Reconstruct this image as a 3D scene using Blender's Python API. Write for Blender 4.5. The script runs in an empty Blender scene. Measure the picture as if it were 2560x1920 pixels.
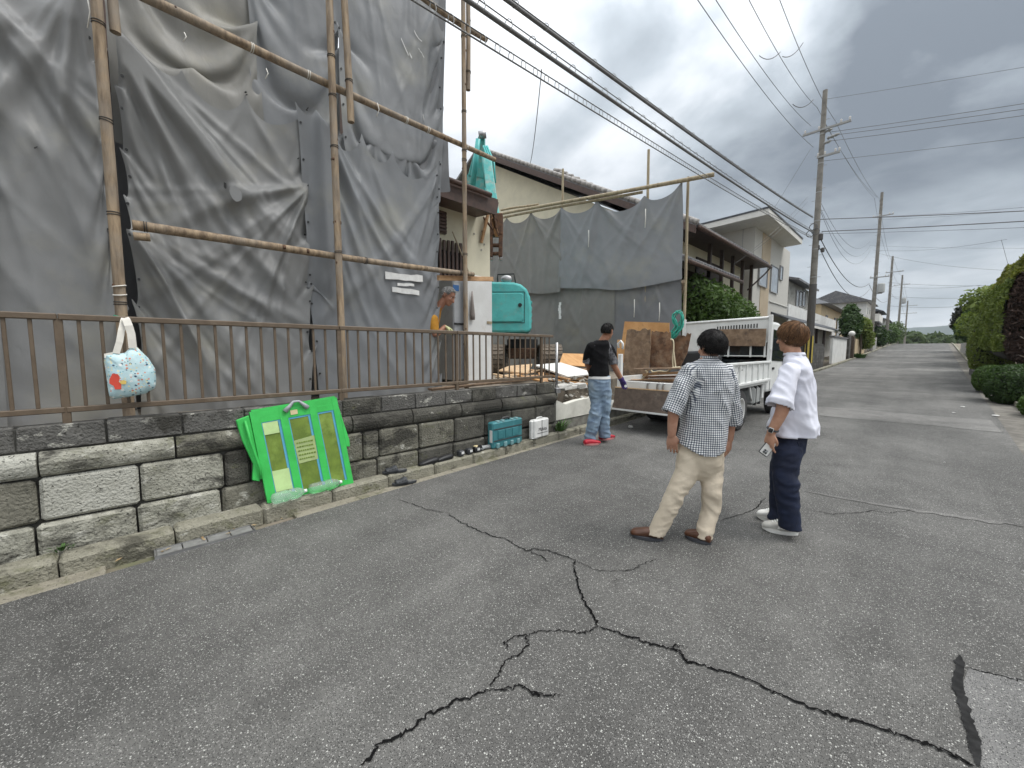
import bpy, bmesh, math, random
import numpy as np
from mathutils import Vector, Matrix, noise as mnoise
random.seed(7); np.random.seed(7)
SC = bpy.context.scene
COL = SC.collection
R = math.radians
# ------------------------------------------------------------------ camera
FPX, YAW, PIT, CAMH = 985.0, 0.802, 0.0838, 1.52
cd = bpy.data.cameras.new('camera'); cam = bpy.data.objects.new('camera', cd); COL.objects.link(cam)
cd.sensor_width = 36.0; cd.lens = 36.0*FPX/2560.0; cd.clip_start = 0.05; cd.clip_end = 6000
cam.location = (0, 0, CAMH); cam.rotation_euler = (math.pi/2-PIT, 0, YAW)
SC.camera = cam
# ------------------------------------------------------------------ sun, sky, exposure
SUN_EL, SUN_AZ = R(60), R(55)      # azimuth measured from +Y clockwise
sl = bpy.data.lights.new('sun', 'SUN'); sl.energy = 1.5; sl.angle = R(24); sl.color = (1.0, .97, .93)
so = bpy.data.objects.new('sun', sl); COL.objects.link(so)
sdir = Vector((math.sin(SUN_AZ)*math.cos(SUN_EL), math.cos(SUN_AZ)*math.cos(SUN_EL), math.sin(SUN_EL)))
so.rotation_euler = sdir.to_track_quat('Z', 'Y').to_euler(); so.location = (0, -5, 20)
W = bpy.data.worlds.new('World'); SC.world = W; W.use_nodes = True
SC.view_settings.view_transform = 'Standard'; SC.view_settings.look = 'None'
SC.view_settings.gamma = 1.0; SC.view_settings.use_curve_mapping = False
SC.view_settings.exposure = 0.62
def build_sky():
    nt = W.node_tree; N = nt.nodes; L = nt.links; N.clear()
    out = N.new('ShaderNodeOutputWorld')
    sky = N.new('ShaderNodeTexSky'); sky.sky_type = 'NISHITA'; sky.sun_disc = False
    sky.sun_elevation = SUN_EL; sky.sun_rotation = SUN_AZ
    b1 = N.new('ShaderNodeBackground'); b1.inputs[1].default_value = .10; L.new(sky.outputs[0], b1.inputs[0])
    tc = N.new('ShaderNodeTexCoord')
    sp = N.new('ShaderNodeSeparateXYZ'); L.new(tc.outputs['Generated'], sp.inputs[0])
    def M(op, a, b=None, c=None):
        m = N.new('ShaderNodeMath'); m.operation = op
        for i, v in enumerate((a, b, c)):
            if v is None: continue
            if isinstance(v, (int, float)): m.inputs[i].default_value = v
            else: L.new(v, m.inputs[i])
        return m.outputs[0]
    zz = M('ADD', M('MAXIMUM', sp.outputs[2], 0.0), .16)
    u = M('DIVIDE', sp.outputs[0], zz); v = M('DIVIDE', sp.outputs[1], zz)
    cb = N.new('ShaderNodeCombineXYZ'); L.new(u, cb.inputs[0]); L.new(v, cb.inputs[1]); cb.inputs[2].default_value = 3.7
    n1 = N.new('ShaderNodeTexNoise'); n1.inputs['Scale'].default_value = .95; n1.inputs['Detail'].default_value = 7
    n1.inputs['Roughness'].default_value = .52; n1.inputs['Distortion'].default_value = .55; L.new(cb.outputs[0], n1.inputs['Vector'])
    n2 = N.new('ShaderNodeTexNoise'); n2.inputs['Scale'].default_value = 3.1; n2.inputs['Detail'].default_value = 6
    n2.inputs['Distortion'].default_value = .3; L.new(cb.outputs[0], n2.inputs['Vector'])
    # one large darker bank of cloud over the end of the street (elongated in azimuth)
    az = M('ARCTAN2', sp.outputs[0], sp.outputs[1])
    el = M('ARCSINE', sp.outputs[2])
    wob = M('MULTIPLY', M('SUBTRACT', n1.outputs[0], .5), .55)
    da = M('DIVIDE', M('SUBTRACT', az, .02), .60)
    de = M('DIVIDE', M('SUBTRACT', M('ADD', el, wob), .40), .23)
    q = M('ADD', M('MULTIPLY', da, da), M('MULTIPLY', de, de))
    bank = M('POWER', 2.718, M('MULTIPLY', q, -1.0))
    t = M('ADD', M('MULTIPLY', n1.outputs[0], 1.05), M('MULTIPLY', M('SUBTRACT', n2.outputs[0], .5), .45))
    t = M('SUBTRACT', t, M('MULTIPLY', bank, .50))
    rp = N.new('ShaderNodeValToRGB'); e = rp.color_ramp.elements
    e[0].position = .08; e[0].color = (.118, .134, .152, 1)
    e[1].position = .64; e[1].color = (.60, .612, .625, 1)
    x = e.new(.33); x.color = (.292, .322, .348, 1)
    x = e.new(.50); x.color = (.475, .497, .52, 1)
    L.new(t, rp.inputs[0])
    b2 = N.new('ShaderNodeBackground'); L.new(rp.outputs[0], b2.inputs[0])
    L.new(M('ADD', 1.0, M('MULTIPLY', M('POWER', M('MAXIMUM', sp.outputs[2], 0.0), 2.0), 2.1)), b2.inputs[1])      # overcast sky is brighter towards the zenith
    mx = N.new('ShaderNodeMixShader'); mx.inputs[0].default_value = .93
    L.new(b1.outputs[0], mx.inputs[1]); L.new(b2.outputs[0], mx.inputs[2]); L.new(mx.outputs[0], out.inputs[0])
build_sky()
# ------------------------------------------------------------------ photo pixels (2212 x 1659 view) to directions and places
FW = Vector((-math.sin(YAW)*math.cos(PIT), math.cos(YAW)*math.cos(PIT), -math.sin(PIT)))
RT = Vector((math.cos(YAW), math.sin(YAW), 0)); UP = RT.cross(FW)
FH = Vector((-math.sin(YAW), math.cos(YAW), 0))
C0 = Vector((0, 0, CAMH)); K = 2560/2212
def ray(x, y): return FW + RT*((x*K-1280)/FPX) + UP*(-(y*K-960)/FPX)
def on_x(x, y, X): d = ray(x, y); return C0 + d*(X/d.x)
def on_y(x, y, Y): d = ray(x, y); return C0 + d*(Y/d.y)
def on_z(x, y, Z): d = ray(x, y); return C0 + d*((Z-CAMH)/d.z)
def at_h(x, y, h): d = ray(x, y); return C0 + d*(h/d.dot(FH))
GY = [-400, -60, 0, 20, 29, 50, 80, 95, 115, 150, 320, 2500]
GZ = [-3.0, -.72, 0, .24, .42, 1.12, 2.3, 2.75, 2.8, 1.6, -6, -30]
def gz(y): return float(np.interp(y, GY, GZ))
def ground(x, y, z=0.0):
    d = ray(x, y); lo, hi = .3, 400.0
    for _ in range(60):
        m = .5*(lo+hi); p = C0+d*m
        if p.z > gz(p.y)+z: lo = m
        else: hi = m
    return C0+d*lo
def road_l(y): return -3.80-.036*y if y < 8 else -4.09+.011*(y-8)
def road_r(y): return .80+.030*y if y < 15 else 1.25+.021*(y-15)
# ------------------------------------------------------------------ object helpers
def tag(o, label=None, cat=None, group=None, kind=None):
    if label: o['label'] = label
    if cat: o['category'] = cat
    if group: o['group'] = group
    if kind: o['kind'] = kind
    return o
def thing(name, label, cat, loc=(0, 0, 0), group=None):
    o = bpy.data.objects.new(name, None); COL.objects.link(o); o.location = loc; o.empty_display_size = .1
    return tag(o, label, cat, group)
def adopt(o, parent):
    o.parent = parent
    if parent.type == 'EMPTY' or parent.location.length > 1e-9:
        o.matrix_parent_inverse = Matrix.Translation(wloc(parent)).inverted()
def wloc(o):
    v = Vector(o.location)
    return v
def V(*a): return Vector(a)
def frame(d):
    d = Vector(d).normalized(); a = Vector((0, 0, 1)) if abs(d.z) < .92 else Vector((1, 0, 0))
    u = d.cross(a).normalized(); return u, d.cross(u).normalized()
def rotz(v, a): c, s = math.cos(a), math.sin(a); return Vector((v[0]*c-v[1]*s, v[0]*s+v[1]*c, v[2]))
class MB:
    def __init__(s): s.v = []; s.f = []; s.uv = None
    def add(s, vs, fs):
        b = len(s.v); s.v += [tuple(p) for p in vs]; s.f += [tuple(i+b for i in f) for f in fs]; return s
    def box(s, c, d, rz=0, ax=None):
        c = Vector(c); h = [.5*k for k in d]
        X, Y, Z = ax if ax else (rotz((1, 0, 0), rz), rotz((0, 1, 0), rz), Vector((0, 0, 1)))
        vs = [c+X*(i*h[0])+Y*(j*h[1])+Z*(k*h[2]) for k in (-1, 1) for j in (-1, 1) for i in (-1, 1)]
        return s.add(vs, [(0, 2, 3, 1), (4, 5, 7, 6), (0, 1, 5, 4), (2, 6, 7, 3), (0, 4, 6, 2), (1, 3, 7, 5)])
    def cbox(s, c, d, ch=.01, ax=None, jit=0.0):
        c = Vector(c); h = [.5*k for k in d]; ch = min(ch, .45*min(d)/1.0)
        X, Y, Z = ax if ax else (Vector((1, 0, 0)), Vector((0, 1, 0)), Vector((0, 0, 1)))
        bm = bmesh.new()
        for i in (-1, 1):
            for j in (-1, 1):
                for k in (-1, 1):
                    o = [random.uniform(-jit, jit) for _ in range(3)]
                    for q in range(3):
                        t = [i*h[0], j*h[1], k*h[2]]
                        for w in range(3):
                            if w != q: t[w] -= math.copysign(ch, t[w])
                            t[w] += o[w]
                        bm.verts.new(c+X*t[0]+Y*t[1]+Z*t[2])
        r = bmesh.ops.convex_hull(bm, input=bm.verts[:])
        bmesh.ops.dissolve_limit(bm, angle_limit=.02, verts=bm.verts[:], edges=bm.edges[:])
        bm.verts.index_update()
        s.add([v.co.copy() for v in bm.verts], [tuple(v.index for v in f.verts) for f in bm.faces]); bm.free(); return s
    def bar(s, a, b, w, t, up=(0, 0, 1)):
        a, b = Vector(a), Vector(b); d = b-a; Y = d.normalized(); X = Y.cross(Vector(up))
        if X.length < 1e-4: X = Vector((1, 0, 0))
        X.normalize(); Z = X.cross(Y)
        return s.box((a+b)/2, (w, d.length, t), ax=(X, Y, Z))
    def cyl(s, a, b, r0, r1=None, n=12, cap=True):
        r1 = r0 if r1 is None else r1; a, b = Vector(a), Vector(b); u, v = frame(b-a)
        vs = []
        for p, r in ((a, r0), (b, r1)):
            vs += [p+u*(r*math.cos(2*math.pi*i/n))+v*(r*math.sin(2*math.pi*i/n)) for i in range(n)]
        fs = [(i, (i+1) % n, n+(i+1) % n, n+i) for i in range(n)]
        if cap: fs += [tuple(range(n))[::-1], tuple(range(n, 2*n))]
        return s.add(vs, fs)
    def tube(s, pts, r, n=8, closed=False):
        pts = [Vector(p) for p in pts]; m = len(pts)
        rs = r if isinstance(r, (list, tuple)) else [r]*m
        d0 = (pts[1]-pts[0]).normalized(); u, v = frame(d0); vs = []
        for i, p in enumerate(pts):
            a = pts[max(0, i-1)] if not closed else pts[i-1]
            b = pts[min(m-1, i+1)] if not closed else pts[(i+1) % m]
            d = (b-a).normalized(); u = (u-d*u.dot(d)).normalized(); v = d.cross(u)
            vs += [p+u*(rs[i]*math.cos(2*math.pi*k/n))+v*(rs[i]*math.sin(2*math.pi*k/n)) for k in range(n)]
        fs = []
        for i in range(m if closed else m-1):
            for k in range(n):
                a = i*n+k; b = i*n+(k+1) % n; j = (i+1) % m
                fs.append((a, b, j*n+(k+1) % n, j*n+k))
        if not closed: fs += [tuple(range(n))[::-1], tuple(range((m-1)*n, m*n))]
        return s.add(vs, fs)
    def loft(s, rings, n=20, p=2.0):
        vs = []
        for c, u, v in rings:
            for k in range(n):
                a = 2*math.pi*k/n; cx, sy = math.cos(a), math.sin(a)
                vs.append(Vector(c)+Vector(u)*math.copysign(abs(cx)**(2/p), cx)+Vector(v)*math.copysign(abs(sy)**(2/p), sy))
        m = len(rings); fs = []
        for i in range(m-1):
            for k in range(n): fs.append((i*n+k, i*n+(k+1) % n, (i+1)*n+(k+1) % n, (i+1)*n+k))
        fs += [tuple(range(n))[::-1], tuple(range((m-1)*n, m*n))]
        return s.add(vs, fs)
    def limb(s, pts, rs, n=16, sub=5):
        pts = [Vector(p) for p in pts]; P, Q = [], []
        for i in range(len(pts)-1):
            p0 = pts[max(0, i-1)]; p1 = pts[i]; p2 = pts[i+1]; p3 = pts[min(len(pts)-1, i+2)]
            for k in range(sub):
                t = k/sub
                c = .5*((2*p1)+(p2-p0)*t+(2*p0-5*p1+4*p2-p3)*t*t+(3*p1-p0-3*p2+p3)*t**3)
                P.append(c); Q.append(rs[i]*(1-t)+rs[i+1]*t)
        P.append(pts[-1]); Q.append(rs[-1])
        da = (P[0]-P[1]).normalized(); db = (P[-1]-P[-2]).normalized()
        A = [(P[0]+da*(Q[0]*math.sin(a)), Q[0]*math.cos(a)) for a in (1.35, .9, .45)]
        B = [(P[-1]+db*(Q[-1]*math.sin(a)), Q[-1]*math.cos(a)) for a in (.45, .9, 1.35)]
        L = A+list(zip(P, Q))+B
        return s.tube([a for a, _ in L], [b for _, b in L], n)
    def ball(s, c, rad, ax=None, n=16, m=10):
        X, Y, Z = ax if ax else (Vector((1, 0, 0)), Vector((0, 1, 0)), Vector((0, 0, 1)))
        if isinstance(rad, (int, float)): rad = (rad,)*3
        rings = []
        for i in range(m+1):
            a = -math.pi/2+math.pi*(i+.02 if i == 0 else i-.02 if i == m else i)/m
            rings.append((Vector(c)+Z*(rad[2]*math.sin(a)), X*(rad[0]*math.cos(a)), Y*(rad[1]*math.cos(a))))
        return s.loft(rings, n)
    def prism(s, poly, off):
        n = len(poly); off = Vector(off)
        a = [Vector(p) for p in poly]; b = [p+off for p in a]
        return s.add(a+b, [tuple(range(n))[::-1], tuple(range(n, 2*n))]+[(i, (i+1) % n, n+(i+1) % n, n+i) for i in range(n)])
    def lathe(s, base, axis, prof, n=20):
        base = Vector(base); axis = Vector(axis).normalized(); u, v = frame(axis)
        return s.loft([(base+axis*h, u*r, v*r) for r, h in prof], n)
    def build(s, name, m, parent=None, smooth=False, bevel=0, label=None, cat=None, group=None, kind=None, auto=None):
        me = bpy.data.meshes.new(name); me.from_pydata([tuple(p) for p in s.v], [], s.f)
        bm = bmesh.new(); bm.from_mesh(me); bmesh.ops.recalc_face_normals(bm, faces=bm.faces[:]); bm.to_mesh(me); bm.free()
        if smooth:
            me.polygons.foreach_set('use_smooth', [True]*len(me.polygons))
            if auto: me.set_sharp_from_angle(angle=R(auto))
        return link(name, me, m, parent, bevel, label, cat, group, kind)
def link(name, me, m, parent=None, bevel=0, label=None, cat=None, group=None, kind=None):
    o = bpy.data.objects.new(name, me); COL.objects.link(o)
    if m is not None:
        for q in (m if isinstance(m, (list, tuple)) else [m]): me.materials.append(q)
    if bevel:
        b = o.modifiers.new('bevel', 'BEVEL'); b.width = bevel; b.segments = 2; b.limit_method = 'ANGLE'; b.angle_limit = R(40)
    if parent is not None: adopt(o, parent)
    return tag(o, label, cat, group, kind)
def gridmesh(name, P, uvs=None, close_u=False):
    P = np.asarray(P, dtype=np.float64); a, b = P.shape[:2]
    idx = np.arange(a*b).reshape(a, b)
    q = np.stack([idx[:-1, :-1], idx[:-1, 1:], idx[1:, 1:], idx[1:, :-1]], -1).reshape(-1, 4)
    return arrmesh(name, P.reshape(-1, 3), q)
def arrmesh(name, v, f, smooth=True):
    me = bpy.data.meshes.new(name); n, k = f.shape
    me.vertices.add(len(v)); me.vertices.foreach_set('co', np.ascontiguousarray(v, dtype=np.float32).ravel())
    me.loops.add(n*k); me.loops.foreach_set('vertex_index', np.ascontiguousarray(f, dtype=np.int32).ravel())
    me.polygons.add(n); me.polygons.foreach_set('loop_start', np.arange(0, n*k, k, dtype=np.int32))
    try: me.polygons.foreach_set('loop_total', np.full(n, k, dtype=np.int32))
    except Exception: pass
    me.update(calc_edges=True); me.validate()
    if smooth: me.polygons.foreach_set('use_smooth', [True]*len(me.polygons))
    return me
# ------------------------------------------------------------------ materials
MT = {}
def mat(name, col, rough=.65, col2=None, scale=5, lo=.38, hi=.62, bump=.15, bscale=40, metal=0.0, st=(1, 1, 1), spec=.4,
        stain=None, sscale=1.2, slo=.52, shi=.68, detail=6, dist=.25, bdist=.01, rot=(0, 0, 0)):
    m = bpy.data.materials.new(name); m.use_nodes = True; nt = m.node_tree; N = nt.nodes; L = nt.links
    p = N['Principled BSDF']; p.inputs['Roughness'].default_value = rough; p.inputs['Metallic'].default_value = metal
    p.inputs['Specular IOR Level'].default_value = spec
    tc = N.new('ShaderNodeTexCoord'); oi = N.new('ShaderNodeObjectInfo')
    va = N.new('ShaderNodeVectorMath'); va.operation = 'MULTIPLY_ADD'
    L.new(oi.outputs['Random'], va.inputs[0]); va.inputs[1].default_value = (37, 51, 23); L.new(tc.outputs['Object'], va.inputs[2])
    mp = N.new('ShaderNodeMapping'); mp.inputs['Scale'].default_value = st; mp.inputs['Rotation'].default_value = rot; L.new(va.outputs[0], mp.inputs[0])
    n1 = N.new('ShaderNodeTexNoise'); n1.inputs['Scale'].default_value = scale; n1.inputs['Detail'].default_value = detail
    n1.inputs['Roughness'].default_value = .6; n1.inputs['Distortion'].default_value = dist; L.new(mp.outputs[0], n1.inputs['Vector'])
    rp = N.new('ShaderNodeValToRGB'); e = rp.color_ramp.elements
    c2 = col2 or tuple(c*.68 for c in col)
    e[0].position = lo; e[0].color = (*c2, 1); e[1].position = hi; e[1].color = (*col, 1); L.new(n1.outputs[0], rp.inputs[0])
    cur = rp.outputs[0]
    if stain:
        n3 = N.new('ShaderNodeTexNoise'); n3.inputs['Scale'].default_value = sscale; n3.inputs['Detail'].default_value = 9
        n3.inputs['Roughness'].default_value = .65; L.new(tc.outputs['Object'], n3.inputs['Vector'])
        r3 = N.new('ShaderNodeValToRGB'); r3.color_ramp.elements[0].position = slo; r3.color_ramp.elements[1].position = shi
        L.new(n3.outputs[0], r3.inputs[0])
        mx = N.new('ShaderNodeMix'); mx.data_type = 'RGBA'; L.new(r3.outputs[0], mx.inputs[0]); L.new(cur, mx.inputs[6])
        mx.inputs[7].default_value = (*stain, 1); cur = mx.outputs[2]
    L.new(cur, p.inputs['Base Color'])
    if bump:
        n2 = N.new('ShaderNodeTexNoise'); n2.inputs['Scale'].default_value = bscale; n2.inputs['Detail'].default_value = 5; L.new(mp.outputs[0], n2.inputs['Vector'])
        bp = N.new('ShaderNodeBump'); bp.inputs['Strength'].default_value = bump; bp.inputs['Distance'].default_value = bdist
        L.new(n2.outputs[0], bp.inputs['Height']); L.new(bp.outputs[0], p.inputs['Normal'])
    MT[name] = m; return m
def plain(name, col, rough=.5, metal=0, **k): return mat(name, col, rough, tuple(c*.86 for c in col), 9, metal=metal, bump=.04, **k)
def glassy(name, col, rough=.05, alpha=1.0):
    m = mat(name, col, rough, tuple(c*.8 for c in col), 3, bump=0, spec=.8); return m
plain('white_paint', (.74, .75, .74), .38); plain('dark', (.018, .018, .018), .7); plain('black_rubber', (.022, .022, .023), .75)
mat('log', (.36, .27, .175), .8, (.155, .11, .07), 7, st=(3, 3, .45), bump=.5, bscale=22, stain=(.26, .225, .185), sscale=2.2, slo=.42, shi=.7)
mat('bamboo', (.38, .32, .21), .6, (.24, .19, .12), 6, st=(3, 3, .4), bump=.2)
mat('fence_brown', (.135, .10, .068), .42, (.105, .077, .052), 14, bump=.06, stain=(.21, .17, .125), sscale=5, slo=.6, shi=.75)
mat('wood', (.50, .31, .165), .75, (.34, .19, .09), 5, st=(1, 1, 5), bump=.25, bscale=30, stain=(.22, .125, .065), sscale=4, slo=.5, shi=.75)
mat('wood_pale', (.62, .45, .28), .75, (.48, .32, .18), 5, st=(4, 1, 4), bump=.2, stain=(.35, .24, .15), sscale=4, slo=.55, shi=.8)
mat('ply_dark', (.225, .125, .07), .8, (.10, .056, .034), 7, bump=.5, bscale=25, stain=(.30, .22, .15), sscale=6, slo=.5, shi=.72)
mat('ply_brown', (.27, .19, .125), .8, (.16, .105, .065), 9, bump=.4, bscale=30, stain=(.085, .06, .045), sscale=7, slo=.52, shi=.7)
mat('brown_paint', (.085, .05, .038), .5, (.055, .034, .026), 8, bump=.1)
mat('roof_tile', (.16, .16, .165), .5, (.09, .09, .095), 9, bump=.2, stain=(.24, .23, .22), sscale=3)
mat('roof_pale', (.33, .31, .29), .6, (.22, .205, .19), 9, bump=.3, stain=(.42, .4, .37), sscale=4)
mat('stucco', (.62, .585, .45), .85, (.56, .53, .41), 2.2, bump=.35, bscale=120, stain=(.44, .41, .33), sscale=.9, slo=.58, shi=.85)
mat('concrete', (.36, .355, .33), .85, (.24, .235, .215), 6, bump=.5, bscale=50, stain=(.13, .125, .11), sscale=3)
mat('rust', (.14, .075, .042), .75, (.07, .042, .03), 14, bump=.3, metal=.3)
mat('steel', (.42, .42, .42), .4, (.32, .32, .32), 8, metal=.8, bump=.08)
# ------------------------------------------------------------------ asphalt
def asphalt(name, c=(.098, .096, .090), light=1.0):
    m = bpy.data.materials.new(name); m.use_nodes = True; nt = m.node_tree; N = nt.nodes; L = nt.links
    p = N['Principled BSDF']; p.inputs['Roughness'].default_value = .82; p.inputs['Specular IOR Level'].default_value = .3
    tc = N.new('ShaderNodeTexCoord'); O = tc.outputs['Object']
    def noise(sc, det=6, ro=.6, di=0.0, vec=O):
        n = N.new('ShaderNodeTexNoise'); n.inputs['Scale'].default_value = sc; n.inputs['Detail'].default_value = det
        n.inputs['Roughness'].default_value = ro; n.inputs['Distortion'].default_value = di; L.new(vec, n.inputs['Vector']); return n.outputs[0]
    def ramp(v, stops):
        r = N.new('ShaderNodeValToRGB'); e = r.color_ramp.elements
        e[0].position, e[0].color = stops[0][0], (*stops[0][1], 1); e[1].position, e[1].color = stops[-1][0], (*stops[-1][1], 1)
        for a, b in stops[1:-1]: x = e.new(a); x.color = (*b, 1)
        L.new(v, r.inputs[0]); return r.outputs[0]
    def mix(mode, f, a, b):
        x = N.new('ShaderNodeMix'); x.data_type = 'RGBA'; x.blend_type = mode
        if isinstance(f, float): x.inputs[0].default_value = f
        else: L.new(f, x.inputs[0])
        L.new(a, x.inputs[6]); L.new(b, x.inputs[7]); return x.outputs[2]
    k = lambda s: tuple(v*s*light for v in c)
    big = ramp(noise(.55, 8, .6, .6), [(.30, k(.62)), (.5, k(1.0)), (.70, k(1.42))])
    med = ramp(noise(3.2, 7, .65), [(.35, (.86,)*3), (.65, (1.14,)*3)])
    col = mix('MULTIPLY', 1.0, big, med)
    mp = N.new('ShaderNodeMapping'); mp.inputs['Scale'].default_value = (3.2, .22, 1); L.new(O, mp.inputs[0])
    tr = ramp(noise(.7, 4, .5, .2, mp.outputs[0]), [(.4, (.9,)*3), (.62, (1.12,)*3)])
    col = mix('MULTIPLY', 1.0, col, tr)
    def chips(sc, thr, cc):
        v = N.new('ShaderNodeTexVoronoi'); v.inputs['Scale'].default_value = sc; L.new(O, v.inputs['Vector'])
        sp = N.new('ShaderNodeSeparateColor'); L.new(v.outputs['Color'], sp.inputs[0])
        sel = ramp(sp.outputs[0], [(thr, (0, 0, 0)), (thr+.02, (1, 1, 1))])
        core = ramp(v.outputs['Distance'], [(.34, (1, 1, 1)), (.46, (0, 0, 0))])
        return mix('MULTIPLY', 1.0, sel, core), v
    grey = N.new('ShaderNodeRGB'); grey.outputs[0].default_value = (*[v*light for v in (.265, .26, .245)], 1)
    wht = N.new('ShaderNodeRGB'); wht.outputs[0].default_value = (.47, .47, .435, 1)
    drk = N.new('ShaderNodeRGB'); drk.outputs[0].default_value = (.026, .026, .025, 1)
    s1, v1 = chips(150, .66, 0); col = mix('MIX', s1, col, grey.outputs[0])
    s2, v2 = chips(120, .945, 0); col = mix('MIX', s2, col, wht.outputs[0])
    s3, v3 = chips(190, .58, 0); col = mix('MIX', s3, col, drk.outputs[0])
    L.new(col, p.inputs['Base Color'])
    b1 = N.new('ShaderNodeBump'); b1.inputs['Strength'].default_value = .75; b1.inputs['Distance'].default_value = .006
    b1.invert = True; L.new(v1.outputs['Distance'], b1.inputs['Height'])
    b2 = N.new('ShaderNodeBump'); b2.inputs['Strength'].default_value = .35; b2.inputs['Distance'].default_value = .02
    L.new(noise(9, 6), b2.inputs['Height']); L.new(b1.outputs[0], b2.inputs['Normal']); L.new(b2.outputs[0], p.inputs['Normal'])
    MT[name] = m; return m
asphalt('asphalt'); asphalt('asphalt_patch', (.15, .148, .143)); asphalt('asphalt_pale', (.135, .132, .124), 1.05)
plain('crack_dark', (.010, .010, .010), 1.0, spec=.0)
mat('tar', (.016, .016, .016), .95, (.03, .03, .03), 20, bump=.4, spec=.1)
mat('dirt', (.21, .18, .14), .95, (.13, .11, .085), 4, bump=.6, bscale=30, stain=(.10, .12, .05), sscale=.6)
mat('site_soil', (.26, .225, .18), .95, (.15, .125, .095), 5, bump=.7, bscale=25)
mat('kerbm', (.30, .285, .235), .9, (.19, .18, .14), 10, bump=.6, bscale=60, stain=(.105, .10, .07), sscale=4.5, slo=.45, shi=.66)
mat('gutterm', (.36, .33, .26), .9, (.26, .235, .175), 8, bump=.4, bscale=60, stain=(.15, .145, .085), sscale=3.5, slo=.48, shi=.7)
mat('verge', (.16, .15, .13), .95, (.10, .092, .08), 5, bump=.5, bscale=30, stain=(.25, .235, .20), sscale=2)
def sheet(name, xl, xr, ys, dz, m, parent=None, kind=None, nx=2):
    P = np.zeros((len(ys), nx, 3))
    for i, y in enumerate(ys):
        a, b = xl(y), xr(y)
        for j in range(nx):
            t = j/(nx-1); P[i, j] = (a+(b-a)*t, y, gz(y)+dz)
    return link(name, gridmesh(name, P), m, parent, kind=kind)
YS = [-400, -200, -60, -30]+list(range(-20, 100, 2))+list(range(100, 160, 4))+[200, 260, 320, 600, 1200, 2500]
sheet('ground', lambda y: -900, lambda y: 900, YS, -.06, MT['dirt'], kind='structure')
YR = [-30]+[k*.5-12 for k in range(0, 60)]+list(range(18, 126, 2))
road = sheet('road', road_l, road_r, YR, 0, MT['asphalt'], kind='structure')
# kerbside strip on the right (earth and concrete edging) and side gutter there
sheet('verge', lambda y: road_r(y)-.02, lambda y: road_r(y)+.42, [k*.5+2 for k in range(0, 60)]+list(range(32, 110, 3)), -.012, MT['verge'], kind='structure')
# paler transverse patches and strips across the asphalt, cut from the photograph's perspective
def poly_sheet(name, pix, m, dz, kids=road):
    pts = [ground(*p) for p in pix]
    return MB().add([Vector((p.x, p.y, gz(p.y)+dz)) for p in pts], [tuple(range(len(pts)))]).build(name, m, kids)
def band(name, y0, y1, m, dz=.005, x0=None, x1=None, jag=.05):
    n = 14; a, b = [], []
    for i in range(n+1):
        t = i/n; x = (x0 if x0 is not None else road_l(y0)+.1)*(1-t)+(x1 if x1 is not None else road_r(y0)-.05)*t
        a.append((x, y0+random.uniform(-jag, jag), 0)); b.append((x, y1+random.uniform(-jag, jag), 0))
    vs = [Vector((p[0], p[1], gz(p[1])+dz)) for p in a+b]
    return MB().add(vs, [(i, i+1, n+2+i, n+1+i) for i in range(n)]).build(name, m, road)
ya = ground(2000, 897).y; yb = ground(2000, 919).y
band('asphalt_patch', min(ya, yb), max(ya, yb), MT['asphalt_pale'], x0=-1.9, x1=1.05)
ya = ground(2000, 797).y; yb = ground(2000, 817).y
band('asphalt_patch', min(ya, yb), max(ya, yb), MT['asphalt_pale'])
for y0, w in ((30, 2.2), (38, 1.2), (47, 3), (60, 3)): band('asphalt_patch', y0, y0+w, MT['asphalt_pale'])
def strip(name, pix, w, m, dz=.006, jit=.5, sub=6, wj=.6):
    pts = [ground(*p) for p in pix]; P = []
    for i in range(len(pts)-1):
        for k in range(sub):
            t = k/sub; q = pts[i].lerp(pts[i+1], t)
            if k: q += Vector((random.gauss(0, 1), random.gauss(0, 1), 0))*(max(w*jit, .0065 if name == 'crack' else 0))
            P.append(q)
    P.append(pts[-1]); n = len(P); vs = []
    for i, q in enumerate(P):
        d = (P[min(n-1, i+1)]-P[max(0, i-1)]); d.z = 0; d.normalize(); s = Vector((-d.y, d.x, 0))
        e = min(1, .25+min(i, n-1-i)/5)
        for sg in (-1, 1):
            v = q+s*(sg*w*.5*e*(1+random.uniform(-wj, wj))); vs.append((v.x, v.y, gz(v.y)+dz))
    return MB().add(vs, [(2*i, 2*i+1, 2*i+3, 2*i+2) for i in range(n-1)]).build(name, m, road)
def c7(l): return [(760.4+.6563*x, 1036.9+.6563*y) for x, y in l]
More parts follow.
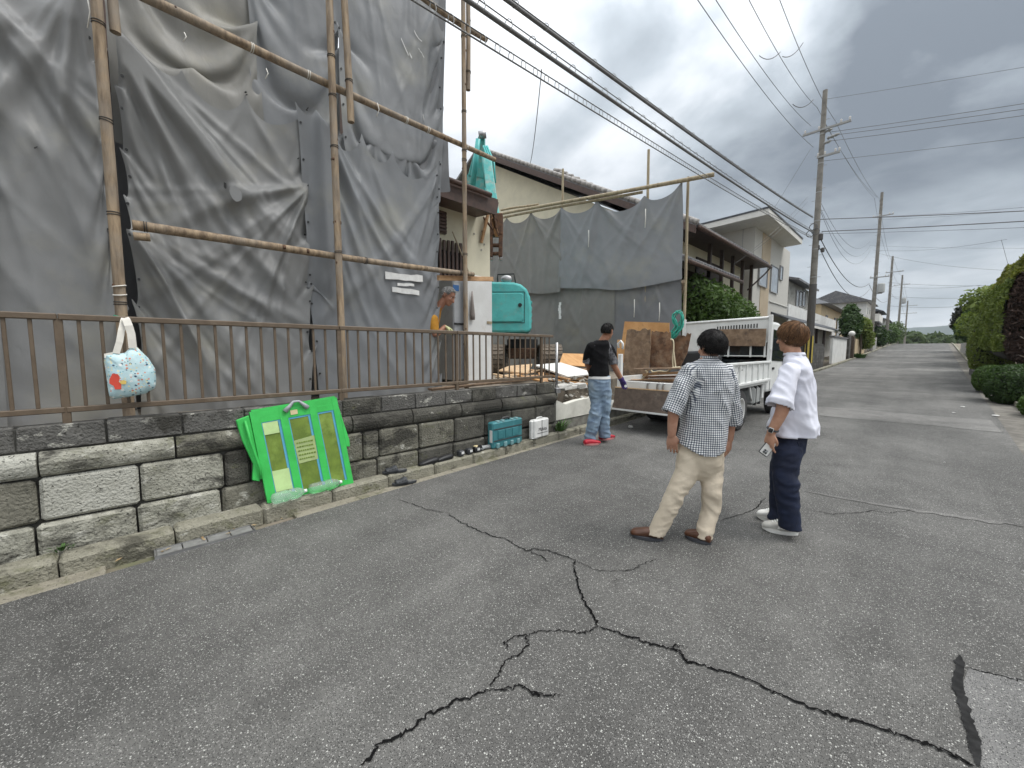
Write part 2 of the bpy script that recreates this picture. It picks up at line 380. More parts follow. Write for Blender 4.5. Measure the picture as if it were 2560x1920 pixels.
CR = [([(25, 945), (95, 870), (170, 840), (230, 790), (320, 745), (400, 712), (460, 690)], .015),
      ([(460, 690), (480, 640), (500, 600), (560, 570), (580, 540), (575, 512)], .009),
      ([(510, 560), (500, 540), (530, 520), (575, 512), (620, 500), (700, 498), (760, 505), (790, 498), (808, 482)], .008),
      ([(808, 482), (800, 455), (770, 415), (750, 370), (738, 320), (728, 285)], .016),
      ([(728, 285), (735, 265), (690, 250), (650, 235), (600, 228), (575, 235), (530, 212), (505, 195), (460, 185), (410, 165), (370, 145), (340, 130), (315, 110)], .011),
      ([(575, 235), (620, 250), (645, 270)], .009), ([(150, 65), (200, 80), (250, 100), (315, 110)], .008),
      ([(808, 482), (860, 500), (920, 520), (980, 545), (1040, 555), (1085, 570), (1100, 600), (1150, 612), (1230, 635), (1310, 660), (1400, 705), (1500, 750), (1600, 775), (1690, 805), (1800, 840), (1900, 875), (1980, 915), (2050, 945)], .014),
      ([(1040, 555), (1105, 552)], .012), ([(460, 690), (500, 695), (550, 680), (590, 700), (640, 712), (680, 718)], .009), ([(590, 700), (625, 712)], .018),
      ([(735, 265), (790, 295), (850, 303), (930, 295), (970, 270), (1010, 262)], .006), ([(870, 350), (865, 320)], .004),
      ([(1210, 135), (1280, 115), (1330, 95), (1360, 60)], .009), ([(1690, 100), (1770, 110), (1850, 98)], .006),
      ([(2005, 615), (2080, 635), (2150, 650), (2230, 668)], .007)]
for l, w in CR: strip('crack', c7(l), w*.74, MT['crack_dark'], sub=9, jit=.55)
strip('tar_seam', c7([(2000, 580), (2002, 620), (1992, 690), (2012, 740), (2030, 800), (2045, 860), (2060, 945)]), .032, MT['tar'], .0065, .06, wj=.3)
poly_sheet('asphalt_patch', c7([(2030, 622), (2230, 662), (2260, 960), (2070, 950), (2050, 860), (2032, 780), (2014, 730), (2002, 690)]), MT['asphalt_patch'], .004)
strip('asphalt_seam', [(1740, 1062), (1850, 1082), (1960, 1100), (2080, 1118), (2230, 1140)], .07, MT['asphalt_pale'], .0045, .12)
strip('crack', [(1740, 1100), (1800, 1112), (1860, 1108), (1900, 1100)], .006, MT['crack_dark'])
# small litter and stones lying on the asphalt
plain('litter_white', (.7, .69, .66), .7)
def scrap(pix, s, label):
    p = ground(*pix); b = MB(); n = 7
    vs = [Vector((p.x+s*random.uniform(.6, 1)*math.cos(a), p.y+s*random.uniform(.6, 1)*math.sin(a), p.z+.012+random.uniform(0, .01))) for a in [2*math.pi*i/n for i in range(n)]]
    b.prism(vs, (0, 0, .006)); b.build('paper_scrap', MT['litter_white'], label=label, cat='litter', group='scraps of litter on the road')
for px, s in (((2150, 899), .07), ((2079, 880), .045), ((1762, 950), .02), ((2040, 1002), .016), ((2060, 893), .03)): scrap(px, s, {.07: 'flat white paper scrap by the brown verge below the clipped shrubs', .045: 'folded pale scrap out on the asphalt before the clipped shrubs', .02: 'tiny pale pebble of litter on the asphalt behind the white tee man', .016: 'tiny white speck of litter on the road right of the white tee man', .03: 'thin pale scrap between the folded scrap and the white paper'}[s])
sheet('kerb_foot', lambda y: -5.0, lambda y: road_l(y)-.0, [k*.5-3 for k in range(0, 45)], -.03, MT['dirt'], kind='structure')
# ------------------------------------------------------------------ kerb stones and gutter slabs (pieces of the setting)
WX = -4.15
def kf(y): return -3.945-.018*y
kerb = MB().box((-4.1, 22, gz(22)-.02), (.06, 1, .1)).build('kerb', MT['kerbm'], kind='structure')
gut = MB().box((-4.0, 23, gz(23)-.05), (.06, 1, .06)).build('gutter', MT['gutterm'], kind='structure')
def slab_piece(name, xa, xb, y0, y1, z0, z1, m, parent, ch=.012, jit=.004):
    yc = (y0+y1)/2; ang = math.atan2((xa(y1)+xb(y1))/2-(xa(y0)+xb(y0))/2, y1-y0)
    Y = Vector((math.sin(ang), math.cos(ang), gz(yc+.5)-gz(yc-.5))).normalized(); X = Y.cross(Vector((0, 0, 1))).normalized(); Z = X.cross(Y)
    return MB().cbox(((xa(yc)+xb(yc))/2, yc, gz(yc)+(z0+z1)/2), (abs(xb(yc)-xa(yc)), y1-y0, z1-z0), ch, (X, Y, Z), jit).build(name, m, parent)
ky = -2.83
while ky < 12.5:
    l = .6; slab_piece('kerb_stone', kf, lambda y: min(WX+.02, kf(y)-.13), ky+.004, ky+l-.004, -.12, .128+random.uniform(-.004, .004), MT['kerbm'], kerb, .022, .003); ky += l
kyf = ky
gy = -2.6
while gy < 12.5:
    l = .6
    if .03 < gy+.3 < .75: gy += l; continue
    slab_piece('gutter_slab', road_l, lambda y: kf(y)-.004, gy+.004, gy+l-.004, -.12, .006+random.uniform(-.003, .003), MT['gutterm'], gut, .006, .003); gy += l
# drain grate in the gutter
gr = thing('drain_grate', 'grey steel drain grate with bars set into the gutter', 'drain grate', (-3.87, .28, 0))
g0, g1 = .06, .66
MB().box((-3.868, .36, -.05), (.135, .6, .02)).build('pit', MT['dark'], gr)
fr = MB()
for x in (-3.80, -3.937): fr.box((x, .36, .008), (.012, .62, .03))
for y in (.05, .67): fr.box((-3.868, y, .008), (.15, .012, .03))
fr.build('frame', MT['steel'], gr)
mat('grate_steel', (.36, .36, .35), .55, (.26, .26, .25), 12, metal=.55, bump=.1)
for i in range(4): MB().cbox((-3.868, .13+.152*i, .012), (.122, .146, .016), .004).build('grate_plate', MT['grate_steel'], gr)
leafm = mat('dead_leaf', (.36, .27, .15), .8, (.2, .13, .06), 10)
for i in range(9):
    x, y = -3.9+random.uniform(-.03, .05), random.uniform(-.15, 1.0); a = random.uniform(0, 6.28); s = random.uniform(.012, .03)
    u = Vector((math.cos(a), math.sin(a), .2))*s; v = Vector((-math.sin(a), math.cos(a), .1))*s*.6; c = Vector((x, y, gz(y)+.026))
    MB().add([c-u, c-v*.9+Vector((0, 0, .004)), c+u, c+v], [(0, 1, 2, 3)]).build('dead_leaf', leafm, label='dry brown leaf lying in the gutter by the drain grate', cat='leaf', group='dry leaves in the gutter')
# far kerbs either side of the street
def edge_line(name, fx, ys, w, h):
    P = MB(); 
    for a, b in zip(ys[:-1], ys[1:]):
        xa, xb = fx(a), fx(b); za, zb = gz(a), gz(b)
        P.add([(xa, a, za-.05), (xa+w, a, za-.05), (xa+w, a, za+h), (xa, a, za+h), (xb, b, zb-.05), (xb+w, b, zb-.05), (xb+w, b, zb+h), (xb, b, zb+h)],
              [(0, 1, 2, 3), (4, 7, 6, 5), (3, 2, 6, 7), (0, 4, 5, 1), (1, 5, 6, 2), (0, 3, 7, 4)])
    return P.build(name, MT['gutterm'], kind='structure')
edge_line('kerb', lambda y: road_l(y)-.22, [kyf+i*3 for i in range(0, 34)], .2, .09)
edge_line('kerb', lambda y: road_r(y)+.42, [4+i*2 for i in range(0, 50)], .12, .10)
# ------------------------------------------------------------------ retaining wall of concrete blocks
def blockmat(name, a, b, black=.50, white=.60, moss=.62, grime=(.035, .033, .027)):
    m = mat(name, a, .9, b, 9, .32, .70, 1.0, 55, detail=10, bdist=.02); nt = m.node_tree; N = nt.nodes; L = nt.links; p = N['Principled BSDF']
    tc = N.new('ShaderNodeTexCoord'); cur = p.inputs['Base Color'].links[0].from_socket
    def layer(cur, sc, st, lo, hi, col, op, det=10, rough=.68):
        mp = N.new('ShaderNodeMapping'); mp.inputs['Scale'].default_value = st; L.new(tc.outputs['Object'], mp.inputs[0])
        n = N.new('ShaderNodeTexNoise'); n.inputs['Scale'].default_value = sc; n.inputs['Detail'].default_value = det; n.inputs['Roughness'].default_value = rough; n.inputs['Distortion'].default_value = .4; L.new(mp.outputs[0], n.inputs['Vector'])
        r = N.new('ShaderNodeValToRGB'); r.color_ramp.elements[0].position = lo; r.color_ramp.elements[1].position = hi; r.color_ramp.elements[1].color = (op, op, op, 1); L.new(n.outputs[0], r.inputs[0])
        x = N.new('ShaderNodeMix'); x.data_type = 'RGBA'; L.new(r.outputs[0], x.inputs[0]); L.new(cur, x.inputs[6]); x.inputs[7].default_value = (*col, 1); return x.outputs[2]
    cur = layer(cur, 4.5, (1, 1, 1.6), moss, moss+.10, (.105, .108, .05), .6)
    cur = layer(cur, 7, (1, .8, 1.3), white, white+.07, (.50, .49, .43), .85)
    cur = layer(cur, 2.4, (1, .75, 1.5), black, black+.09, grime, .9)
    cur = layer(cur, 46, (1, 1, 1), .60, .66, tuple(v*.8 for v in grime), .85, 3)
    L.new(cur, p.inputs['Base Color']); return m
blockmat('blk_pale', (.42, .41, .345), (.25, .245, .20), .52, .56, .57); blockmat('blk_white', (.47, .465, .41), (.36, .355, .305), .60, .60, .66); blockmat('blk_mid', (.21, .20, .16), (.12, .115, .09), .50, .58, .56)
blockmat('blk_dark', (.115, .11, .092), (.07, .067, .056), .50, .63, .60); blockmat('blk_coping', (.14, .136, .125), (.085, .082, .075), .53, .575, .68)
blockmat('kerb_stone_m', (.30, .285, .225), (.20, .19, .145), .55, .62, .54, (.07, .066, .05)); blockmat('gutter_m', (.31, .285, .225), (.22, .20, .155), .60, .64, .55, (.10, .093, .07))
for o_ in bpy.data.objects:
    if o_.type == 'MESH' and o_.name.split('.')[0] in ('kerb_stone', 'gutter_slab', 'kerb', 'gutter'): o_.data.materials[0] = MT['gutter_m' if 'gutter' in o_.name else 'kerb_stone_m']
mat('mortar', (.07, .068, .06), .95, (.035, .034, .03), 14, bump=.6)
wall = thing('retaining_wall', 'weathered mossy concrete block retaining wall below the brown railing', 'wall', (-4.3, 1.2, 0))
MB().box((-4.31, 1.02, .49), (.22, 8.06, 1.0)).build('backing', MT['mortar'], wall)
def blocks(z0, z1, xf, ys, mats, ch, name='block', depth=.12):
    for a, b in zip(ys[:-1], ys[1:]):
        m = mats((a+b)/2)
        if name == 'band_block':
            zc, hh = (z0+z1)/2, (z1-z0)/2-.006; pr_ = [(-depth, -hh), (-.045, -hh), (-.018, -hh*.72), (-.004, -hh*.3), (0, hh*.1), (-.012, hh*.6), (-.04, hh), (-depth, hh)]
            dx = random.uniform(-.005, .005); MB().prism([(xf+q[0]+dx, a+.006, zc+q[1]) for q in pr_], (0, b-a-.012, 0)).build(name, MT[m], wall, bevel=.006)
        else: MB().cbox((xf-depth/2+random.uniform(-.006, .006), (a+b)/2, (z0+z1)/2), (depth, b-a-.014, z1-z0-.012), ch, jit=.005).build(name, MT[m], wall)
def seq(a, b, l): 
    r = [a]
    while r[-1]+l*1.3 < b: r.append(r[-1]+l)
    return r+[b]
rnd = random.Random(3)
blocks(.83, 1.007, WX-.035, seq(-2.75, 5.04, .432), lambda y: rnd.choice(['blk_coping', 'blk_coping', 'blk_dark' if y > 1.5 else 'blk_coping']), .006, 'coping_block', .19)
blocks(.645, .83, WX+.018, seq(-2.65, 5.04, .718), lambda y: 'blk_white' if y < -.3 else 'blk_pale' if y < .2 else 'blk_mid' if y < .9 else 'blk_dark', .045, 'band_block', .17)
blocks(.33, .645, WX, [-3.0, -2.1, -1.57, -1.04, -.72, -.51, .0, .535, .73, 1.26, 1.77, 1.95, 2.46, 2.98, 3.5, 4.02, 4.54, 5.04],
       lambda y: 'blk_mid' if y < -.52 else 'blk_white' if y < .02 else 'blk_pale' if y < .53 else 'blk_dark' if (y < 1.3 or y > 3) else 'blk_mid', .02)
blocks(-.02, .33, WX+.012, [-3.0, -2.05, -1.54, -1.05, -.54, -.03, .5, 1.0, 1.5, 1.92, 2.45, 2.95, 3.5, 4.0, 4.5, 5.04],
       lambda y: 'blk_pale' if y < .5 else 'blk_mid' if y < 2.4 else 'blk_dark', .022)
# ------------------------------------------------------------------ brown railing on the wall
FX = -4.255
fence = thing('railing', 'brown metal railing with vertical bars on top of the block wall', 'railing', (FX, 1.0, 1.0))
fm = MT['fence_brown']
ft, fb = 1.782, 1.078
for a, b in ((-2.8, -.355), (-.35, 1.585), (1.59, 3.1), (3.105, 5.05)):
    MB().cbox((FX, (a+b)/2, ft-.022), (.052, b-a, .044), .006).build('top_rail', fm, fence)
    MB().cbox((FX, (a+b)/2, fb+.02), (.042, b-a, .04), .005).build('bottom_rail', fm, fence)
posts = [-2.3, -.352, 1.587, 3.1, 4.78]
for y in posts: MB().cbox((FX-.002, y, 1.37), (.036, .045, .76), .004).build('post', fm, fence)
bal = MB().cbox((0, 0, 0), (.017, .021, ft-fb-.08), .003); bme = None
y = -2.75
while y < 5.0:
    if min(abs(y-p) for p in posts) > .04:
        if bme is None:
            o = bal.build('baluster', fm, fence); bme = o.data
        else: o = link('baluster', bme, None, fence)
        o.location = (FX+.002, y, (ft+fb)/2)
        o.matrix_parent_inverse = Matrix.Translation(fence.location).inverted()
    y += .1135
# ------------------------------------------------------------------ hanging tarpaulins (position based cloth)
def drape(A, B, pins, zbot, nx, ny, slack=1.06, sides=(), nmin=-.5, nmax=.0, seed=0, steps=190, iters=11, hs=1.0, amp=.12, bot=None, fans=None):
    rng = np.random.RandomState(seed)
    A = np.array(A, float); B = np.array(B, float); Wd = np.linalg.norm(B-A); d = (B-A)/Wd
    n = np.array([d[1], -d[0]])                       # towards the road for a line running along +Y
    zt = max(p[1] for p in pins); lx = Wd*slack/nx; H = (zt-zbot)*hs; ly = H/ny
    U, T = np.meshgrid(np.linspace(0, 1, nx+1), np.linspace(0, 1, ny+1))
    pu = [p[0] for p in pins]; pz = [p[1] for p in pins]
    top = np.interp(U[0], pu, pz)
    P = np.zeros((ny+1, nx+1, 3)); P[..., 0] = U*Wd; P[..., 2] = top[None]-T*H
    f = np.zeros_like(U)
    for k in range(7):
        a, ph, kk = rng.uniform(.4, 1), rng.uniform(0, 6.28), rng.uniform(2, 9)
        f += a*np.sin(U*kk*3+T*rng.uniform(-4, 4)+ph)
    P[..., 1] = amp*f/4+(nmin+nmax)*.5*(.3+.7*T)+rng.normal(0, .004, U.shape)
    w = np.ones(U.shape)
    for p in pins:
        j = int(round(p[0]*nx)); w[0, j] = 0; P[0, j] = (p[0]*Wd, p[2] if len(p) > 2 else 0, p[1])
    for (su, z, no) in sides:
        j = int(round(su*nx)); i = int(round((top[j]-z)/ly)); i = min(max(i, 0), ny); w[i, j] = 0; P[i, j] = (su*Wd, no, z)
    if bot:
        for (su, z, no) in bot: j = int(round(su*nx)); w[ny, j] = 0; P[ny, j] = (su*Wd, no, z)
    Q = P.copy(); ld = math.hypot(lx, ly)
    def con(a, b, wa, wb, L, k, only=False):
        e = b-a; r = np.sqrt((e*e).sum(-1))+1e-9; s = wa+wb
        c = np.where(s > 0, (r-L)/(r*np.maximum(s, 1e-9)), 0)*k
        if only: c = np.maximum(c, 0)
        c = c[..., None]*e; a += c*wa[..., None]; b -= c*wb[..., None]
    for st in range(steps):
        v = (P-Q)*.965; Q = P.copy(); P = P+v*w[..., None]; P[..., 2] -= .0016*w
        for it in range(iters):
            for o in (0, 1):
                con(P[:, o:-1:2][:, :(nx+1-o)//2], P[:, o+1::2][:, :(nx+1-o)//2], w[:, o:-1:2][:, :(nx+1-o)//2], w[:, o+1::2][:, :(nx+1-o)//2], lx, 1.0)
                con(P[o:-1:2][:(ny+1-o)//2], P[o+1::2][:(ny+1-o)//2], w[o:-1:2][:(ny+1-o)//2], w[o+1::2][:(ny+1-o)//2], ly, 1.0)
            if it % 3 == 0:
                for o in (0, 1):
                    m = (ny+1-o)//2
                    a, b = P[o:-1:2][:m], P[o+1::2][:m]; wa, wb = w[o:-1:2][:m], w[o+1::2][:m]
                    con(a[:, :-1], b[:, 1:], wa[:, :-1], wb[:, 1:], ld, .28); con(a[:, 1:], b[:, :-1], wa[:, 1:], wb[:, :-1], ld, .28)
                con(P[:, :-2], P[:, 2:], w[:, :-2], w[:, 2:], 2*lx, .05); con(P[:-2], P[2:], w[:-2], w[2:], 2*ly, .04)
        P[..., 1] = np.clip(P[..., 1], nmin, nmax)
    for _ in range(2):
        S = P.copy(); S[1:-1, 1:-1] = .5*P[1:-1, 1:-1]+.125*(P[:-2, 1:-1]+P[2:, 1:-1]+P[1:-1, :-2]+P[1:-1, 2:]); P = S
    # stress folds fanning out from the lashings
    fr_ = np.random.RandomState(seed+100); S_ = P[..., 0]; Zz = P[..., 2]; add = np.zeros(S_.shape)
    for (pu_, pz_, ks, a0, a1, Am) in (fans or []):
        ds = S_-pu_*Wd; dz = pz_-Zz; r = np.sqrt(ds*ds+dz*dz)+1e-6; th = np.arctan2(ds, dz)
        for k in range(ks):
            t0 = fr_.uniform(a0, a1); wd = fr_.uniform(.016, .05); cv = fr_.uniform(-.22, .22); rl = fr_.uniform(1.0, 3.2)
            dd = (th-t0-cv*r*.5)*r; am = Am*fr_.uniform(.35, 1.0)*np.clip(r/.35, 0, 1)*np.exp(-(r/rl)**3)
            add += am*np.exp(-np.abs(dd/(wd*(1+.35*r)))**1.6)
    if fans:
        wv_ = np.array([[mnoise.noise(Vector((a*2.1, b*1.3, seed)))*.5+mnoise.noise(Vector((a*6+b*2, b*4, seed+3)))*.28 for a, b in zip(r1, r2)] for r1, r2 in zip(S_, Zz)])
        P[..., 1] += add*.5+wv_*.035
        P[..., 1] -= max(0, np.percentile(P[..., 1], 97)-nmax); P[..., 1] = np.minimum(P[..., 1], nmax+.01*np.tanh((P[..., 1]-nmax)/.01))
    O = np.zeros_like(P); O[..., 0] = A[0]+d[0]*P[..., 0]+n[0]*P[..., 1]; O[..., 1] = A[1]+d[1]*P[..., 0]+n[1]*P[..., 1]; O[..., 2] = P[..., 2]
    return O
def tarp_mat(name, c, warm=0.0, vs=1.0):
    m = mat(name, c, .5, tuple(x*.87 for x in c), 1.6, .35, .65, 0, stain=(c[0]*1.12+.02, c[1]*1.1+.012, c[2]*.97), sscale=1.1, slo=.54, shi=.78, spec=.35)
    nt = m.node_tree; N = nt.nodes; L = nt.links; p = N['Principled BSDF']
    tc = N.new('ShaderNodeTexCoord')
    def nz(sc, st, det, dist, ridge):
        mp = N.new('ShaderNodeMapping'); mp.inputs['Scale'].default_value = st; mp.inputs['Rotation'].default_value = (R(25*ridge), R(20), 0); L.new(tc.outputs['Object'], mp.inputs[0])
        n = N.new('ShaderNodeTexNoise'); n.inputs['Scale'].default_value = sc; n.inputs['Detail'].default_value = det; n.inputs['Distortion'].default_value = dist
        n.noise_type = 'RIDGED_MULTIFRACTAL' if ridge > 0 else 'FBM'; L.new(mp.outputs[0], n.inputs['Vector']); return n.outputs[0]
    a = nz(2.3, (1, 1.6, .7), 3, .9, 1); b = nz(9, (1, 1, .55), 4, .6, 0); c_ = nz(420, (1, 1, 1), 1, 0, 0)
    prev = None
    for src, s, d in ((a, .42*vs, .02), (b, .45*vs, .012), (c_, .10, .001)):
        bp = N.new('ShaderNodeBump'); bp.inputs['Strength'].default_value = s; bp.inputs['Distance'].default_value = d; L.new(src, bp.inputs['Height'])
        if prev: L.new(prev, bp.inputs['Normal'])
        prev = bp.outputs[0]
    L.new(prev, p.inputs['Normal'])
    tr = N.new('ShaderNodeBsdfTranslucent'); tr.inputs[0].default_value = (*c, 1)
    mx = N.new('ShaderNodeMixShader'); mx.inputs[0].default_value = .12; out = N['Material Output']
    L.new(p.outputs[0], mx.inputs[1]); L.new(tr.outputs[0], mx.inputs[2]); L.new(mx.outputs[0], out.inputs[0])
    return m
tarp_mat('tarp_a', (.255, .258, .257)); tarp_mat('tarp_b', (.245, .247, .243)); tarp_mat('tarp_c', (.235, .245, .255)); tarp_mat('tarp_d', (.25, .246, .228))
tarp_mat('tarp_e', (.185, .19, .198)); tarp_mat('tarp_f', (.21, .207, .195))
plain('eyelet', (.05, .05, .05), .4, .6); plain('string_white', (.72, .70, .64), .8); plain('tape_white', (.76, .76, .74), .55); plain('twine_green', (.05, .32, .2), .7); plain('wire_dark', (.06, .055, .05), .6)
def tarp(label, O, m, eye=True):
    me = gridmesh('tarpaulin', O); o = link('tarpaulin', me, MT[m], None, label=label, cat='tarpaulin')
    s = o.modifiers.new('sub', 'SUBSURF'); s.levels = 0; s.render_levels = 1
    if eye:                                   # eyelets along the side hems
        nrm = Vector((1, 0, 0)) if abs(O[0, 0, 0]-O[0, -1, 0]) < 1.2 else Vector((0, -1, 0))
        for j in (1, -2):
            for i in range(4, O.shape[0]-2, 9):
                c = Vector(O[i, j])+nrm*.006; MB().cyl(c-nrm*.004, c+nrm*.004, .011, n=10).build('eyelet', MT['eyelet'], o)
    return o
TX = -4.80
def yz(x, y, X=TX): p = on_x(x, y, X); return p.y, p.z
def pinpx(l, Y0, Y1): return [((yz(*p)[0]-Y0)/(Y1-Y0), yz(*p)[1], 0) for p in l]
tarp('grey tarpaulin whose dark edge shows beside the tote bag end of the scaffold', drape((TX-.03, -3.0), (TX-.03, -.70), [(0, 4.5, 0), (.4, 4.55, 0), (1, 4.5, 0)], .93, 36, 48, 1.05, seed=5, steps=130), 'tarp_b')
t1 = drape((TX, -1.62), (TX, -.02), [(0, 4.95, 0), (.42, 4.75, 0), (.93, 4.62, 0), (1, 4.6, 0)], .96, 70, 120, 1.05, sides=[(1, 3.9, 0), (1, 3.4, 0), (1, 3.0, 0), (1, 2.6, 0), (1, 2.2, 0), (1, 1.9, 0), (1, 1.4, 0)], seed=11, steps=150, iters=8, fans=[(.42, 4.55, 22, -.2, .75, .10), (.93, 4.5, 16, -.6, .1, .08), (0, 4.8, 14, .1, .9, .10)])
tarp('grey tarpaulin with long diagonal folds behind the hanging tote bag', t1, 'tarp_a')
y0, y1 = .035, 1.60
t2 = drape((TX, y0), (TX, y1), [(0, 4.36, 0), (.30, 4.15, 0), (.62, 4.15, 0), (1, 4.24, 0)], .97, 66, 116, 1.05, sides=[(0, z_, 0) for z_ in (3.8, 3.3, 2.9, 2.6, 2.0, 1.5)]+[(1, z_, 0) for z_ in (3.6, 2.9, 2.3, 1.6)], seed=23, hs=1.04, steps=150, iters=8, fans=[(0, 4.25, 30, .05, .95, .11), (1, 3.4, 14, -1.3, -.2, .09), (0, 2.65, 14, .25, 1.2, .10), (.62, 4.05, 7, -.5, .6, .05)])
tarp('grey tarpaulin sagging in deep curved folds with a taped patch', t2, 'tarp_b')
y0, y1 = 1.46, 3.33
t3 = drape((TX-.02, y0), (TX-.02, y1), [(0, 4.27, 0), (.12, 4.27, 0), (.40, 4.2, 0), (.62, 4.14, 0), (1, 4.2, 0)], .97, 70, 116, 1.05, sides=[(0, 2.5, -.06)]+[(1, z_, 0) for z_ in (3.7, 3.2, 2.7, 2.2, 1.7, 1.2)], seed=31, steps=150, iters=8, fans=[(.12, 4.2, 22, .02, .6, .09), (.16, 4.1, 12, -.12, .1, .08), (1, 4.1, 8, -.5, -.05, .06), (.40, 4.1, 6, -.2, .5, .05)])
tarp('grey tarpaulin with strips of white tape next to the peering man', t3, 'tarp_c')
bkt = drape((TX-.56, -1.0), (TX-.5, 3.1), [(0, 4.3, 0), (.3, 4.25, 0), (.6, 4.2, 0), (1, 4.2, 0)], .95, 60, 50, 1.03, seed=91, steps=60, iters=6)
tarp('dull grey tarpaulin glimpsed through the gaps between the front tarpaulins', bkt, 'tarp_e', False)
u1 = drape((TX-.24, .02), (TX-.24, 1.18), [(0, 7.2, 0), (.5, 7.15, 0), (1, 7.2, 0)], 3.5, 40, 80, 1.06, sides=[(0, 5.5, 0), (0, 4.6, 0), (1, 5, 0), (1, 4.3, 0), (.5, 4.3, 0)], seed=41, fans=[(.2, 7.2, 9, -.2, .35, .05)], steps=120)
tarp('brownish grey tarpaulin above the long horizontal log', u1, 'tarp_d', False)
u2 = drape((TX-.26, 1.08), (TX-.26, 2.05), [(0, 7.2, 0), (.5, 7.1, 0), (1, 7.2, 0)], 3.5, 40, 80, 1.07, sides=[(0, 5.5, 0), (0, 4.5, 0), (.5, 4.3, 0), (1, 4.2, 0), (1, 5.2, 0)], seed=43, fans=[(.2, 7.2, 9, -.1, .35, .06)], steps=120)
tarp('bluish grey tarpaulin high up left of the doubled upright logs', u2, 'tarp_c', False)
u3 = drape((TX-.20, 1.98), (TX-.10, 3.42), [(0, 7.2, 0), (.3, 7.1, 0), (.7, 7.15, 0), (1, 7.2, 0)], 3.86, 56, 90, 1.08, sides=[(0, 5.4, 0), (.3, 4.25, 0), (.62, 4.22, 0), (1, 5.9, 0), (1, 5.0, 0)], seed=47, steps=130, fans=[(.1, 7.2, 10, .0, .4, .06), (.9, 6.2, 9, -.35, .1, .07)])
tarp('high grey tarpaulin with torn slits and a loose dark corner', u3, 'tarp_c')
u4 = drape((TX-.22, 2.95), (TX-.12, 3.47), [(0, 7.2, 0), (1, 7.2, 0)], 3.9, 16, 50, 1.12, sides=[(0, 5, 0), (1, 4.6, 0)], seed=53, steps=100)  # extra darker strip stands in for the dark fold at the neighbouring sheet's edge
tarp('narrow added strip, coloured dark for the tarpaulin fold above the eave of the torn house', u4, 'tarp_e', False)
# tears and tape on the tarpaulins
def patch_on(O, nm, pix, wv, hv, m, X, parent=None, label=None, cat=None, jag=.3, n=9, off=.02):
    p = on_x(*pix, X); i, j = np.unravel_index(np.argmin(((O-np.array(p))**2)[..., 1:].sum(-1)), O.shape[:2]); c = Vector(O[i, j])+Vector((off, 0, 0))
    vs = []
    for k in range(n):
        a = 2*math.pi*k/n; s = 1+random.uniform(-jag, jag)
        vs.append(c+Vector((0, wv[0]*math.cos(a)*s+hv[0]*math.sin(a), wv[1]*math.cos(a)*s+hv[1]*math.sin(a)*s)))
    return MB().prism(vs, (.003, 0, 0)).build(nm, m, parent, label=label, cat=cat)
tobs = {o['label'][:20]: o for o in bpy.data.objects if o.name.startswith('tarpaulin')}
T3 = [o for o in bpy.data.objects if 'white tape next' in o.get('label', '')][0]
TU3 = [o for o in bpy.data.objects if 'torn slits' in o.get('label', '')][0]
T2 = [o for o in bpy.data.objects if 'taped patch' in o.get('label', '')][0]
def tape(O, a, b, w, par, X):
    P = [];
    for k in range(7):
        t = k/6; q = on_x(a[0]+(b[0]-a[0])*t, a[1]+(b[1]-a[1])*t, X)
        i, j = np.unravel_index(np.argmin(((O-np.array(q))**2)[..., 1:].sum(-1)), O.shape[:2]); x = O[i, j, 0]+.016
        P.append(Vector((x, q.y, q.z)))
    v = []
    for k, q in enumerate(P): v += [q+Vector((0, 0, w*random.uniform(.75, 1.15))), q-Vector((0, 0, w*random.uniform(.75, 1.15)))]
    MB().add(v, [(2*k, 2*k+1, 2*k+3, 2*k+2) for k in range(6)]).build('tape', MT['tape_white'], par)
tape(t3, (842, 592), (924, 600), .045, T3, TX); tape(t3, (857, 622), (917, 632), .035, T3, TX)
tape(t3, (868, 612), (905, 614), .02, T3, TX)
for a, b, w in (((881, 66), (897, 104), .010), ((909, 50), (922, 78), .008), ((899, 100), (903, 112), .016), ((925, 238), (928, 250), .012), ((915, 92), (925, 116), .005)):
    tape(u3, a, b, w, TU3, TX)
patch_on(t2, 'patch', (508, 420), (.05, -.01), (.0, .075), MT['tarp_a'], TX, T2, off=.022, jag=.06, n=12); patch_on(t2, 'tear', (490, 398), (.012, 0), (0, .035), MT['dark'], TX, T2, off=.03)
def holes(O, par, X, l):
    for px in l: patch_on(O, 'hole', px, (.010, .004), (.002, .009), MT['dark'], X, par, jag=.4, n=6, off=.015)
holes(t1, [o for o in bpy.data.objects if 'behind the hanging tote' in o.get('label', '')][0], TX, [(80, 317), (273, 389), (273, 396)])
holes(t2, T2, TX, [(508, 69), (600, 100), (560, 163), (582, 196), (665, 218), (652, 332), (690, 338), (688, 394)])
holes(t3, T3, TX, [(780, 288), (905, 140)])
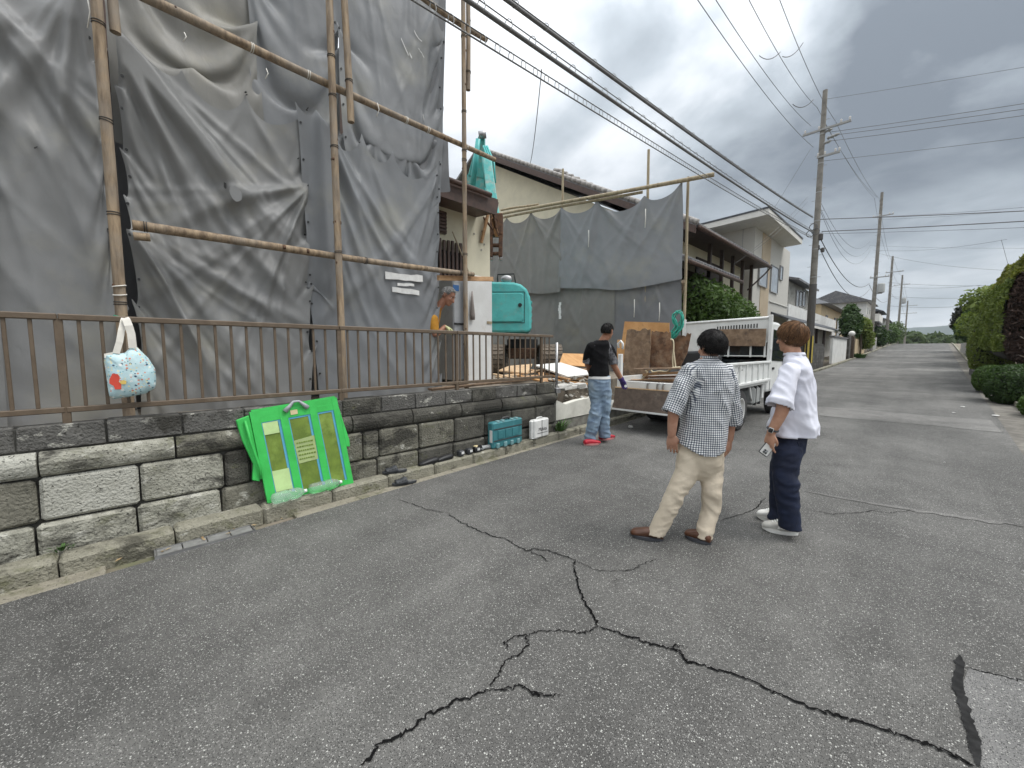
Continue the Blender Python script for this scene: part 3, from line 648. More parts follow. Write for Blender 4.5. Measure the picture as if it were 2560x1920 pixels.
# ------------------------------------------------------------------ log scaffold
def log(label, a, b, r0, r1, m='log', bend=.012, ties=(), n=14, nm='scaffold_log', grp=None, tcol='wire_dark'):
    if nm == 'scaffold_log': r0, r1 = r0*.73, r1*.74
    a, b = Vector(a), Vector(b); u, v = frame(b-a); k = max(6, int((b-a).length/.22)); P, Rr = [], []
    p1, p2 = random.uniform(0, 6), random.uniform(0, 6)
    for i in range(k+1):
        t = i/k; q = a.lerp(b, t)+u*(bend*math.sin(3*t+p1))+v*(bend*math.sin(5*t+p2))
        P.append(q); Rr.append((r0+(r1-r0)*t)*(1+random.uniform(-.012, .012)))
    o = MB().tube(P, Rr, n).build(nm, MT[m], None, True, auto=45, label=label, cat='log', group=grp)
    for _ in range(int((b-a).length/.55)):                       # knots
        t = random.random(); i = int(t*k); ang = random.uniform(0, 6.28); d = u*math.cos(ang)+v*math.sin(ang)
        c = P[i]+d*(Rr[i]*.93); f1, f2 = frame(d); s = random.uniform(.010, .018)
        MB().loft([(c, f1*s, f2*s*1.4), (c+d*s*.5, f1*s*.5, f2*s*.7)], 8).build('knot', MT['rust'], o, True)
    for t in ties:
        i = min(int(t*k), k-1); q = a.lerp(b, t); ax = (P[i+1]-P[i]).normalized(); f1, f2 = frame(ax); q = P[i].lerp(P[i+1], t*k-i)
        for s in range(2):
            rr = Rr[i]*1.06; th = random.uniform(-.2, .2)
            MB().tube([q+ax*(.018*s+th*rr*math.cos(x))+f1*(rr*math.cos(x))+f2*(rr*math.sin(x)) for x in [2*math.pi*z/12 for z in range(12)]], .0042, 5, True).build('tie', MT[tcol], o, True)
    return o
PXX = -4.6
def up_px(xt, yt, xb, yb, X): return on_x(xb, yb, X), on_x(xt, yt, X)
zb = .95
log('weathered upright log that the tote bag hangs beside', (PXX, -.03, zb), (PXX+.02, -.045, 6.9), .053, .046, ties=(.16, .28, .40, .52))
log('short squared end of a second log lashed high beside the tote bag upright', (PXX-.01, .07, 4.05), (PXX-.01, .07, 6.9), .047, .043)
log('tall upright log standing between the wide grey tarpaulins', (PXX, 1.76, zb), (PXX, 1.735, 7.6), .052, .05, ties=(.25, .42, .5, .56, .66))
log('shorter doubled log lashed to the upright between the wide tarpaulins', (PXX+.02, 1.915, 4.06), (PXX+.01, 1.85, 7.6), .05, .048, ties=(.12, .4))
log('slim upright log in front of the torn cream house wall', (PXX, 3.515, zb), (PXX, 3.52, 7.4), .046, .042, ties=(.3, .5, .52, .6, .75))
log('short doubled log lashed to the top of the upright by the cream house', (PXX-.02, 3.625, 5.15), (PXX-.02, 3.63, 7.4), .045, .042, ties=(.1,))
a, b = on_x(300, -12, PXX-.085), on_x(1068, 347, PXX-.085)
log('long sloping horizontal log carrying the lower tarpaulins', a, b, .058, .043, ties=(.2, .33, .44, .62, .7, .86), tcol='string_white')
a, b = on_x(880, -25, PXX-.085), on_x(1052, 87, PXX-.085)
log('topmost horizontal log poking out past the last upright', a, b, .05, .044)
a, b = on_x(286, 488, PXX-.07), on_x(1022, 594, PXX-.07)
log('middle horizontal log crossing the grey tarpaulins at window height', a, b, .056, .042, ties=(.02, .55, .93))
a, b = on_x(288, 510, PXX-.02), on_x(324, 513, PXX-.02)
log('stub of log lashed under the left end of the middle rail', a, b, .045, .044, bend=0)
# strings tying the bag pole
for z, y, m in ((2.05, -.03, 'string_white'), (1.98, -.03, 'string_white'), (1.80, -.035, 'twine_green'), (1.785, -.03, 'string_white')):
    c = Vector((PXX, y, z)); 
    MB().tube([c+Vector((.040*math.cos(t), .040*math.sin(t), .01*math.sin(t+z*9))) for t in [6.283*i/16 for i in range(16)]], .005, 5, True).build('string_tie', MT[m], None, True, label={2.05: 'upper white string wound round the bag pole', 1.98: 'lower white string wound round the bag pole', 1.80: 'green twine wound round the bag pole at railing height', 1.785: 'white cord wound round the bag pole under the green twine'}[z], cat='string')
for k, (px, l) in enumerate((((188, -10), .24), ((815, 222), .16), ((575, 148), .1), ((398+0, 70), .08))):
    p = on_x(*px, PXX-.02); MB().tube([p, p+Vector((.02, .01, -l*.5)), p+Vector((.0, -.012, -l))], .0045, 5).build('string_end', MT['string_white'], None, True, label=['loose white string dangling on the tarpaulin behind the tote bag', 'loose white string dangling from the long log right of the doubled upright', 'short white string knotted on the long log over the sagging tarpaulin', 'short white string near the top of the long sloping log'][k], cat='string')
# ------------------------------------------------------------------ building site ground behind the wall
def flat(name, x0, x1, y0, y1, z, m, kind='structure', t=.9):
    return MB().box(((x0+x1)/2, (y0+y1)/2, z-t/2), (x1-x0, y1-y0, t)).build(name, m, kind=kind)
flat('site_ground', -22, -4.42, -8, 5.05, .93, MT['site_soil']); flat('site_ground', -22, -4.75, 5.051, 11.2, .90, MT['site_soil'])
# ------------------------------------------------------------------ half demolished house
HX = -6.35
hs = thing('torn_house', 'cream stucco house being torn down, dark eave and lattice showing past the tarpaulins', 'house', (HX-1, 3, .93))
yr = on_x(1058, 500, HX).y; ztop = on_x(1000, 418, HX).z
MB().box((HX-.1, (3.0+yr)/2, (.93+ztop)/2), (.2, yr-3.0, ztop-.93)).build('wall', MT['stucco'], hs); MB().box((HX-.1, 0, (.93+ztop)/2), (.19, 6, ztop-.93)).build('gap_shade_wall', MT['brown_paint'], hs)  # rest of the wall coloured dark, standing in for shade behind the tarpaulin gaps
MB().box((HX-1.6, -1.2, 3.6), (2.6, 8, 5.3)).build('inner_wall', MT['brown_paint'], hs)  # interior darkness put into this wall's brown colour
e0, e1 = on_x(940, 384, HX+.55), on_x(1072, 437, HX+.55)
rf = MB()
rf.prism([(HX+.6, -3, e0.z-.02), (HX+.6, e1.y, e1.z-.02), (HX-1.0, e1.y-.1, e1.z+.42), (HX-1.0, -3, e0.z+.42)], (0, 0, .06)); roof = rf.build('eave_roof', MT['brown_paint'], hs)
MB().prism([(HX+.62, -3, e0.z-.24), (HX+.62, e1.y-.05, e1.z-.26), (HX+.62, e1.y, e1.z-.02), (HX+.62, -3, e0.z-.02)], (-.03, 0, 0)).build('fascia', MT['brown_paint'], roof)
MB().prism([(HX+.58, -3, e0.z-.2), (HX+.58, e1.y-.05, e1.z-.22), (HX-.02, e1.y-.05, e1.z-.16), (HX-.02, -3, e0.z-.16)], (0, 0, .02)).build('soffit', MT['brown_paint'], roof)
MB().tube([(HX+.68, -3, e0.z+.02), (HX+.68, e1.y-.25, e1.z+.03)], .045, 8).build('gutter_pipe', MT['brown_paint'], roof, True)
# lattice screen and shutter
for i in range(9):
    y = 3.62+i*.095+.42; MB().cbox((HX+.06, y, 2.55), (.04, .05, 2.05+.02*(i % 3)), .004).build('lattice_bar', MT['brown_paint'], hs)
MB().box((HX+.03, 4.4, 2.5), (.03, .95, 1.8)).build('lattice_back', MT['dark'], hs)
sh = MB().box((HX+.03, on_x(955, 480, HX).y-.12, on_x(955, 482, HX).z), (.06, .36, .40)).build('shutter', MT['brown_paint'], hs)
for i in range(6): MB().box((HX+.075, on_x(955, 480, HX).y-.12, on_x(955, 482, HX).z-.16+.064*i), (.03, .33, .03)).build('louvre', MT['brown_paint'], sh)
# torn corner: splintered timbers at the end of the eave
def plank(label, a, b, w, t, m='wood', up=(0, 0, 1), nm='plank', cat='plank', grp=None, parent=None):
    a, b = Vector(a), Vector(b); d = b-a; Y = d.normalized(); X = Y.cross(Vector(up)); X.normalize(); Z = X.cross(Y)
    return MB().cbox((a+b)/2, (w, d.length, t), min(w, t)*.12, (X, Y, Z), min(.006, .15*min(w, t))).build(nm, MT[m], parent, label=label, cat=cat, group=grp)
tc0 = on_x(1072, 470, HX+.1)
for k in range(6):
    a = tc0+Vector((random.uniform(-.2, .3), random.uniform(-.35, .1), random.uniform(-.1, .35))); b = a+Vector((random.uniform(-.2, .2), random.uniform(-.1, .35), random.uniform(-.75, -.2)))
    plank(None, a, b, random.uniform(.03, .09), random.uniform(.015, .04), random.choice(['wood', 'ply_dark', 'rust']), nm='splintered_timber', parent=hs, cat=None)
MB().tube([on_x(1062, 505, HX+.3), on_x(1068, 490, HX+.3), on_x(1066, 478, HX+.3), on_x(1071, 470, HX+.35), on_x(1075, 478, HX+.35)], .012, 6).build('hook_rod', MT['rust'], hs, True)
for px in ((1041, 447), (1045, 458), (1041, 500), (1024, 505), (1046, 528), (1040, 540)):
    p = on_x(*px, HX+.004); MB().cyl(p, p+Vector((.006, 0, 0)), .02, n=9).build('dent', MT['concrete'], hs)
# a thin bamboo stick leaning over the cream wall and the plank across
log('thin bamboo stick leaning across the cream house wall', on_x(1045, 690, -5.9), on_x(978, 500, -6.2), .012, .012, 'bamboo', .02, nm='bamboo_stick', n=8)
plank('reddish brown plank nailed level across the last upright log', on_x(945, 600, -4.72), on_x(1065, 603, -4.72), .03, .07, 'brown_red' if 'brown_red' in MT else 'wood')
# refrigerator and white door panel standing by the torn wall
mat('fridge_grey', (.36, .37, .38), .5, (.30, .31, .32), 3, bump=.05, stain=(.2, .19, .17), sscale=3, slo=.6, shi=.8)
mat('door_white', (.66, .665, .65), .5, (.58, .58, .56), 2, bump=.06, stain=(.42, .38, .3), sscale=3, slo=.62, shi=.82)
plain('blue_label', (.04, .13, .32), .5)
fz0 = .93
fr = thing('refrigerator', 'tall grey refrigerator with a blue label behind the slim upright log', 'refrigerator', (-5.75, 4.22, fz0))
MB().cbox((-5.8, 4.21, fz0+.95), (.6, .52, 1.74), .02).build('body', MT['fridge_grey'], fr)
MB().box((-5.8, 4.21, fz0+.04), (.5, .42, .1)).build('foot', MT['dark'], fr)
pl = on_x(985, 622, -5.497); MB().box((-5.498, pl.y, pl.z), (.004, .12, .10)).build('label_plate', MT['blue_label'], fr)
pl = on_x(988, 608, -5.497); MB().box((-5.498, pl.y, pl.z), (.004, .12, .03)).build('maker_strip', MT['steel'], fr)
MB().cbox((-5.49, 4.21, fz0+1.05), (.02, .50, .03), .004).build('door_gap', MT['dark'], fr)
dp = thing('door_panel', 'upright white flush door with a brass strip leaning by the torn house', 'door', (-5.4, 4.55, fz0))
ya, yb = on_x(1006, 700, -5.40).y, on_x(1063, 700, -5.40).y
MB().cbox((-5.42, (ya+yb)/2, (fz0+on_x(1040, 597, -5.4).z)/2+.0), (.045, yb-ya, on_x(1040, 597, -5.4).z-fz0), .006).build('leaf', MT['door_white'], dp)
p = on_x(1060, 697, -5.39); MB().box((p.x, p.y-.03, p.z), (.01, .11, .045)).build('hinge_strip', MT['bamboo'], dp)
# grey hanging cloth bag at the upright
cb = on_x(1020, 665, -5.36)
MB().loft([(cb+Vector((0, 0, .28)), Vector((.01, 0, 0)), Vector((0, .008, 0))), (cb+Vector((0, 0, .1)), Vector((.02, 0, 0)), Vector((0, .03, 0))), (cb+Vector((0, .005, -.12)), Vector((.035, 0, 0)), Vector((0, .05, 0))), (cb+Vector((0, .01, -.2)), Vector((.03, 0, 0)), Vector((0, .04, 0)))], 12).build('cloth_pouch', mat('pouch_grey', (.24, .21, .19), .9, bump=.5), None, True, label='limp grey brown cloth pouch hanging in front of the white door', cat='pouch')
# ------------------------------------------------------------------ far scaffold screen across the plot
FA, FB = (-4.55, 10.75), (-11.3, 9.45)
def fp(t): return (FA[0]+(FB[0]-FA[0])*t, FA[1]+(FB[1]-FA[1])*t)
def fpx(x, y):      # photo pixel on the plane of the far screen
    d = ray(x, y); n = Vector((FB[1]-FA[1], -(FB[0]-FA[0]), 0)).normalized(); t = (Vector((FA[0], FA[1], 0))-C0).dot(n)/d.dot(n); return C0+d*t
def ft_(x): p = fpx(x, 600); return math.hypot(p.x-FA[0], p.y-FA[1])/math.hypot(FB[0]-FA[0], FB[1]-FA[1])
tA, tB, tC = ft_(1470), ft_(1212), ft_(1085)
def fdrape(t0, t1, pins, zb, seed, slack, nx=56, ny=48, **k):
    return drape(fp(t1), fp(t0), pins, zb, nx, ny, slack, nmin=-.3, nmax=.12, seed=seed, steps=120, fans=[(p[0], p[1], 7, -.7, .7, .13 if p[1] > 4.6 else .06) for p in pins], **k)
zr, zm, zl = fpx(1466, 392).z, fpx(1212, 445).z, fpx(1092, 470).z
tarp('upper grey tarpaulin of the far screen, sagging below a bamboo rail beside the house', fdrape(tA, tB, [(0, zm-.02, .06), (.33, zm*.67+zr*.33-.04, 0), (.72, zm*.28+zr*.72-.18, 0), (1, zr, .05)], fpx(1300, 580).z-.1, 61, 1.035), 'tarp_c', False)
tarp('upper brownish grey tarpaulin of the far screen behind the rusty grapple', fdrape(tB-.01, .98, [(0, zl-.02, 0), (.3, zl, 0), (.62, zl+.02, 0), (1, zm-.02, .05)], fpx(1120, 605).z-.1, 62, 1.03), 'tarp_f', False)
zs = fpx(1300, 580).z+.08
tarp('lower grey tarpaulin of the far screen beside the leaning pole', fdrape(tA, ft_(1325), [(0, zs, -.1), (.5, zs, -.1), (1, zs+.05, -.1)], .75, 63, 1.05, 40, 48), 'tarp_e', False)
tarp('lower grey tarpaulin of the far screen behind the walking worker', fdrape(ft_(1326), ft_(1200), [(0, zs, -.1), (.5, zs, -.1), (1, zs, -.1)], .75, 64, 1.05, 40, 48), 'tarp_f', False)
tarp('lower grey tarpaulin of the far screen behind the turquoise excavator', fdrape(ft_(1203), .98, [(0, zs, -.12), (.5, zs, -.12), (1, zs, -.12)], .75, 65, 1.06, 50, 48), 'tarp_f', False)
def flog(label, a, b, r0, r1, m='bamboo', off=.14, **k):
    n = Vector((0, -1, 0)); return log(label, fpx(*a)+n*off, fpx(*b)+n*off, r0, r1, m, k.get('bend', .012), nm='scaffold_pole', n=10)
flog('long bamboo rail along the top of the far tarpaulin screen', (1080, 466), (1547, 380), .045, .055)
flog('second bamboo rail just below the top rail of the far screen', (1085, 472), (1390, 415), .035, .04, off=.06)
flog('short bamboo rail end above the torn corner of the house', (1085, 455), (1165, 441), .035, .035, off=.05)
for (xt, yt, xb, yb, l) in ((1204, 364, 1208, 640, 'thin bamboo upright rising above the far screen by the tiled gable'), (1387, 322, 1388, 640, 'tallest thin bamboo upright behind the far tarpaulin screen'), (1468, 382, 1472, 690, 'corner upright of the far tarpaulin screen above the truck')):
    p = fpx(xb, yb)+Vector((0, .16, 0)); q = fpx(xt, yt)+Vector((0, .16, 0)); log(l, (p.x, p.y, .8), (p.x, q.y, q.z), .042, .036, 'bamboo', nm='scaffold_pole', n=10)
tp = fpx(1222, 672)+Vector((0, -.3, 0)); wv = MB()
for k in range(6): wv.box((tp.x+random.uniform(-.02, .02), tp.y, tp.z-.22+.085*k), (.09+random.uniform(-.03, .02), .006, .09))
wv.build('tape_strip', MT['tape_white'], label='torn white tape strip stuck on the far tarpaulin behind the worker', cat='tape')
log('weathered pole leaning against the corner of the far screen', ground(1450, 770)+Vector((-.1, .3, .75)), fpx(1471, 610)+Vector((.1, -.1, 0)), .05, .045, nm='leaning_pole')
for k, px in enumerate(((1378, 648), (1432, 655), (1402, 455), (1280, 500))):
    p = fpx(*px)+Vector((0, -.2, 0)); MB().tube([p, p+Vector((.01, 0, -.25)), p+Vector((0, 0, -.5))], .012, 5).build('rope_end', MT['string_white'], None, True, label=['white rope end hanging below the seam of the far screen, left one', 'white rope end hanging below the seam of the far screen by its corner', 'white rope end hanging from the bamboo top rail', 'short white rope end on the brown far tarpaulin'][k], cat='rope')
# ------------------------------------------------------------------ excavator
mat('teal', (.10, .49, .47), .4, (.08, .41, .395), 3, bump=.35, bscale=5, stain=(.17, .36, .33), sscale=5, slo=.52, shi=.75, bdist=.03)
mat('teal_worn', (.13, .47, .44), .5, (.07, .37, .35), 6, bump=.15, stain=(.33, .38, .33), sscale=7, slo=.5, shi=.68)
mat('track_steel', (.17, .14, .11), .85, (.08, .065, .05), 9, bump=.6, bscale=20, stain=(.22, .185, .14), sscale=8)
EP = at_h(1128, 800, 10.4); ez = .90
ed = Vector((EP.x, EP.y, 0)).normalized(); er = Vector((ed.y, -ed.x, 0))            # away from the viewer, to the right
EC = Vector((EP.x, EP.y, ez))+ed*1.1
ex = thing('excavator', 'turquoise crawler excavator with folded boom and rusty grapple behind the white door', 'excavator', EC)
def E_(r, d, z): return EC+er*r+ed*d+Vector((0, 0, z))
def ebox(name, c, s, m, par=ex, bev=.03, nm_s=False): return MB().box(E_(*c), s, ax=(er, ed, Vector((0, 0, 1)))).build(name, m, par, bevel=bev)
for sg in (-1, 1):
    c = sg*.74
    prof = []
    for a in range(0, 181, 20): prof.append((-1.15-.36*math.sin(R(a)), .38+.36*math.cos(R(a))))
    prof = prof[::-1]
    loop = [(d, z) for d, z in [(-1.15-.37*math.sin(R(a)), .40-.37*math.cos(R(a))) for a in range(0, 181, 18)]]+[(1.15+.37*math.sin(R(a)), .40+.37*math.cos(R(a))) for a in range(0, 181, 18)]
    tr = MB().prism([E_(c-.2, d*.95, .03+.9*z) for d, z in loop], er*.40).build('track', MT['dark'], ex)
    pts = [Vector((d, z)) for d, z in loop]; pts.append(pts[0]); acc = []
    for i in range(len(pts)-1):
        k = max(1, int((pts[i+1]-pts[i]).length/.13))
        for j in range(k): acc.append((pts[i].lerp(pts[i+1], (j+.5)/k), (pts[i+1]-pts[i]).normalized()))
    for q, t in acc:
        ax = ed*t.x+Vector((0, 0, t.y)); nz = er.cross(ax)
        MB().box(E_(c, q.x, q.y)+nz*0, (.56, .10, .05), ax=(er, ax, er.cross(ax))).build('track_shoe', MT['track_steel'], tr)
ebox('undercarriage', (0, 0, .55), (.8, 1.0, .3), MT['rust']); MB().cyl(E_(0, 0, .7), E_(0, 0, .95), .45, n=20).build('turntable', MT['dark'], ex)
# engine housing seen from behind, rounded right shoulder
L0, R0 = -1.15, at_h(1146, 700, 10.4); 
prof = [(-1.5, 1.10), (.16, 1.10), (.24, 1.2), (.24, 1.75), (.20, 2.02), (.11, 2.22), (-.04, 2.34), (-.22, 2.39), (-1.5, 2.43)]
hb = MB().prism([E_(a, -1.15, z) for a, z in prof], ed*1.5).build('engine_cover', MT['teal'], ex, bevel=.06)
MB().prism([E_(a*.985-.005, -1.19, z) for a, z in [(-1.1, 1.38), (-.02, 1.38), (.03, 1.43), (.03, 2.06), (-.02, 2.11), (-1.1, 2.11)]], ed*.05).build('access_door', MT['teal'], hb, bevel=.015)
for z in (1.35, 2.14): MB().box(E_(-.6, -1.155, z), (1.3, .012, .012), ax=(er, ed, Vector((0, 0, 1)))).build('door_gap', MT['dark'], hb)
MB().box(E_(.055, -1.155, 1.74), (.012, .012, .80), ax=(er, ed, Vector((0, 0, 1)))).build('door_gap', MT['dark'], hb)
MB().cyl(E_(-.06, -1.2, 1.80), E_(-.06, -1.22, 1.80), .05, n=14).build('door_latch', MT['dark'], hb)
for k in range(4): MB().box(E_(.235, -1.0+.05, 1.40+.16*k), (.04, .3, .07), ax=(er, ed, Vector((0, 0, 1)))).build('vent', MT['teal_worn'], hb, bevel=.01)
mr = MB().tube([E_(-.65, -.9, 2.4), E_(-.65, -.95, 2.62), E_(-.22, -.95, 2.64), E_(-.18, -.95, 2.4)], .02, 6).build('mirror_frame', MT['dark'], ex, True)
MB().ball(E_(-.42, -.98, 2.50), (.15, .06, .10), (er, ed, Vector((0, 0, 1)))).build('mirror', MT['steel'], mr, True)
# boom and arm folded: rises behind the torn eave, arm hangs in front with the grapple
def P_(x, y, h): return at_h(x, y, h)
b0, b1, b2 = P_(1030, 640, 11.2), P_(1036, 330, 10.6), P_(1048, 300, 10.2)
def girder(name, a, b, w0, w1, t, m, par=ex):
    a, b = Vector(a), Vector(b); Y = (b-a).normalized(); X = (er-Y*er.dot(Y)).normalized(); Z = X.cross(Y)
    return MB().add([a-X*w0-Z*t, a+X*w0-Z*t, a+X*w0+Z*t, a-X*w0+Z*t, b-X*w1-Z*t*.7, b+X*w1-Z*t*.7, b+X*w1+Z*t*.7, b-X*w1+Z*t*.7], [(0, 3, 2, 1), (4, 5, 6, 7), (0, 1, 5, 4), (1, 2, 6, 5), (2, 3, 7, 6), (3, 0, 4, 7)]).build(name, m, par, bevel=.02)
bo = girder('boom', P_(1034, 640, 11.4), P_(1030, 380, 10.9), .26, .24, .22, MT['teal_worn'])
bo2 = girder('boom_tip', P_(1030, 382, 10.9), P_(1041, 295, 10.5), .22, .08, .18, MT['teal_worn'])
MB().cyl(P_(1021, 400, 10.5), P_(1033, 300, 10.2), .075, .06, n=12).build('boom_cylinder', MT['teal'], ex, True)
MB().cyl(P_(1052, 405, 10.4), P_(1046, 335, 10.2), .07, n=12).build('arm_cylinder', MT['teal_worn'], ex, True)
MB().cyl(P_(1034, 292, 10.3), P_(1050, 290, 10.3), .09, n=14).build('pivot_pin', MT['steel'], ex, True)
girder('arm', P_(1052, 345, 10.1), P_(1068, 470, 9.6), .10, .13, .15, MT['teal_worn'])
for k in range(3): MB().tube([P_(1044+4*k, 315, 10.1), P_(1057+5*k, 350, 10.0), P_(1060+5*k, 395, 9.9)], .022, 6).build('hose', MT['teal'], ex, True)
# grapple
gk = MB().box(P_(1070, 487, 9.5), (.36, .26, .5), ax=(er, ed, Vector((0, 0, 1)))).build('grapple_head', MT['rust'], ex, bevel=.03)
for sg in (-1, 1):
    MB().bar(P_(1071+sg*11, 500, 9.45), P_(1071+sg*10, 556, 9.45), .09, .14, ed).build('jaw', MT['rust'], gk, bevel=.015)
for yy in (503, 530, 548): MB().cyl(P_(1061, yy, 9.45), P_(1082, yy, 9.45), .055 if yy == 503 else .045, n=10).build('cross_bar', MT['rust'], gk, True)
for sg in (-1, 1): MB().cyl(P_(1071+sg*10, 554, 9.45), P_(1071+sg*10, 563, 9.45), .055, .03, n=8).build('tooth', MT['steel'], gk, True)
# ------------------------------------------------------------------ broken frontage: footing, plaster slab, rubble
def rock(c, s, m, parent=None, nm='rubble_stone', label=None, cat=None, grp=None, sq=(1, 1, .7), rr=random):
    bm = bmesh.new()
    for _ in range(11):
        v = Vector((rr.gauss(0, 1), rr.gauss(0, 1), rr.gauss(0, 1))).normalized()*rr.uniform(.75, 1)
        bm.verts.new(Vector(c)+Vector((v.x*s*sq[0], v.y*s*sq[1], v.z*s*sq[2])))
    r = bmesh.ops.convex_hull(bm, input=bm.verts[:]); bmesh.ops.delete(bm, geom=[g for g in r['geom_interior'] if isinstance(g, bmesh.types.BMVert)], context='VERTS')
    me = bpy.data.meshes.new(nm); bm.to_mesh(me); bm.free()
    return link(nm, me, m, parent, label=label, cat=cat, group=grp)
mat('plaster', (.66, .65, .58), .9, (.52, .51, .45), 4, bump=.4, bscale=40, stain=(.36, .33, .27), sscale=3, slo=.55, shi=.75)
mat('footing', (.23, .225, .20), .9, (.14, .135, .115), 6, bump=.6, stain=(.09, .09, .07), sscale=3)
mat('rubble_a', (.42, .40, .355), .95, (.28, .265, .23), 8, bump=.6); mat('rubble_b', (.27, .235, .19), .95, (.17, .15, .12), 8, bump=.6); mat('rubble_c', (.52, .51, .48), .95, (.40, .39, .36), 8, bump=.5)
bw = thing('broken_footing', 'broken white plastered footing with rubble at the site entrance behind the worker', 'footing', (-4.4, 6, 0))
MB().cbox((-4.40, 6.9, .14), (.36, 3.66, .42), .015).build('concrete_base', MT['footing'], bw)
MB().prism([(-4.205, 5.10, .35), (-4.205, 6.45, .36), (-4.205, 6.45, .57), (-4.205, 6.2, .66), (-4.205, 5.7, .64), (-4.205, 5.35, .60), (-4.205, 5.2, .66), (-4.205, 5.10, .70)], (-.12, 0, 0)).build('plaster_slab', MT['plaster'], bw)
MB().prism([(-4.20, 6.75, .35), (-4.20, 8.4, .38), (-4.20, 8.4, .52), (-4.20, 7.6, .66), (-4.20, 7.0, .5)], (-.14, 0, 0)).build('plaster_slab', MT['plaster'], bw)
rr = random.Random(12)
for i in range(95):
    y = rr.uniform(5.12, 7.2); t = rr.random(); x = -4.26-.5*t; z = .60+.36*t+rr.uniform(-.06, .06)
    rock((x, y, z), rr.uniform(.025, .085), MT[rr.choice(['rubble_a', 'rubble_b', 'rubble_c', 'rubble_a'])], bw, rr=rr)
for i in range(6): MB().cbox((-4.50-.1*rr.random(), 5.25+.2*i+rr.uniform(-.1, .1), .84+rr.uniform(-.03, .05)), (.2, rr.uniform(.2, .45), .07), .01, jit=.012).build('slab_fragment', MT['rubble_c'], bw)
rock(ground(1362, 925)+Vector((0, 0, .03)), .055, MT['rubble_c'], nm='stone', label='lone pale stone lying on the road by the truck tyre', cat='stone', rr=rr)
rock(ground(1222, 948)+Vector((-.02, 0, .02)), .035, MT['rubble_c'], nm='stone', label='small pale stone in the gutter left of the worker', cat='stone', rr=rr)
# weeds at the wall end
mat('weed', (.07, .14, .03), .7, (.04, .09, .02), 10, bump=0)
def tuft(name, c, n, h, sp, m, label, cat='plant', grp=None, w=.008):
    b = MB()
    for i in range(n):
        a = random.uniform(0, 6.28); r = sp*random.random(); p = Vector(c)+Vector((math.cos(a)*r, math.sin(a)*r, 0)); d = Vector((math.cos(a)*.5, math.sin(a)*.5, 1))*h*random.uniform(.4, 1); s = Vector((-math.sin(a), math.cos(a), 0))*w
        b.add([p-s, p+s, p+d*.6+s*1.2, p+d*.6-s*1.2, p+d+Vector((math.cos(a)*.25*h, math.sin(a)*.25*h, -.1*h))], [(0, 1, 2, 3), (3, 2, 4)])
    return b.build(name, m, label=label, cat=cat, group=grp)
tuft('weed_tuft', (-4.13, 5.12, .15), 60, .28, .08, MT['weed'], 'green weeds growing at the end of the block wall')
tuft('weed_tuft', (-4.1, -.42, .13), 30, .05, .06, MT['weed'], 'tiny green moss tuft on the kerb under the tote bag', w=.006)
# end pipe post with clamp at the railing end
pp = thing('steel_pipe', 'grey steel pipe with clamp standing at the end of the railing', 'pipe', (-4.22, 5.12, .7))
MB().cyl((-4.22, 5.12, .74), (-4.22, 5.12, 1.66), .024, n=12).build('tube', MT['steel'], pp, True)
MB().cbox((-4.2, 5.11, .86), (.09, .11, .09), .01).build('clamp', MT['steel'], pp)
# ------------------------------------------------------------------ heap of timber and boards
plain('board_white', (.74, .74, .71), .5); mat('wood_orange', (.58, .33, .14), .7, (.45, .23, .085), 3, st=(1, 4, 1), bump=.2, stain=(.3, .15, .06), sscale=6, slo=.6, shi=.75)
def slab_px(name, pts, m, label, cat, t=.025):
    P = [at_h(*p) for p in pts]; n = (P[1]-P[0]).cross(P[-1]-P[0]).normalized()
    if n.z < 0: n = -n
    return MB().prism(P, -n*t).build(name, m, label=label, cat=cat)
slab_px('white_board', [(1155, 788, 8.0), (1212, 783, 8.9), (1290, 807, 8.3), (1227, 813, 7.7)], MT['board_white'], 'large white board lying tilted on the heap of timber', 'board')
slab_px('wooden_board', [(1207, 788, 8.9), (1216, 763, 9.3), (1285, 765, 9.3), (1282, 792, 8.9)], MT['wood_orange'], 'orange brown wooden board propped behind the white board', 'board')
slab_px('pale_board', [(1076, 800, 7.6), (1100, 790, 8.2), (1150, 786, 8.2), (1140, 806, 7.6)], MT['wood_pale'], 'pale wooden board lying under the excavator tracks', 'board')
GRP = 'planks heaped at the site entrance'
rw = random.Random(5)
PL = [((1120, 812, 7.4), (1265, 828, 8.0), .16, .03, 'wood_orange'), ((1170, 822, 7.6), (1262, 818, 8.2), .10, .035, 'wood_pale'), ((1168, 806, 7.7), (1180, 828, 7.4), .12, .04, 'wood'), ((1195, 830, 7.6), (1275, 832, 8.2), .14, .04, 'wood'),
      ((1075, 815, 7.2), (1170, 800, 8.3), .12, .03, 'wood_pale'), ((1085, 822, 7.0), (1160, 812, 7.4), .09, .04, 'wood'), ((1140, 798, 8.4), (1230, 820, 7.6), .07, .03, 'wood'), ((1180, 812, 8.2), (1290, 826, 8.4), .09, .04, 'wood_pale'),
      ((1100, 805, 7.8), (1165, 822, 7.2), .06, .03, 'wood_orange'), ((1240, 800, 8.6), (1300, 830, 8.2), .08, .04, 'wood'), ((1065, 808, 7.5), (1120, 818, 7.0), .1, .02, 'wood_pale'), ((1205, 798, 8.8), (1290, 800, 8.8), .1, .05, 'wood')]
LB = ['long orange plank lowest on the heap beside the pipe', 'pale plank end under the white board', 'short brown plank end by the railing end', 'dark brown plank resting on the rubble', 'pale plank below the excavator tracks', 'brown plank on the ground behind the railing', 'thin brown batten crossing under the white board', 'pale batten ending behind the worker', 'short orange batten behind the last railing bars', 'brown batten between the worker and the truck', 'thin pale plank beside the white door', 'brown beam under the orange board']
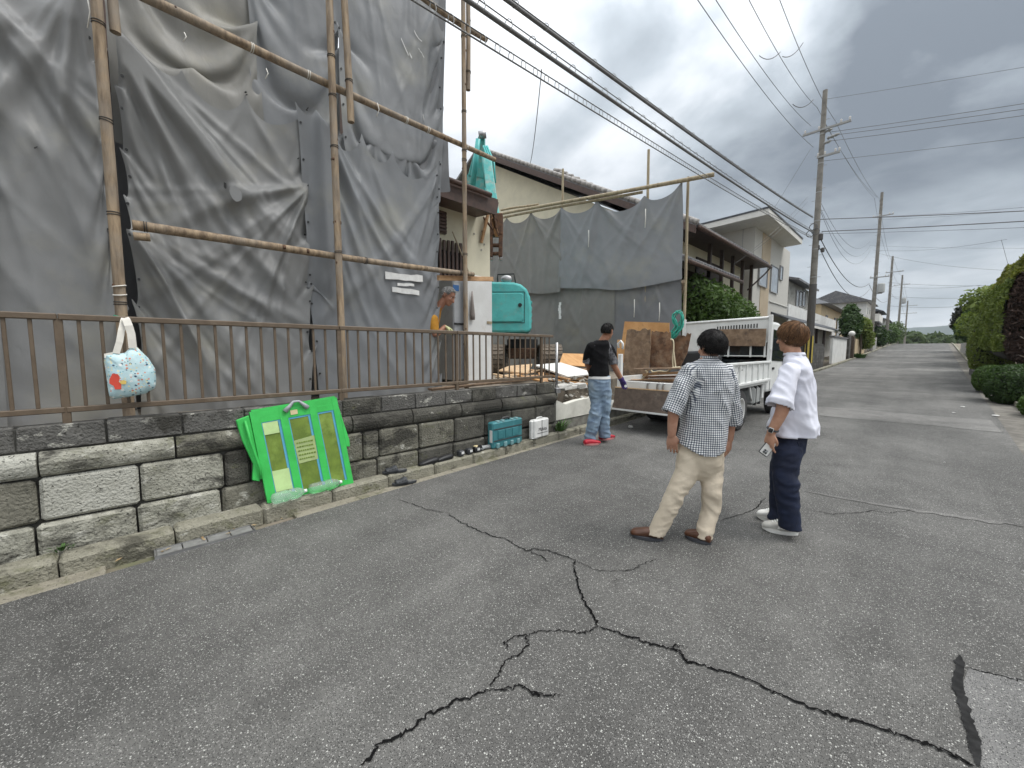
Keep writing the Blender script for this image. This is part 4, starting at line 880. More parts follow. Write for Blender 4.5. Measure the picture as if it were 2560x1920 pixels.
for (a, b, w, t, m), l in zip(PL, LB): plank(l, at_h(*a), at_h(*b), w, t, m)
plank('long grey brown plank lying along the coping behind the railing', (-4.6, 2.9, 1.0), (-4.45, 4.7, 1.06), .13, .03, 'ply_brown')
# ------------------------------------------------------------------ dump truck
mat('truck_white', (.70, .71, .69), .42, (.62, .63, .61), 4, bump=.05, stain=(.42, .40, .35), sscale=3.5, slo=.60, shi=.85)
mat('gate_brown', (.13, .098, .075), .7, (.085, .064, .05), 10, bump=.4, bscale=30, stain=(.24, .20, .16), sscale=6, slo=.6, shi=.8)
plain('chassis_dark', (.03, .03, .03), .7); plain('tank_grey', (.33, .34, .33), .5); glassy('glass_dark', (.015, .02, .022), .06)
mat('tyre', (.028, .028, .029), .8, (.05, .048, .045), 12, bump=.3); plain('rim_white', (.62, .62, .60), .45)
XL, XR, YB, YF = -3.93, -2.14, 6.55, 9.46
zt = gz(7.8)
tk = thing('dump_truck', 'small white dump truck with its tailgate down, loaded with old boards', 'truck', (-3.04, 8.6, zt))
FZ = zt+.86
bed = MB().cbox(((XL+XR)/2, (YB+YF)/2, FZ-.05), (XR-XL-.04, YF-YB, .10), .008).build('bed_floor', MT['truck_white'], tk)
MB().box(((XL+XR)/2, YB+.03, FZ-.05), (XR-XL, .07, .13)).build('rear_sill', MT['truck_white'], bed, bevel=.008)
MB().box(((XL+XR)/2, (YB+YF)/2, FZ+.002), (XR-XL-.12, YF-YB-.1, .012)).build('floor_plate', MT['gate_brown'], bed)
# tailgate hanging open (inner face outward)
tgp = [(XL, YB-.035, FZ-.115), (XR, YB-.035, FZ-.115), (XR, YB-.13, FZ-.49), (XL, YB-.13, FZ-.49)]
tg = MB().prism(tgp, (0, -.035, -.008)).build('tailgate', MT['gate_brown'], tk, bevel=.006)
MB().bar((XL, YB-.15, FZ-.50), (XR, YB-.15, FZ-.50), .05, .03).build('bottom_edge', MT['truck_white'], tg)
MB().bar((XL, YB-.055, FZ-.108), (XR, YB-.055, FZ-.108), .035, .018).build('top_edge', MT['wood_pale'], tg)
MB().tube([(XL-.02, YB-.12, FZ-.35), (XL-.05, YB-.16, FZ-.52), (XL-.09, YB-.17, FZ-.60), (XL-.12, YB-.18, FZ-.62)], [.045, .035, .03, .02], 8).build('latch_arm', MT['plaster'], tg, True)
for x in (XL+.62, XL+.80, XL+.90):
    h = MB().tube([(x, YB-.02, FZ-.12), (x+.01, YB-.06, FZ-.06), (x+.02, YB-.06, FZ-.0), (x+.05, YB-.05, FZ+.01)], .018, 7).build('hinge_hook', MT['steel'], bed, True)
# left rear post with hook
ps = MB().cbox((XL+.03, YB+.05, FZ+.20), (.07, .08, .62), .008).build('rear_post', MT['truck_white'], tk)
MB().tube([(XL+.02, YB+.0, FZ+.62), (XL+.0, YB, FZ+.70), (XL+.06, YB, FZ+.75), (XL+.10, YB, FZ+.70), (XL+.10, YB, FZ+.60)], .022, 8).build('post_hook', MT['truck_white'], ps, True)
MB().cbox((XR-.03, YB+.05, FZ+.13), (.07, .08, .46), .008).build('rear_post', MT['truck_white'], tk)
# side gates with ribs
for x, sg in ((XR, 1), (XL, -1)):
    if sg < 0:
        MB().cbox((x+.02, (YB+YF)/2+.05, FZ+.02), (.03, YF-YB-.1, .14), .006).build('side_gate', MT['truck_white'], tk); continue
    g = MB().cbox((x-sg*.02, (YB+YF)/2+.05, FZ+.16), (.03, YF-YB-.1, .40), .006).build('side_gate', MT['truck_white'], tk)
    MB().cbox((x+sg*.005, (YB+YF)/2+.05, FZ+.345), (.05, YF-YB-.1, .045), .008).build('gate_rail', MT['truck_white'], g)
    MB().cbox((x+sg*.005, (YB+YF)/2+.05, FZ-.02), (.05, YF-YB-.1, .05), .008).build('gate_rail', MT['truck_white'], g)
    for k in range(8): MB().cbox((x+sg*.004, YB+.22+k*.37, FZ+.162), (.035, .05, .33), .006).build('gate_rib', MT['truck_white'], g)
    if sg == 1: SGATE = g
def text3d(txt, size, m, mtx, name, parent=None, ext=.001, sx=1.0):
    c = bpy.data.curves.new(name, 'FONT'); c.body = txt; c.size = size; c.extrude = ext; c.align_x = 'CENTER'; c.align_y = 'CENTER'
    t = bpy.data.objects.new(name, c); COL.objects.link(t); dg = bpy.context.evaluated_depsgraph_get(); me = bpy.data.meshes.new_from_object(t.evaluated_get(dg))
    bpy.data.objects.remove(t); me.transform(mtx @ Matrix.Diagonal((sx, 1, 1, 1))); return link(name, me, m, parent)
def face_m(c, r, u): r = Vector(r).normalized(); u = Vector(u).normalized(); n = r.cross(u); m = Matrix((r, u, n)).transposed().to_4x4(); m.translation = Vector(c); return m
for (px, s) in (((1580, 801), 'ｶﾞﾗ'), ((1600, 801), 'ﾉﾝｷｰ')):
    p = on_x(*px, XR+.001)
    try: text3d(s, .15, MT['dark'], face_m((XR+.002-.006, p.y, p.z), (0, 1, 0), (0, 0, 1)), 'lettering', SGATE)
    except Exception: pass
# guard frame (torii) at the front of the bed
gt = on_x(1657, 686, XR).z
gf = MB().cbox(((XL+XR)/2, YF+.02, (FZ+gt)/2), (XR-XL, .035, gt-FZ), .006).build('guard_panel', MT['truck_white'], tk)
MB().tube([(XL, YF+.01, gt-.01), (XR, YF+.01, gt+.03)], .03, 8).build('guard_top', MT['truck_white'], gf, True)
for x in (XL+.02, XR-.02): MB().cbox((x, YF-.02, (FZ+gt)/2+.03), (.07, .06, gt-FZ+.1), .008).build('guard_post', MT['truck_white'], gf)
for k in range(15): MB().box((-3.18+.055*k, YF-.001, gt-.155+.002*k), (.022, .008, .085)).build('louvre_slot', MT['dark'], gf)
MB().box((-2.72, YF-.004, FZ+.56), (1.02, .012, .36)).build('rear_window', MT['glass_dark'], gf)
MB().box((-2.72, YF-.004, FZ+.36), (1.02, .012, .14)).build('rear_window', MT['glass_dark'], gf)
for z in (FZ+.75, FZ+.46): MB().tube([(-3.28, YF-.03, z), (-2.2, YF-.03, z)], .014, 6).build('window_bar', MT['truck_white'], gf, True)
for x in (-3.2, -2.93, -2.5, -2.24): MB().cbox((x, YF-.03, FZ+.6), (.035, .025, .33), .004).build('window_bar', MT['truck_white'], gf)
plank('wide brown plywood sheet resting in front of the truck guard frame', (-3.12, YF-.09, FZ+.86), (-2.22, YF-.09, FZ+.84), .02, .36, 'ply_brown', nm='plywood_sheet', cat='plywood')
MB().tube([(XR+.03, YF-.05, gt-.3+.02*math.sin(t)) if 0 else (XR+.02, YF-.1+.02*math.sin(t*3), FZ+.3+.33*t) for t in [i/10 for i in range(11)]], .012, 6).build('chain_lever', MT['truck_white'], gf, True)
# cab
cb_ = MB().prism([(XR-.06, YF+.12, zt+.55), (XR-.06, YF+1.78, zt+.55), (XR-.06, YF+1.80, zt+1.1), (XR-.06, YF+1.42, zt+1.95), (XR-.06, YF+.9, zt+2.05), (XR-.06, YF+.16, zt+2.05)], (XL-XR+.14, 0, 0)).build('cab', MT['truck_white'], tk, bevel=.06)
MB().prism([(XR-.055, YF+.36, zt+1.22), (XR-.055, YF+1.58, zt+1.18), (XR-.055, YF+1.33, zt+1.84), (XR-.055, YF+.40, zt+1.88)], (.006, 0, 0)).build('side_window', MT['glass_dark'], cb_)
MB().box((XR-.05, YF+.5, zt+1.05), (.02, .14, .05)).build('door_handle', MT['dark'], cb_, bevel=.006)
for y in (YF+.3, YF+1.3): MB().box((XR-.056, y, zt+1.1), (.006, .008, 1.0)).build('door_seam', MT['dark'], cb_)
mi = MB().tube([(XR-.02, YF+1.6, zt+1.75), (XR+.16, YF+1.66, zt+1.8), (XR+.17, YF+1.66, zt+1.3), (XR-.02, YF+1.66, zt+1.2)], .012, 6).build('mirror_arm', MT['dark'], cb_, True)
MB().cbox((XR+.17, YF+1.65, zt+1.58), (.15, .05, .28), .015).build('mirror', MT['dark'], mi)
# chassis, tank, wheels
for x in (-3.4, -2.7): MB().box((x, 8.9, zt+.62), (.08, 4.6, .16)).build('chassis_rail', MT['chassis_dark'], tk)
MB().box((-3.04, 8.0, zt+.70), (1.5, 2.4, .08)).build('sub_frame', MT['chassis_dark'], tk)
tn = MB().cbox((-2.34, 8.82, zt+.56), (.34, .52, .36), .05).build('fuel_tank', MT['tank_grey'], tk)
for y in (8.68, 8.96): MB().box((-2.34, y, zt+.56), (.352, .03, .372)).build('tank_strap', MT['chassis_dark'], tn)
MB().tube([(XR-.05, 8.32, FZ-.12), (XR-.05, 8.40, zt+.58), (XR-.04, 8.46, zt+.48)], .02, 6).build('mudguard_stay', MT['truck_white'], tk, True)
MB().cbox((-2.28, 9.42, zt+.66), (.1, .1, .42), .01).build('cab_lift_post', MT['truck_white'], tk)
MB().box((-3.04, 9.0, zt+.32), (1.1, .7, .1)).build('underrun_box', MT['chassis_dark'], tk)
def wheel(x, y, sg, rr=.365, w=.2):
    c = Vector((x, y, zt+rr)); a = Vector((sg, 0, 0))
    t = MB().lathe(c-a*w, a, [(rr*.55, 0), (rr*.86, 0), (rr*.97, .02), (rr, .05), (rr, w-.05), (rr*.97, w-.02), (rr*.86, w), (rr*.58, w-.005), (rr*.56, w-.03), (rr*.5, .05)], 36).build('tyre', MT['tyre'], tk, True, auto=40)
    MB().lathe(c-a*w, a, [(rr*.58, w*.2), (rr*.6, w-.004), (rr*.56, w-.004), (rr*.53, w-.05), (rr*.45, w-.09), (rr*.30, w-.10), (rr*.28, w-.05), (rr*.15, w-.045)], 32).build('rim', MT['rim_white'], t, True, auto=35)
    for k in range(6):
        q = c+Vector((-sg*.1+.0, rr*.38*math.cos(k*1.047), rr*.38*math.sin(k*1.047))); MB().cyl(q, q+a*.03, .018, n=6).build('wheel_nut', MT['steel'], t)
for x, sg in ((XR-.03, 1), (XL+.06, -1)):
    wheel(x, 7.82, sg); wheel(x, YF+.95, sg)
for x in (XR-.25, XL+.28): wheel(x, 7.82, 1 if x > -3 else -1)
MB().box((-3.04, 7.82, zt+.365), (1.5, .12, .12)).build('rear_axle', MT['chassis_dark'], tk)
for x in (-2.35, -3.73): MB().box((x, YB+.75, zt+.38), (.42, .012, .36)).build('mud_flap', MT['black_rubber'], tk)
# ------------------------------------------------------------------ load on the truck
def sheet_px(label, pix, Yp, tilt, m, t=.014, nm='plywood_sheet', cat='plywood', ragged=None):
    P = [on_y(x, y, Yp+tilt*(1 if y < 745 else 0)) for x, y in pix]
    return MB().prism(P, (0, .018, 0)).build(nm, m, label=label, cat=cat)
def edge(a, b, n, j):
    out = []
    for i in range(n):
        t = i/n; out.append((a[0]+(b[0]-a[0])*t, a[1]+(b[1]-a[1])*t+(random.uniform(-j, j) if i else 0)))
    return out
def r8p(l): return [(1175.1+.198*x, 656.7+.198*y) for x, y in l]
tl = r8p([(880, 190), (1240, 200)]); 
sheet_px('tall orange wooden board standing behind the dark plywood on the truck', r8p([(880, 190), (1365, 205), (1365, 420), (850, 400)]), 8.2, 0, MT['wood_orange'])
sheet_px('short pale wooden board standing at the left edge of the truck load', r8p([(800, 390), (885, 390), (880, 640), (790, 640)]), 7.55, 0, MT['wood_orange'])
sheet_px('stained light brown plywood sheet, tallest in the truck load', r8p(edge((905, 285), (1160, 275), 9, 14)+[(1160, 275), (1165, 420), (1145, 700), (1130, 820), (855, 828), (880, 500)]), 7.45, 0, MT['ply_brown'])
sheet_px('reddish dark plywood sheet with broken top in the middle of the load', r8p(edge((1175, 290), (1380, 300), 9, 20)+[(1380, 300), (1400, 700), (1155, 700), (1160, 420)]), 7.62, 0, MT['ply_dark'])
sheet_px('dark plywood sheet with ragged top edge at the right of the load', r8p(edge((1385, 390), (1605, 318), 11, 22)+[(1605, 318), (1560, 540), (1480, 700), (1395, 700)]), 7.85, 0, MT['ply_dark'])
for k, (a, b, w, m) in enumerate((((1000, 712), (1500, 700), .12, 'ply_brown'), ((1100, 770), (1500, 745), .10, 'wood'), ((900, 830), (1500, 835), .13, 'wood'), ((1120, 795), (1460, 790), .09, 'ply_dark'))):
    A, B = r8p([a, b]); pa, pb = on_y(*A, 6.85+.12*k), on_y(*B, 6.95+.1*k)
    plank(['thin split board topmost on the truck bed', 'short thick board under the topmost on the truck bed', 'long board lying along the rear of the truck bed', 'dark board inside the pile on the truck bed'][k], pa, pb, .22, .03+.012*(k == 1), m)
plain('rope_cream', (.62, .55, .38), .85); plain('hose_green', (.05, .40, .30), .4); plain('bag_black', (.035, .037, .04), .45)
rp = [on_y(*q, 7.05) for q in r8p([(1040, 845), (1090, 800), (1125, 750), (1110, 715), (1160, 715), (1190, 745), (1260, 735), (1340, 740), (1400, 700), (1480, 690)])]
MB().limb(rp, [.016]*len(rp), 8).build('rope', MT['rope_cream'], None, True, label='cream rope loosely coiled on the boards at the truck rear', cat='rope')
rp = [on_y(*q, 7.5) for q in r8p([(1385, 385), (1410, 400), (1415, 480), (1405, 600), (1410, 690), (1435, 695), (1425, 600), (1412, 500)])]
MB().limb(rp, [.014]*len(rp), 8).build('rope', MT['rope_cream'], None, True, label='cream rope hanging down the dark plywood below the green hose', cat='rope')
hz = MB(); hc = [on_y(*q, 7.9) for q in r8p([(1470, 70), (1375, 370), (1440, 350), (1530, 180)])]
hr = random.Random(2)
for k in range(7):
    j = lambda s: hr.uniform(-s, s)*.62
    pts = r8p([(1470+j(35), 80+j(25)), (1425+j(40), 130+j(30)), (1425+j(50), 215+j(40)), (1455+j(50), 265+j(30)), (1395+j(35), 330+j(30)), (1382+j(20), 385), (1425+j(50), 330+j(30)), (1490+j(50), 230+j(30)), (1525-abs(j(50)), 150+j(30)), (1500+j(30), 90+j(20))])
    P = [on_y(*q, 7.8+j(.06)) for q in pts]; hz.limb(P, [.011]*len(P), 7, 4)
hz.build('garden_hose', MT['hose_green'], None, True, label='coil of green hose hanging from the leaning pole over the truck', cat='hose')
bc = on_y(1500, 775, 8.6)
MB().prism([bc+Vector(q) for q in ((-.42, 0, -.16), (.35, 0, -.18), (.45, 0, .04), (.1, 0, .17), (-.2, 0, .16))], (0, .4, 0)).build('tarpaulin_bundle', MT['bag_black'], None, bevel=.05, label='black plastic bundle on the truck bed beside the guard frame', cat='bundle')
# ------------------------------------------------------------------ things along the kerb
KZ = lambda y: gz(y)+.128
# green folding mesh bin leaning on the wall
mat('bin_green', (.05, .52, .10), .5, (.04, .42, .075), 4, bump=.25, bscale=18); mat('mesh_green', (.17, .25, .035), .6, (.11, .17, .025), 6, bump=.3, bscale=300, stain=(.22, .32, .06), sscale=5)
plain('sheet_lime', (.50, .68, .30), .6); plain('tape_blue', (.10, .36, .52), .5); plain('handle_grey', (.38, .40, .42), .6); plain('note_paper', (.36, .45, .19), .7); plain('label_beige', (.62, .52, .30), .7)
gb = thing('mesh_bin', 'folded bright green mesh refuse bin leaning on the block wall', 'refuse bin', (-4.05, 1.1, KZ(1.1)))
c0, c1, c2, c3 = Vector((-4.035, .82, KZ(.8)+.004)), Vector((-4.035, 1.60, KZ(1.6)-.004+.004)), Vector((-4.13, 1.495, 1.045)), Vector((-4.13, .735, .975))
def gp(u, v, o=0.0):
    p = c0.lerp(c1, u).lerp(c3.lerp(c2, u), v); n = (c1-c0).cross(c3-c0).normalized(); n = n if n.x > 0 else -n
    return p+n*o
def gquad(name, u0, v0, u1, v1, o, m, par, t=.006, uv=None):
    q = uv or [(u0, v0), (u1, v0), (u1, v1), (u0, v1)]
    return MB().prism([gp(a, b, o) for a, b in q], gp(.5, .5, o-t)-gp(.5, .5, o)).build(name, m, par)
gquad('back_panel', 0, 0, 1, 1, -.02, MT['bin_green'], gb, .012)
gquad('top_flap', .02, .93, .98, 1.02, .004, MT['bin_green'], gb, .008)
for u0, u1 in ((0, .095), (.30, .385), (.64, .725), (.93, 1.0)): gquad('frame_strip', u0, 0, u1, 1, .006, MT['bin_green'], gb, .02)
for v0, v1 in ((0, .055), (.87, 1.0)): gquad('frame_strip', 0, v0, 1, v1, .004, MT['bin_green'], gb, .02)
for u0, u1 in ((.095, .30), (.385, .64), (.725, .93)):
    w = gquad('mesh_window', u0, .055, u1, .87, -.004, MT['mesh_green'], gb, .006)
    gquad('tape_edge', u1-.028, .055, u1, .87, -.001, MT['tape_blue'], w, .004); gquad('tape_edge', u0, .055, u0+.012, .87, -.001, MT['tape_blue'], w, .004); gquad('tape_edge', u0, .85, u1, .87, -.0005, MT['tape_blue'], w, .003)
gquad('paper_sheet', .105, .73, .265, .86, .002, MT['sheet_lime'], gb, .003); gquad('paper_sheet', .105, .10, .285, .33, .002, MT['sheet_lime'], gb, .003)
nt = gquad('note_sheet', .40, .35, .63, .62, .0, MT['note_paper'], gb, .003, [(.405, .35), (.63, .36), (.64, .63), (.395, .61)])
tr_ = random.Random(9)
for k in range(5):
    u = .42
    while u < .60:
        l = tr_.uniform(.012, .03); gquad('note_line', u, .57-.045*k, u+l, .585-.045*k, .003, MT['mesh_green'], nt, .002); u += l+.008
gquad('beige_label', .42, .895, .50, .945, .008, MT['label_beige'], gb, .003)
hd = MB().tube([gp(.36, .945, .012), gp(.42, .99, .02), gp(.47, 1.035, .03), gp(.53, 1.03, .03), gp(.58, .985, .02), gp(.62, .945, .012)], [.024, .017, .011, .011, .017, .024], 8).build('carry_handle', MT['handle_grey'], gb, True)
sv = [(-.005, .97), (-.14, .94), (-.12, .72), (-.06, .45), (-.10, .28), (-.03, .25), (.0, .42)]
MB().prism([gp(a, b, .0) for a, b in sv], gp(.5, .5, -.04)-gp(.5, .5, 0)).build('side_gusset', MT['bin_green'], gb, bevel=.008)
MB().tube([gp(-.06, .92, .02), gp(-.05, .70, .03), gp(-.01, .40, .03), gp(-.02, .28, .02)], .012, 6).build('side_fold', MT['bin_green'], gb, True)
MB().prism([gp(a, b, .0) for a, b in [(1.0, .95), (1.03, .7), (1.06, .5), (1.05, .42), (1.0, .43)]], gp(.5, .5, -.03)-gp(.5, .5, 0)).build('side_gusset', MT['bin_green'], gb, bevel=.006)
# plastic water bottles lying in front of it
def clear(name, col, a=.25):
    m = bpy.data.materials.new(name); m.use_nodes = True; nt = m.node_tree; N = nt.nodes; L = nt.links; p = N['Principled BSDF']
    p.inputs['Base Color'].default_value = (*col, 1); p.inputs['Roughness'].default_value = .06; p.inputs['Transmission Weight'].default_value = .82; p.inputs['IOR'].default_value = 1.2
    n = N.new('ShaderNodeTexNoise'); n.inputs['Scale'].default_value = 40; b = N.new('ShaderNodeBump'); b.inputs['Strength'].default_value = .3; b.inputs['Distance'].default_value = .004
    L.new(n.outputs[0], b.inputs['Height']); L.new(b.outputs[0], p.inputs['Normal']); MT[name] = m; return m
clear('bottle_clear', (.86, .95, .90)); plain('cap_white', (.75, .77, .75), .4)
def bottle(a, b, label):
    a, b = Vector(a), Vector(b); L_ = (b-a).length; d = (b-a)/L_; r = .052
    t = thing('water_bottle', label, 'bottle', a-Vector((0, 0, r)))
    MB().lathe(a, d, [(r*.55, 0), (r*.9, .012), (r, .035), (r, L_*.22), (r*.94, L_*.24), (r, L_*.26), (r, L_*.44), (r*.86, L_*.47), (r*.86, L_*.50), (r, L_*.53), (r, L_*.72), (r*.8, L_*.83), (r*.45, L_*.92), (r*.27, L_*.95), (r*.27, L_)], 20).build('body', MT['bottle_clear'], t, True)
    MB().cyl(b-d*.025, b+d*.004, r*.31, n=14).build('cap', MT['cap_white'], t, True)
bx = lambda y: -3.995
bottle((bx(0)+.03, .84, KZ(.84)+.053), (bx(0)-.005, 1.135, KZ(1.13)+.050), 'clear water bottle lying on the kerb below the lime sheet of the green bin')
bottle((bx(0), 1.16, KZ(1.16)+.053), (bx(0)-.02, 1.47, KZ(1.47)+.05), 'clear water bottle lying on the kerb at the right foot of the green bin')
# tool cases
mat('case_teal', (.045, .19, .21), .5, (.03, .14, .155), 6, bump=.12, stain=(.10, .26, .27), sscale=8, slo=.6, shi=.75); plain('case_latch', (.16, .30, .31), .5); plain('case_white', (.70, .70, .67), .5); plain('case_ink', (.05, .05, .05), .6)
ca, cbp = ground(1056, 966, .128), ground(1131, 953, .128)
def tool_case(p0, p1, h, w, m, lm, name, label, teal=True):
    p0 = Vector((-4.0, p0.y-.05, KZ(p0.y))); p1 = Vector((-4.012, p1.y-.05, KZ(p1.y))); d = (p1-p0); L_ = d.length; d.normalize(); s = Vector((0, 0, 1)).cross(d).normalized(); u = d.cross(s)*1; u = Vector((0, 0, 1))
    t = thing(name, label, 'tool case', p0); q = lambda a, b, c: p0+d*(a*L_)+s*(b*w)+u*(c*h)
    ax = (d, s, u)
    bd = MB().cbox(q(.5, .5, .5)+u*.002, (L_, w, h), .018, ax).build('shell', MT[m], t)
    MB().box(q(.5, -.001, .5)+u*.002 if not teal else q(.5, .5, .9), (L_*1.005, .006, .012) if teal else (.01, .004, h*.9), ax=ax).build('seam', MT['case_ink'], t)
    return t, q, ax, L_, bd
t, q, ax, L_, bd = tool_case(ca, cbp, .365, .115, 'case_teal', 'case_latch', 'tool_case', 'dark turquoise plastic tool case standing on the kerb')
for a in (.2, .36, .66, .82): MB().cbox(q(a, .3, .97), (.055, .06, .06), .01, ax).build('latch', MT['case_latch'], t)
MB().limb([q(.38, .5, 1.0), q(.42, .5, 1.09), q(.58, .5, 1.09), q(.64, .5, 1.0)], [.016]*4, 8).build('handle', MT['case_ink'], t, True)
for a in (.16, .40, .62, .84): MB().cbox(q(a, -.03, .10), (.06, .03, .07), .008, ax).build('foot_rib', MT['case_latch'], t)
for c in (.30, .74): MB().box(q(.5, -.02, c), (L_*.94, .01, .012), ax=ax).build('groove', MT['case_ink'], t)
for a in (.26, .5, .74): MB().cbox(q(a, -.02, .52), (L_*.20, .012, .12), .004, ax).build('rib_panel', MT['case_teal'], t)
MB().box(q(-.004, .3, .48), (.004, .05, .17), ax=ax).build('paper_label', MT['case_white'], t)
ca, cbp = ground(1150, 946, .128), ground(1187, 939, .128)
t, q, ax, L_, bd = tool_case(ca, cbp, .285, .11, 'case_white', 'case_white', 'tool_case', 'small white plastic tool case with black script on its side', False)
MB().cbox(q(.5, .55, .5)-ax[0]*.03, (L_, .06, .27), .012, ax).build('lid', MT['case_white'], t)
MB().limb([q(.3, .5, 1.0), q(.36, .5, 1.08), q(.64, .5, 1.08), q(.7, .5, 1.0)], [.010]*4, 7).build('handle', MT['case_white'], t, True)
text3d('Makita', .075, MT['case_ink'], face_m(q(.55, -.022, .47), ax[0], ax[2]) @ Matrix.Shear('XY', 4, (.25, 0)) if 0 else face_m(q(.55, -.022, .47), ax[0], ax[2]), 'script_lettering', t)
MB().box(q(.55, -.02, .27), (L_*.7, .003, .006), ax=ax).build('rule_line', MT['case_ink'], t)
# dust mask, cloth, sandals, shoes, small tools
dm = ground(1141, 944, .128); dm.x = -4.06; dm.z = KZ(dm.y)
MB().loft([(dm+Vector((0, 0, .004)), Vector((.055, 0, 0)), Vector((0, .09, 0))), (dm+Vector((0, 0, .012)), Vector((.05, 0, 0)), Vector((0, .085, 0))), (dm+Vector((0, 0, .03)), Vector((.03, 0, 0)), Vector((0, .05, 0))), (dm+Vector((0, .01, .05)), Vector((.012, 0, 0)), Vector((0, .02, 0)))], 16).build('dust_mask', MT['case_white'], None, True, label='white cup dust mask lying on the kerb between the tool cases', cat='mask')
dm = ground(1138, 940, .128); dm.x = -4.09; dm.z = KZ(dm.y); MB().prism([dm+Vector(v) for v in ((0, -.08, .004), (.03, .16, .03), (-.03, .17, .05), (-.05, .02, .06), (-.05, -.08, .05))], (0, 0, .012)).build('folded_cloth', MT['case_white'], None, bevel=.004, label='crumpled white cloth tucked behind the dust mask', cat='cloth')
plain('sandal_rubber', (.045, .048, .052), .55); plain('shoe_black', (.02, .02, .021), .5); plain('tool_grey', (.30, .31, .31), .5)
def footprint(c, ang, L_, w, z, n=22, toe=1.0):
    c = Vector(c); d = Vector((math.cos(ang), math.sin(ang), 0)); s = Vector((-d.y, d.x, 0)); out = []
    for k in range(n):
        a = 2*math.pi*k/n; x = math.cos(a); y = math.sin(a); ww = w*(.80+.20*x); out.append(c+d*(x*L_/2)+s*(y*ww/2*(1-.10*max(0, -x)))+Vector((0, 0, z)))
    return out
def sandal(c, ang, label):
    c = Vector(c); t = thing('sandal', label, 'sandal', c, 'grey rubber sandals by the kerb'); L_, w = .27, .10
    sole = MB(); a, b = footprint(c, ang, L_, w, 0), footprint(c, ang, L_*1.03, w*1.06, .028); n = len(a)
    sole.add(a+b, [tuple(range(n))[::-1], tuple(range(n, 2*n))]+[(i, (i+1) % n, n+(i+1) % n, n+i) for i in range(n)]); sole.build('sole', MT['sandal_rubber'], t, bevel=.006)
    d = Vector((math.cos(ang), math.sin(ang), 0)); s = Vector((-d.y, d.x, 0))
    V_, n1_, n2_ = [], 9, 11
    for a in range(n1_):
        x = -.035+.125*a/(n1_-1); hh = .062-.030*(a/(n1_-1))**1.6+.006*math.sin(a); ww = w*(.53-.05*(a/(n1_-1))**2)
        for b_ in range(n2_): th = math.pi*b_/(n2_-1); V_.append(c+d*(x+.015*math.sin(th))+s*(math.cos(th)*ww)+Vector((0, 0, .018+hh*math.sin(th)**.8)))
    up_ = MB().add(V_, [(a*n2_+b_, a*n2_+b_+1, (a+1)*n2_+b_+1, (a+1)*n2_+b_) for a in range(n1_-1) for b_ in range(n2_-1)]).build('upper', MT['sandal_rubber'], t, True)
    sd_ = up_.modifiers.new('thick', 'SOLIDIFY'); sd_.thickness = .006
    for a in (1, 3, 5):
        for b_ in (2, 7): p = V_[a*n2_+b_]; q_ = V_[(a+1)*n2_+b_]; nn_ = (p-c-Vector((0, 0, .02))); nn_.normalize(); MB().bar(p+nn_*.002, p+nn_*.002+(q_-p)*.6+s*(.008 if b_ < 5 else -.008), .008, .004, nn_).build('slot', MT['dark'], t)
    MB().prism(footprint(c-d*.075, ang, .10, w*.7, .0285), (0, 0, .004)).build('footbed', MT['steel'], t)
sp_ = ground(853, 1021, .128); sandal((-4.04, sp_.y, KZ(sp_.y)), R(-110), 'grey rubber slip-on sandal up on the kerb beside the green bin')
sp_ = ground(874, 1047, .0); sandal((sp_.x, sp_.y, gz(sp_.y)+.008), R(-108), 'grey rubber slip-on sandal down in the gutter below the kerb')
for k, px in enumerate(((935, 1000), (960, 990))):
    p = ground(*px, .128); c = Vector((-4.055, p.y-.06, KZ(p.y))); d = Vector((-.05, -1, 0)).normalized(); s = Vector((-d.y, d.x, 0)); u = Vector((0, 0, 1))
    t = thing('work_shoe', ['flat black shoe on the kerb, toe towards the sandals', 'flat black shoe on the kerb beside the small tools'][k], 'shoe', c)
    MB().loft([(c-d*.13+u*.03, s*.03, u*.028), (c-d*.1+u*.035, s*.038, u*.034), (c+u*.03, s*.042, u*.03), (c+d*.08+u*.022, s*.045, u*.022), (c+d*.13+u*.016, s*.03, u*.014)], 14).build('upper', MT['shoe_black'], t, True)
    MB().prism(footprint(c, math.atan2(d.y, d.x), .275, .098, 0), (0, 0, .012)).build('sole', MT['shoe_black'], t)
for k, (px, col) in enumerate((((982, 977), 'bag_black'), ((997, 972), 'bag_black'), ((1011, 968), 'shoe_black'))):
    p = ground(*px, .128); c = Vector((-4.055, p.y-.06, KZ(p.y)+.04)); t = thing('battery_pack', ['black battery pack with pale label nearest the black shoes on the kerb', 'black battery pack with pale label between two others on the kerb', 'black battery pack with yellow top beside the grinder'][k], 'battery', c-Vector((0, 0, .04)))
    MB().cbox(c, (.08, .085, .075), .014).build('body', MT[col], t); MB().box(c+Vector((.041, .01, .008)), (.004, .04, .03)).build('sticker', MT['case_white'], t)
    if k == 2: MB().cbox(c+Vector((0, 0, .042)), (.06, .06, .016), .005).build('terminal', MT['label_beige'], t)
p = ground(1030, 966, .128); c = Vector((-4.06, p.y-.06, KZ(p.y)+.04)); t = thing('angle_grinder', 'grey hand grinder lying on the kerb against the turquoise case', 'power tool', c-Vector((0, 0, .04)))
MB().loft([(c+Vector((0, -.10, 0)), Vector((.035, 0, 0)), Vector((0, 0, .035))), (c+Vector((0, -.05, 0)), Vector((.038, 0, 0)), Vector((0, 0, .038))), (c+Vector((0, .02, 0)), Vector((.026, 0, 0)), Vector((0, 0, .026))), (c+Vector((-.01, .16, -.006)), Vector((.03, 0, 0)), Vector((0, 0, .03)))], 14).build('body', MT['tool_grey'], t, True)
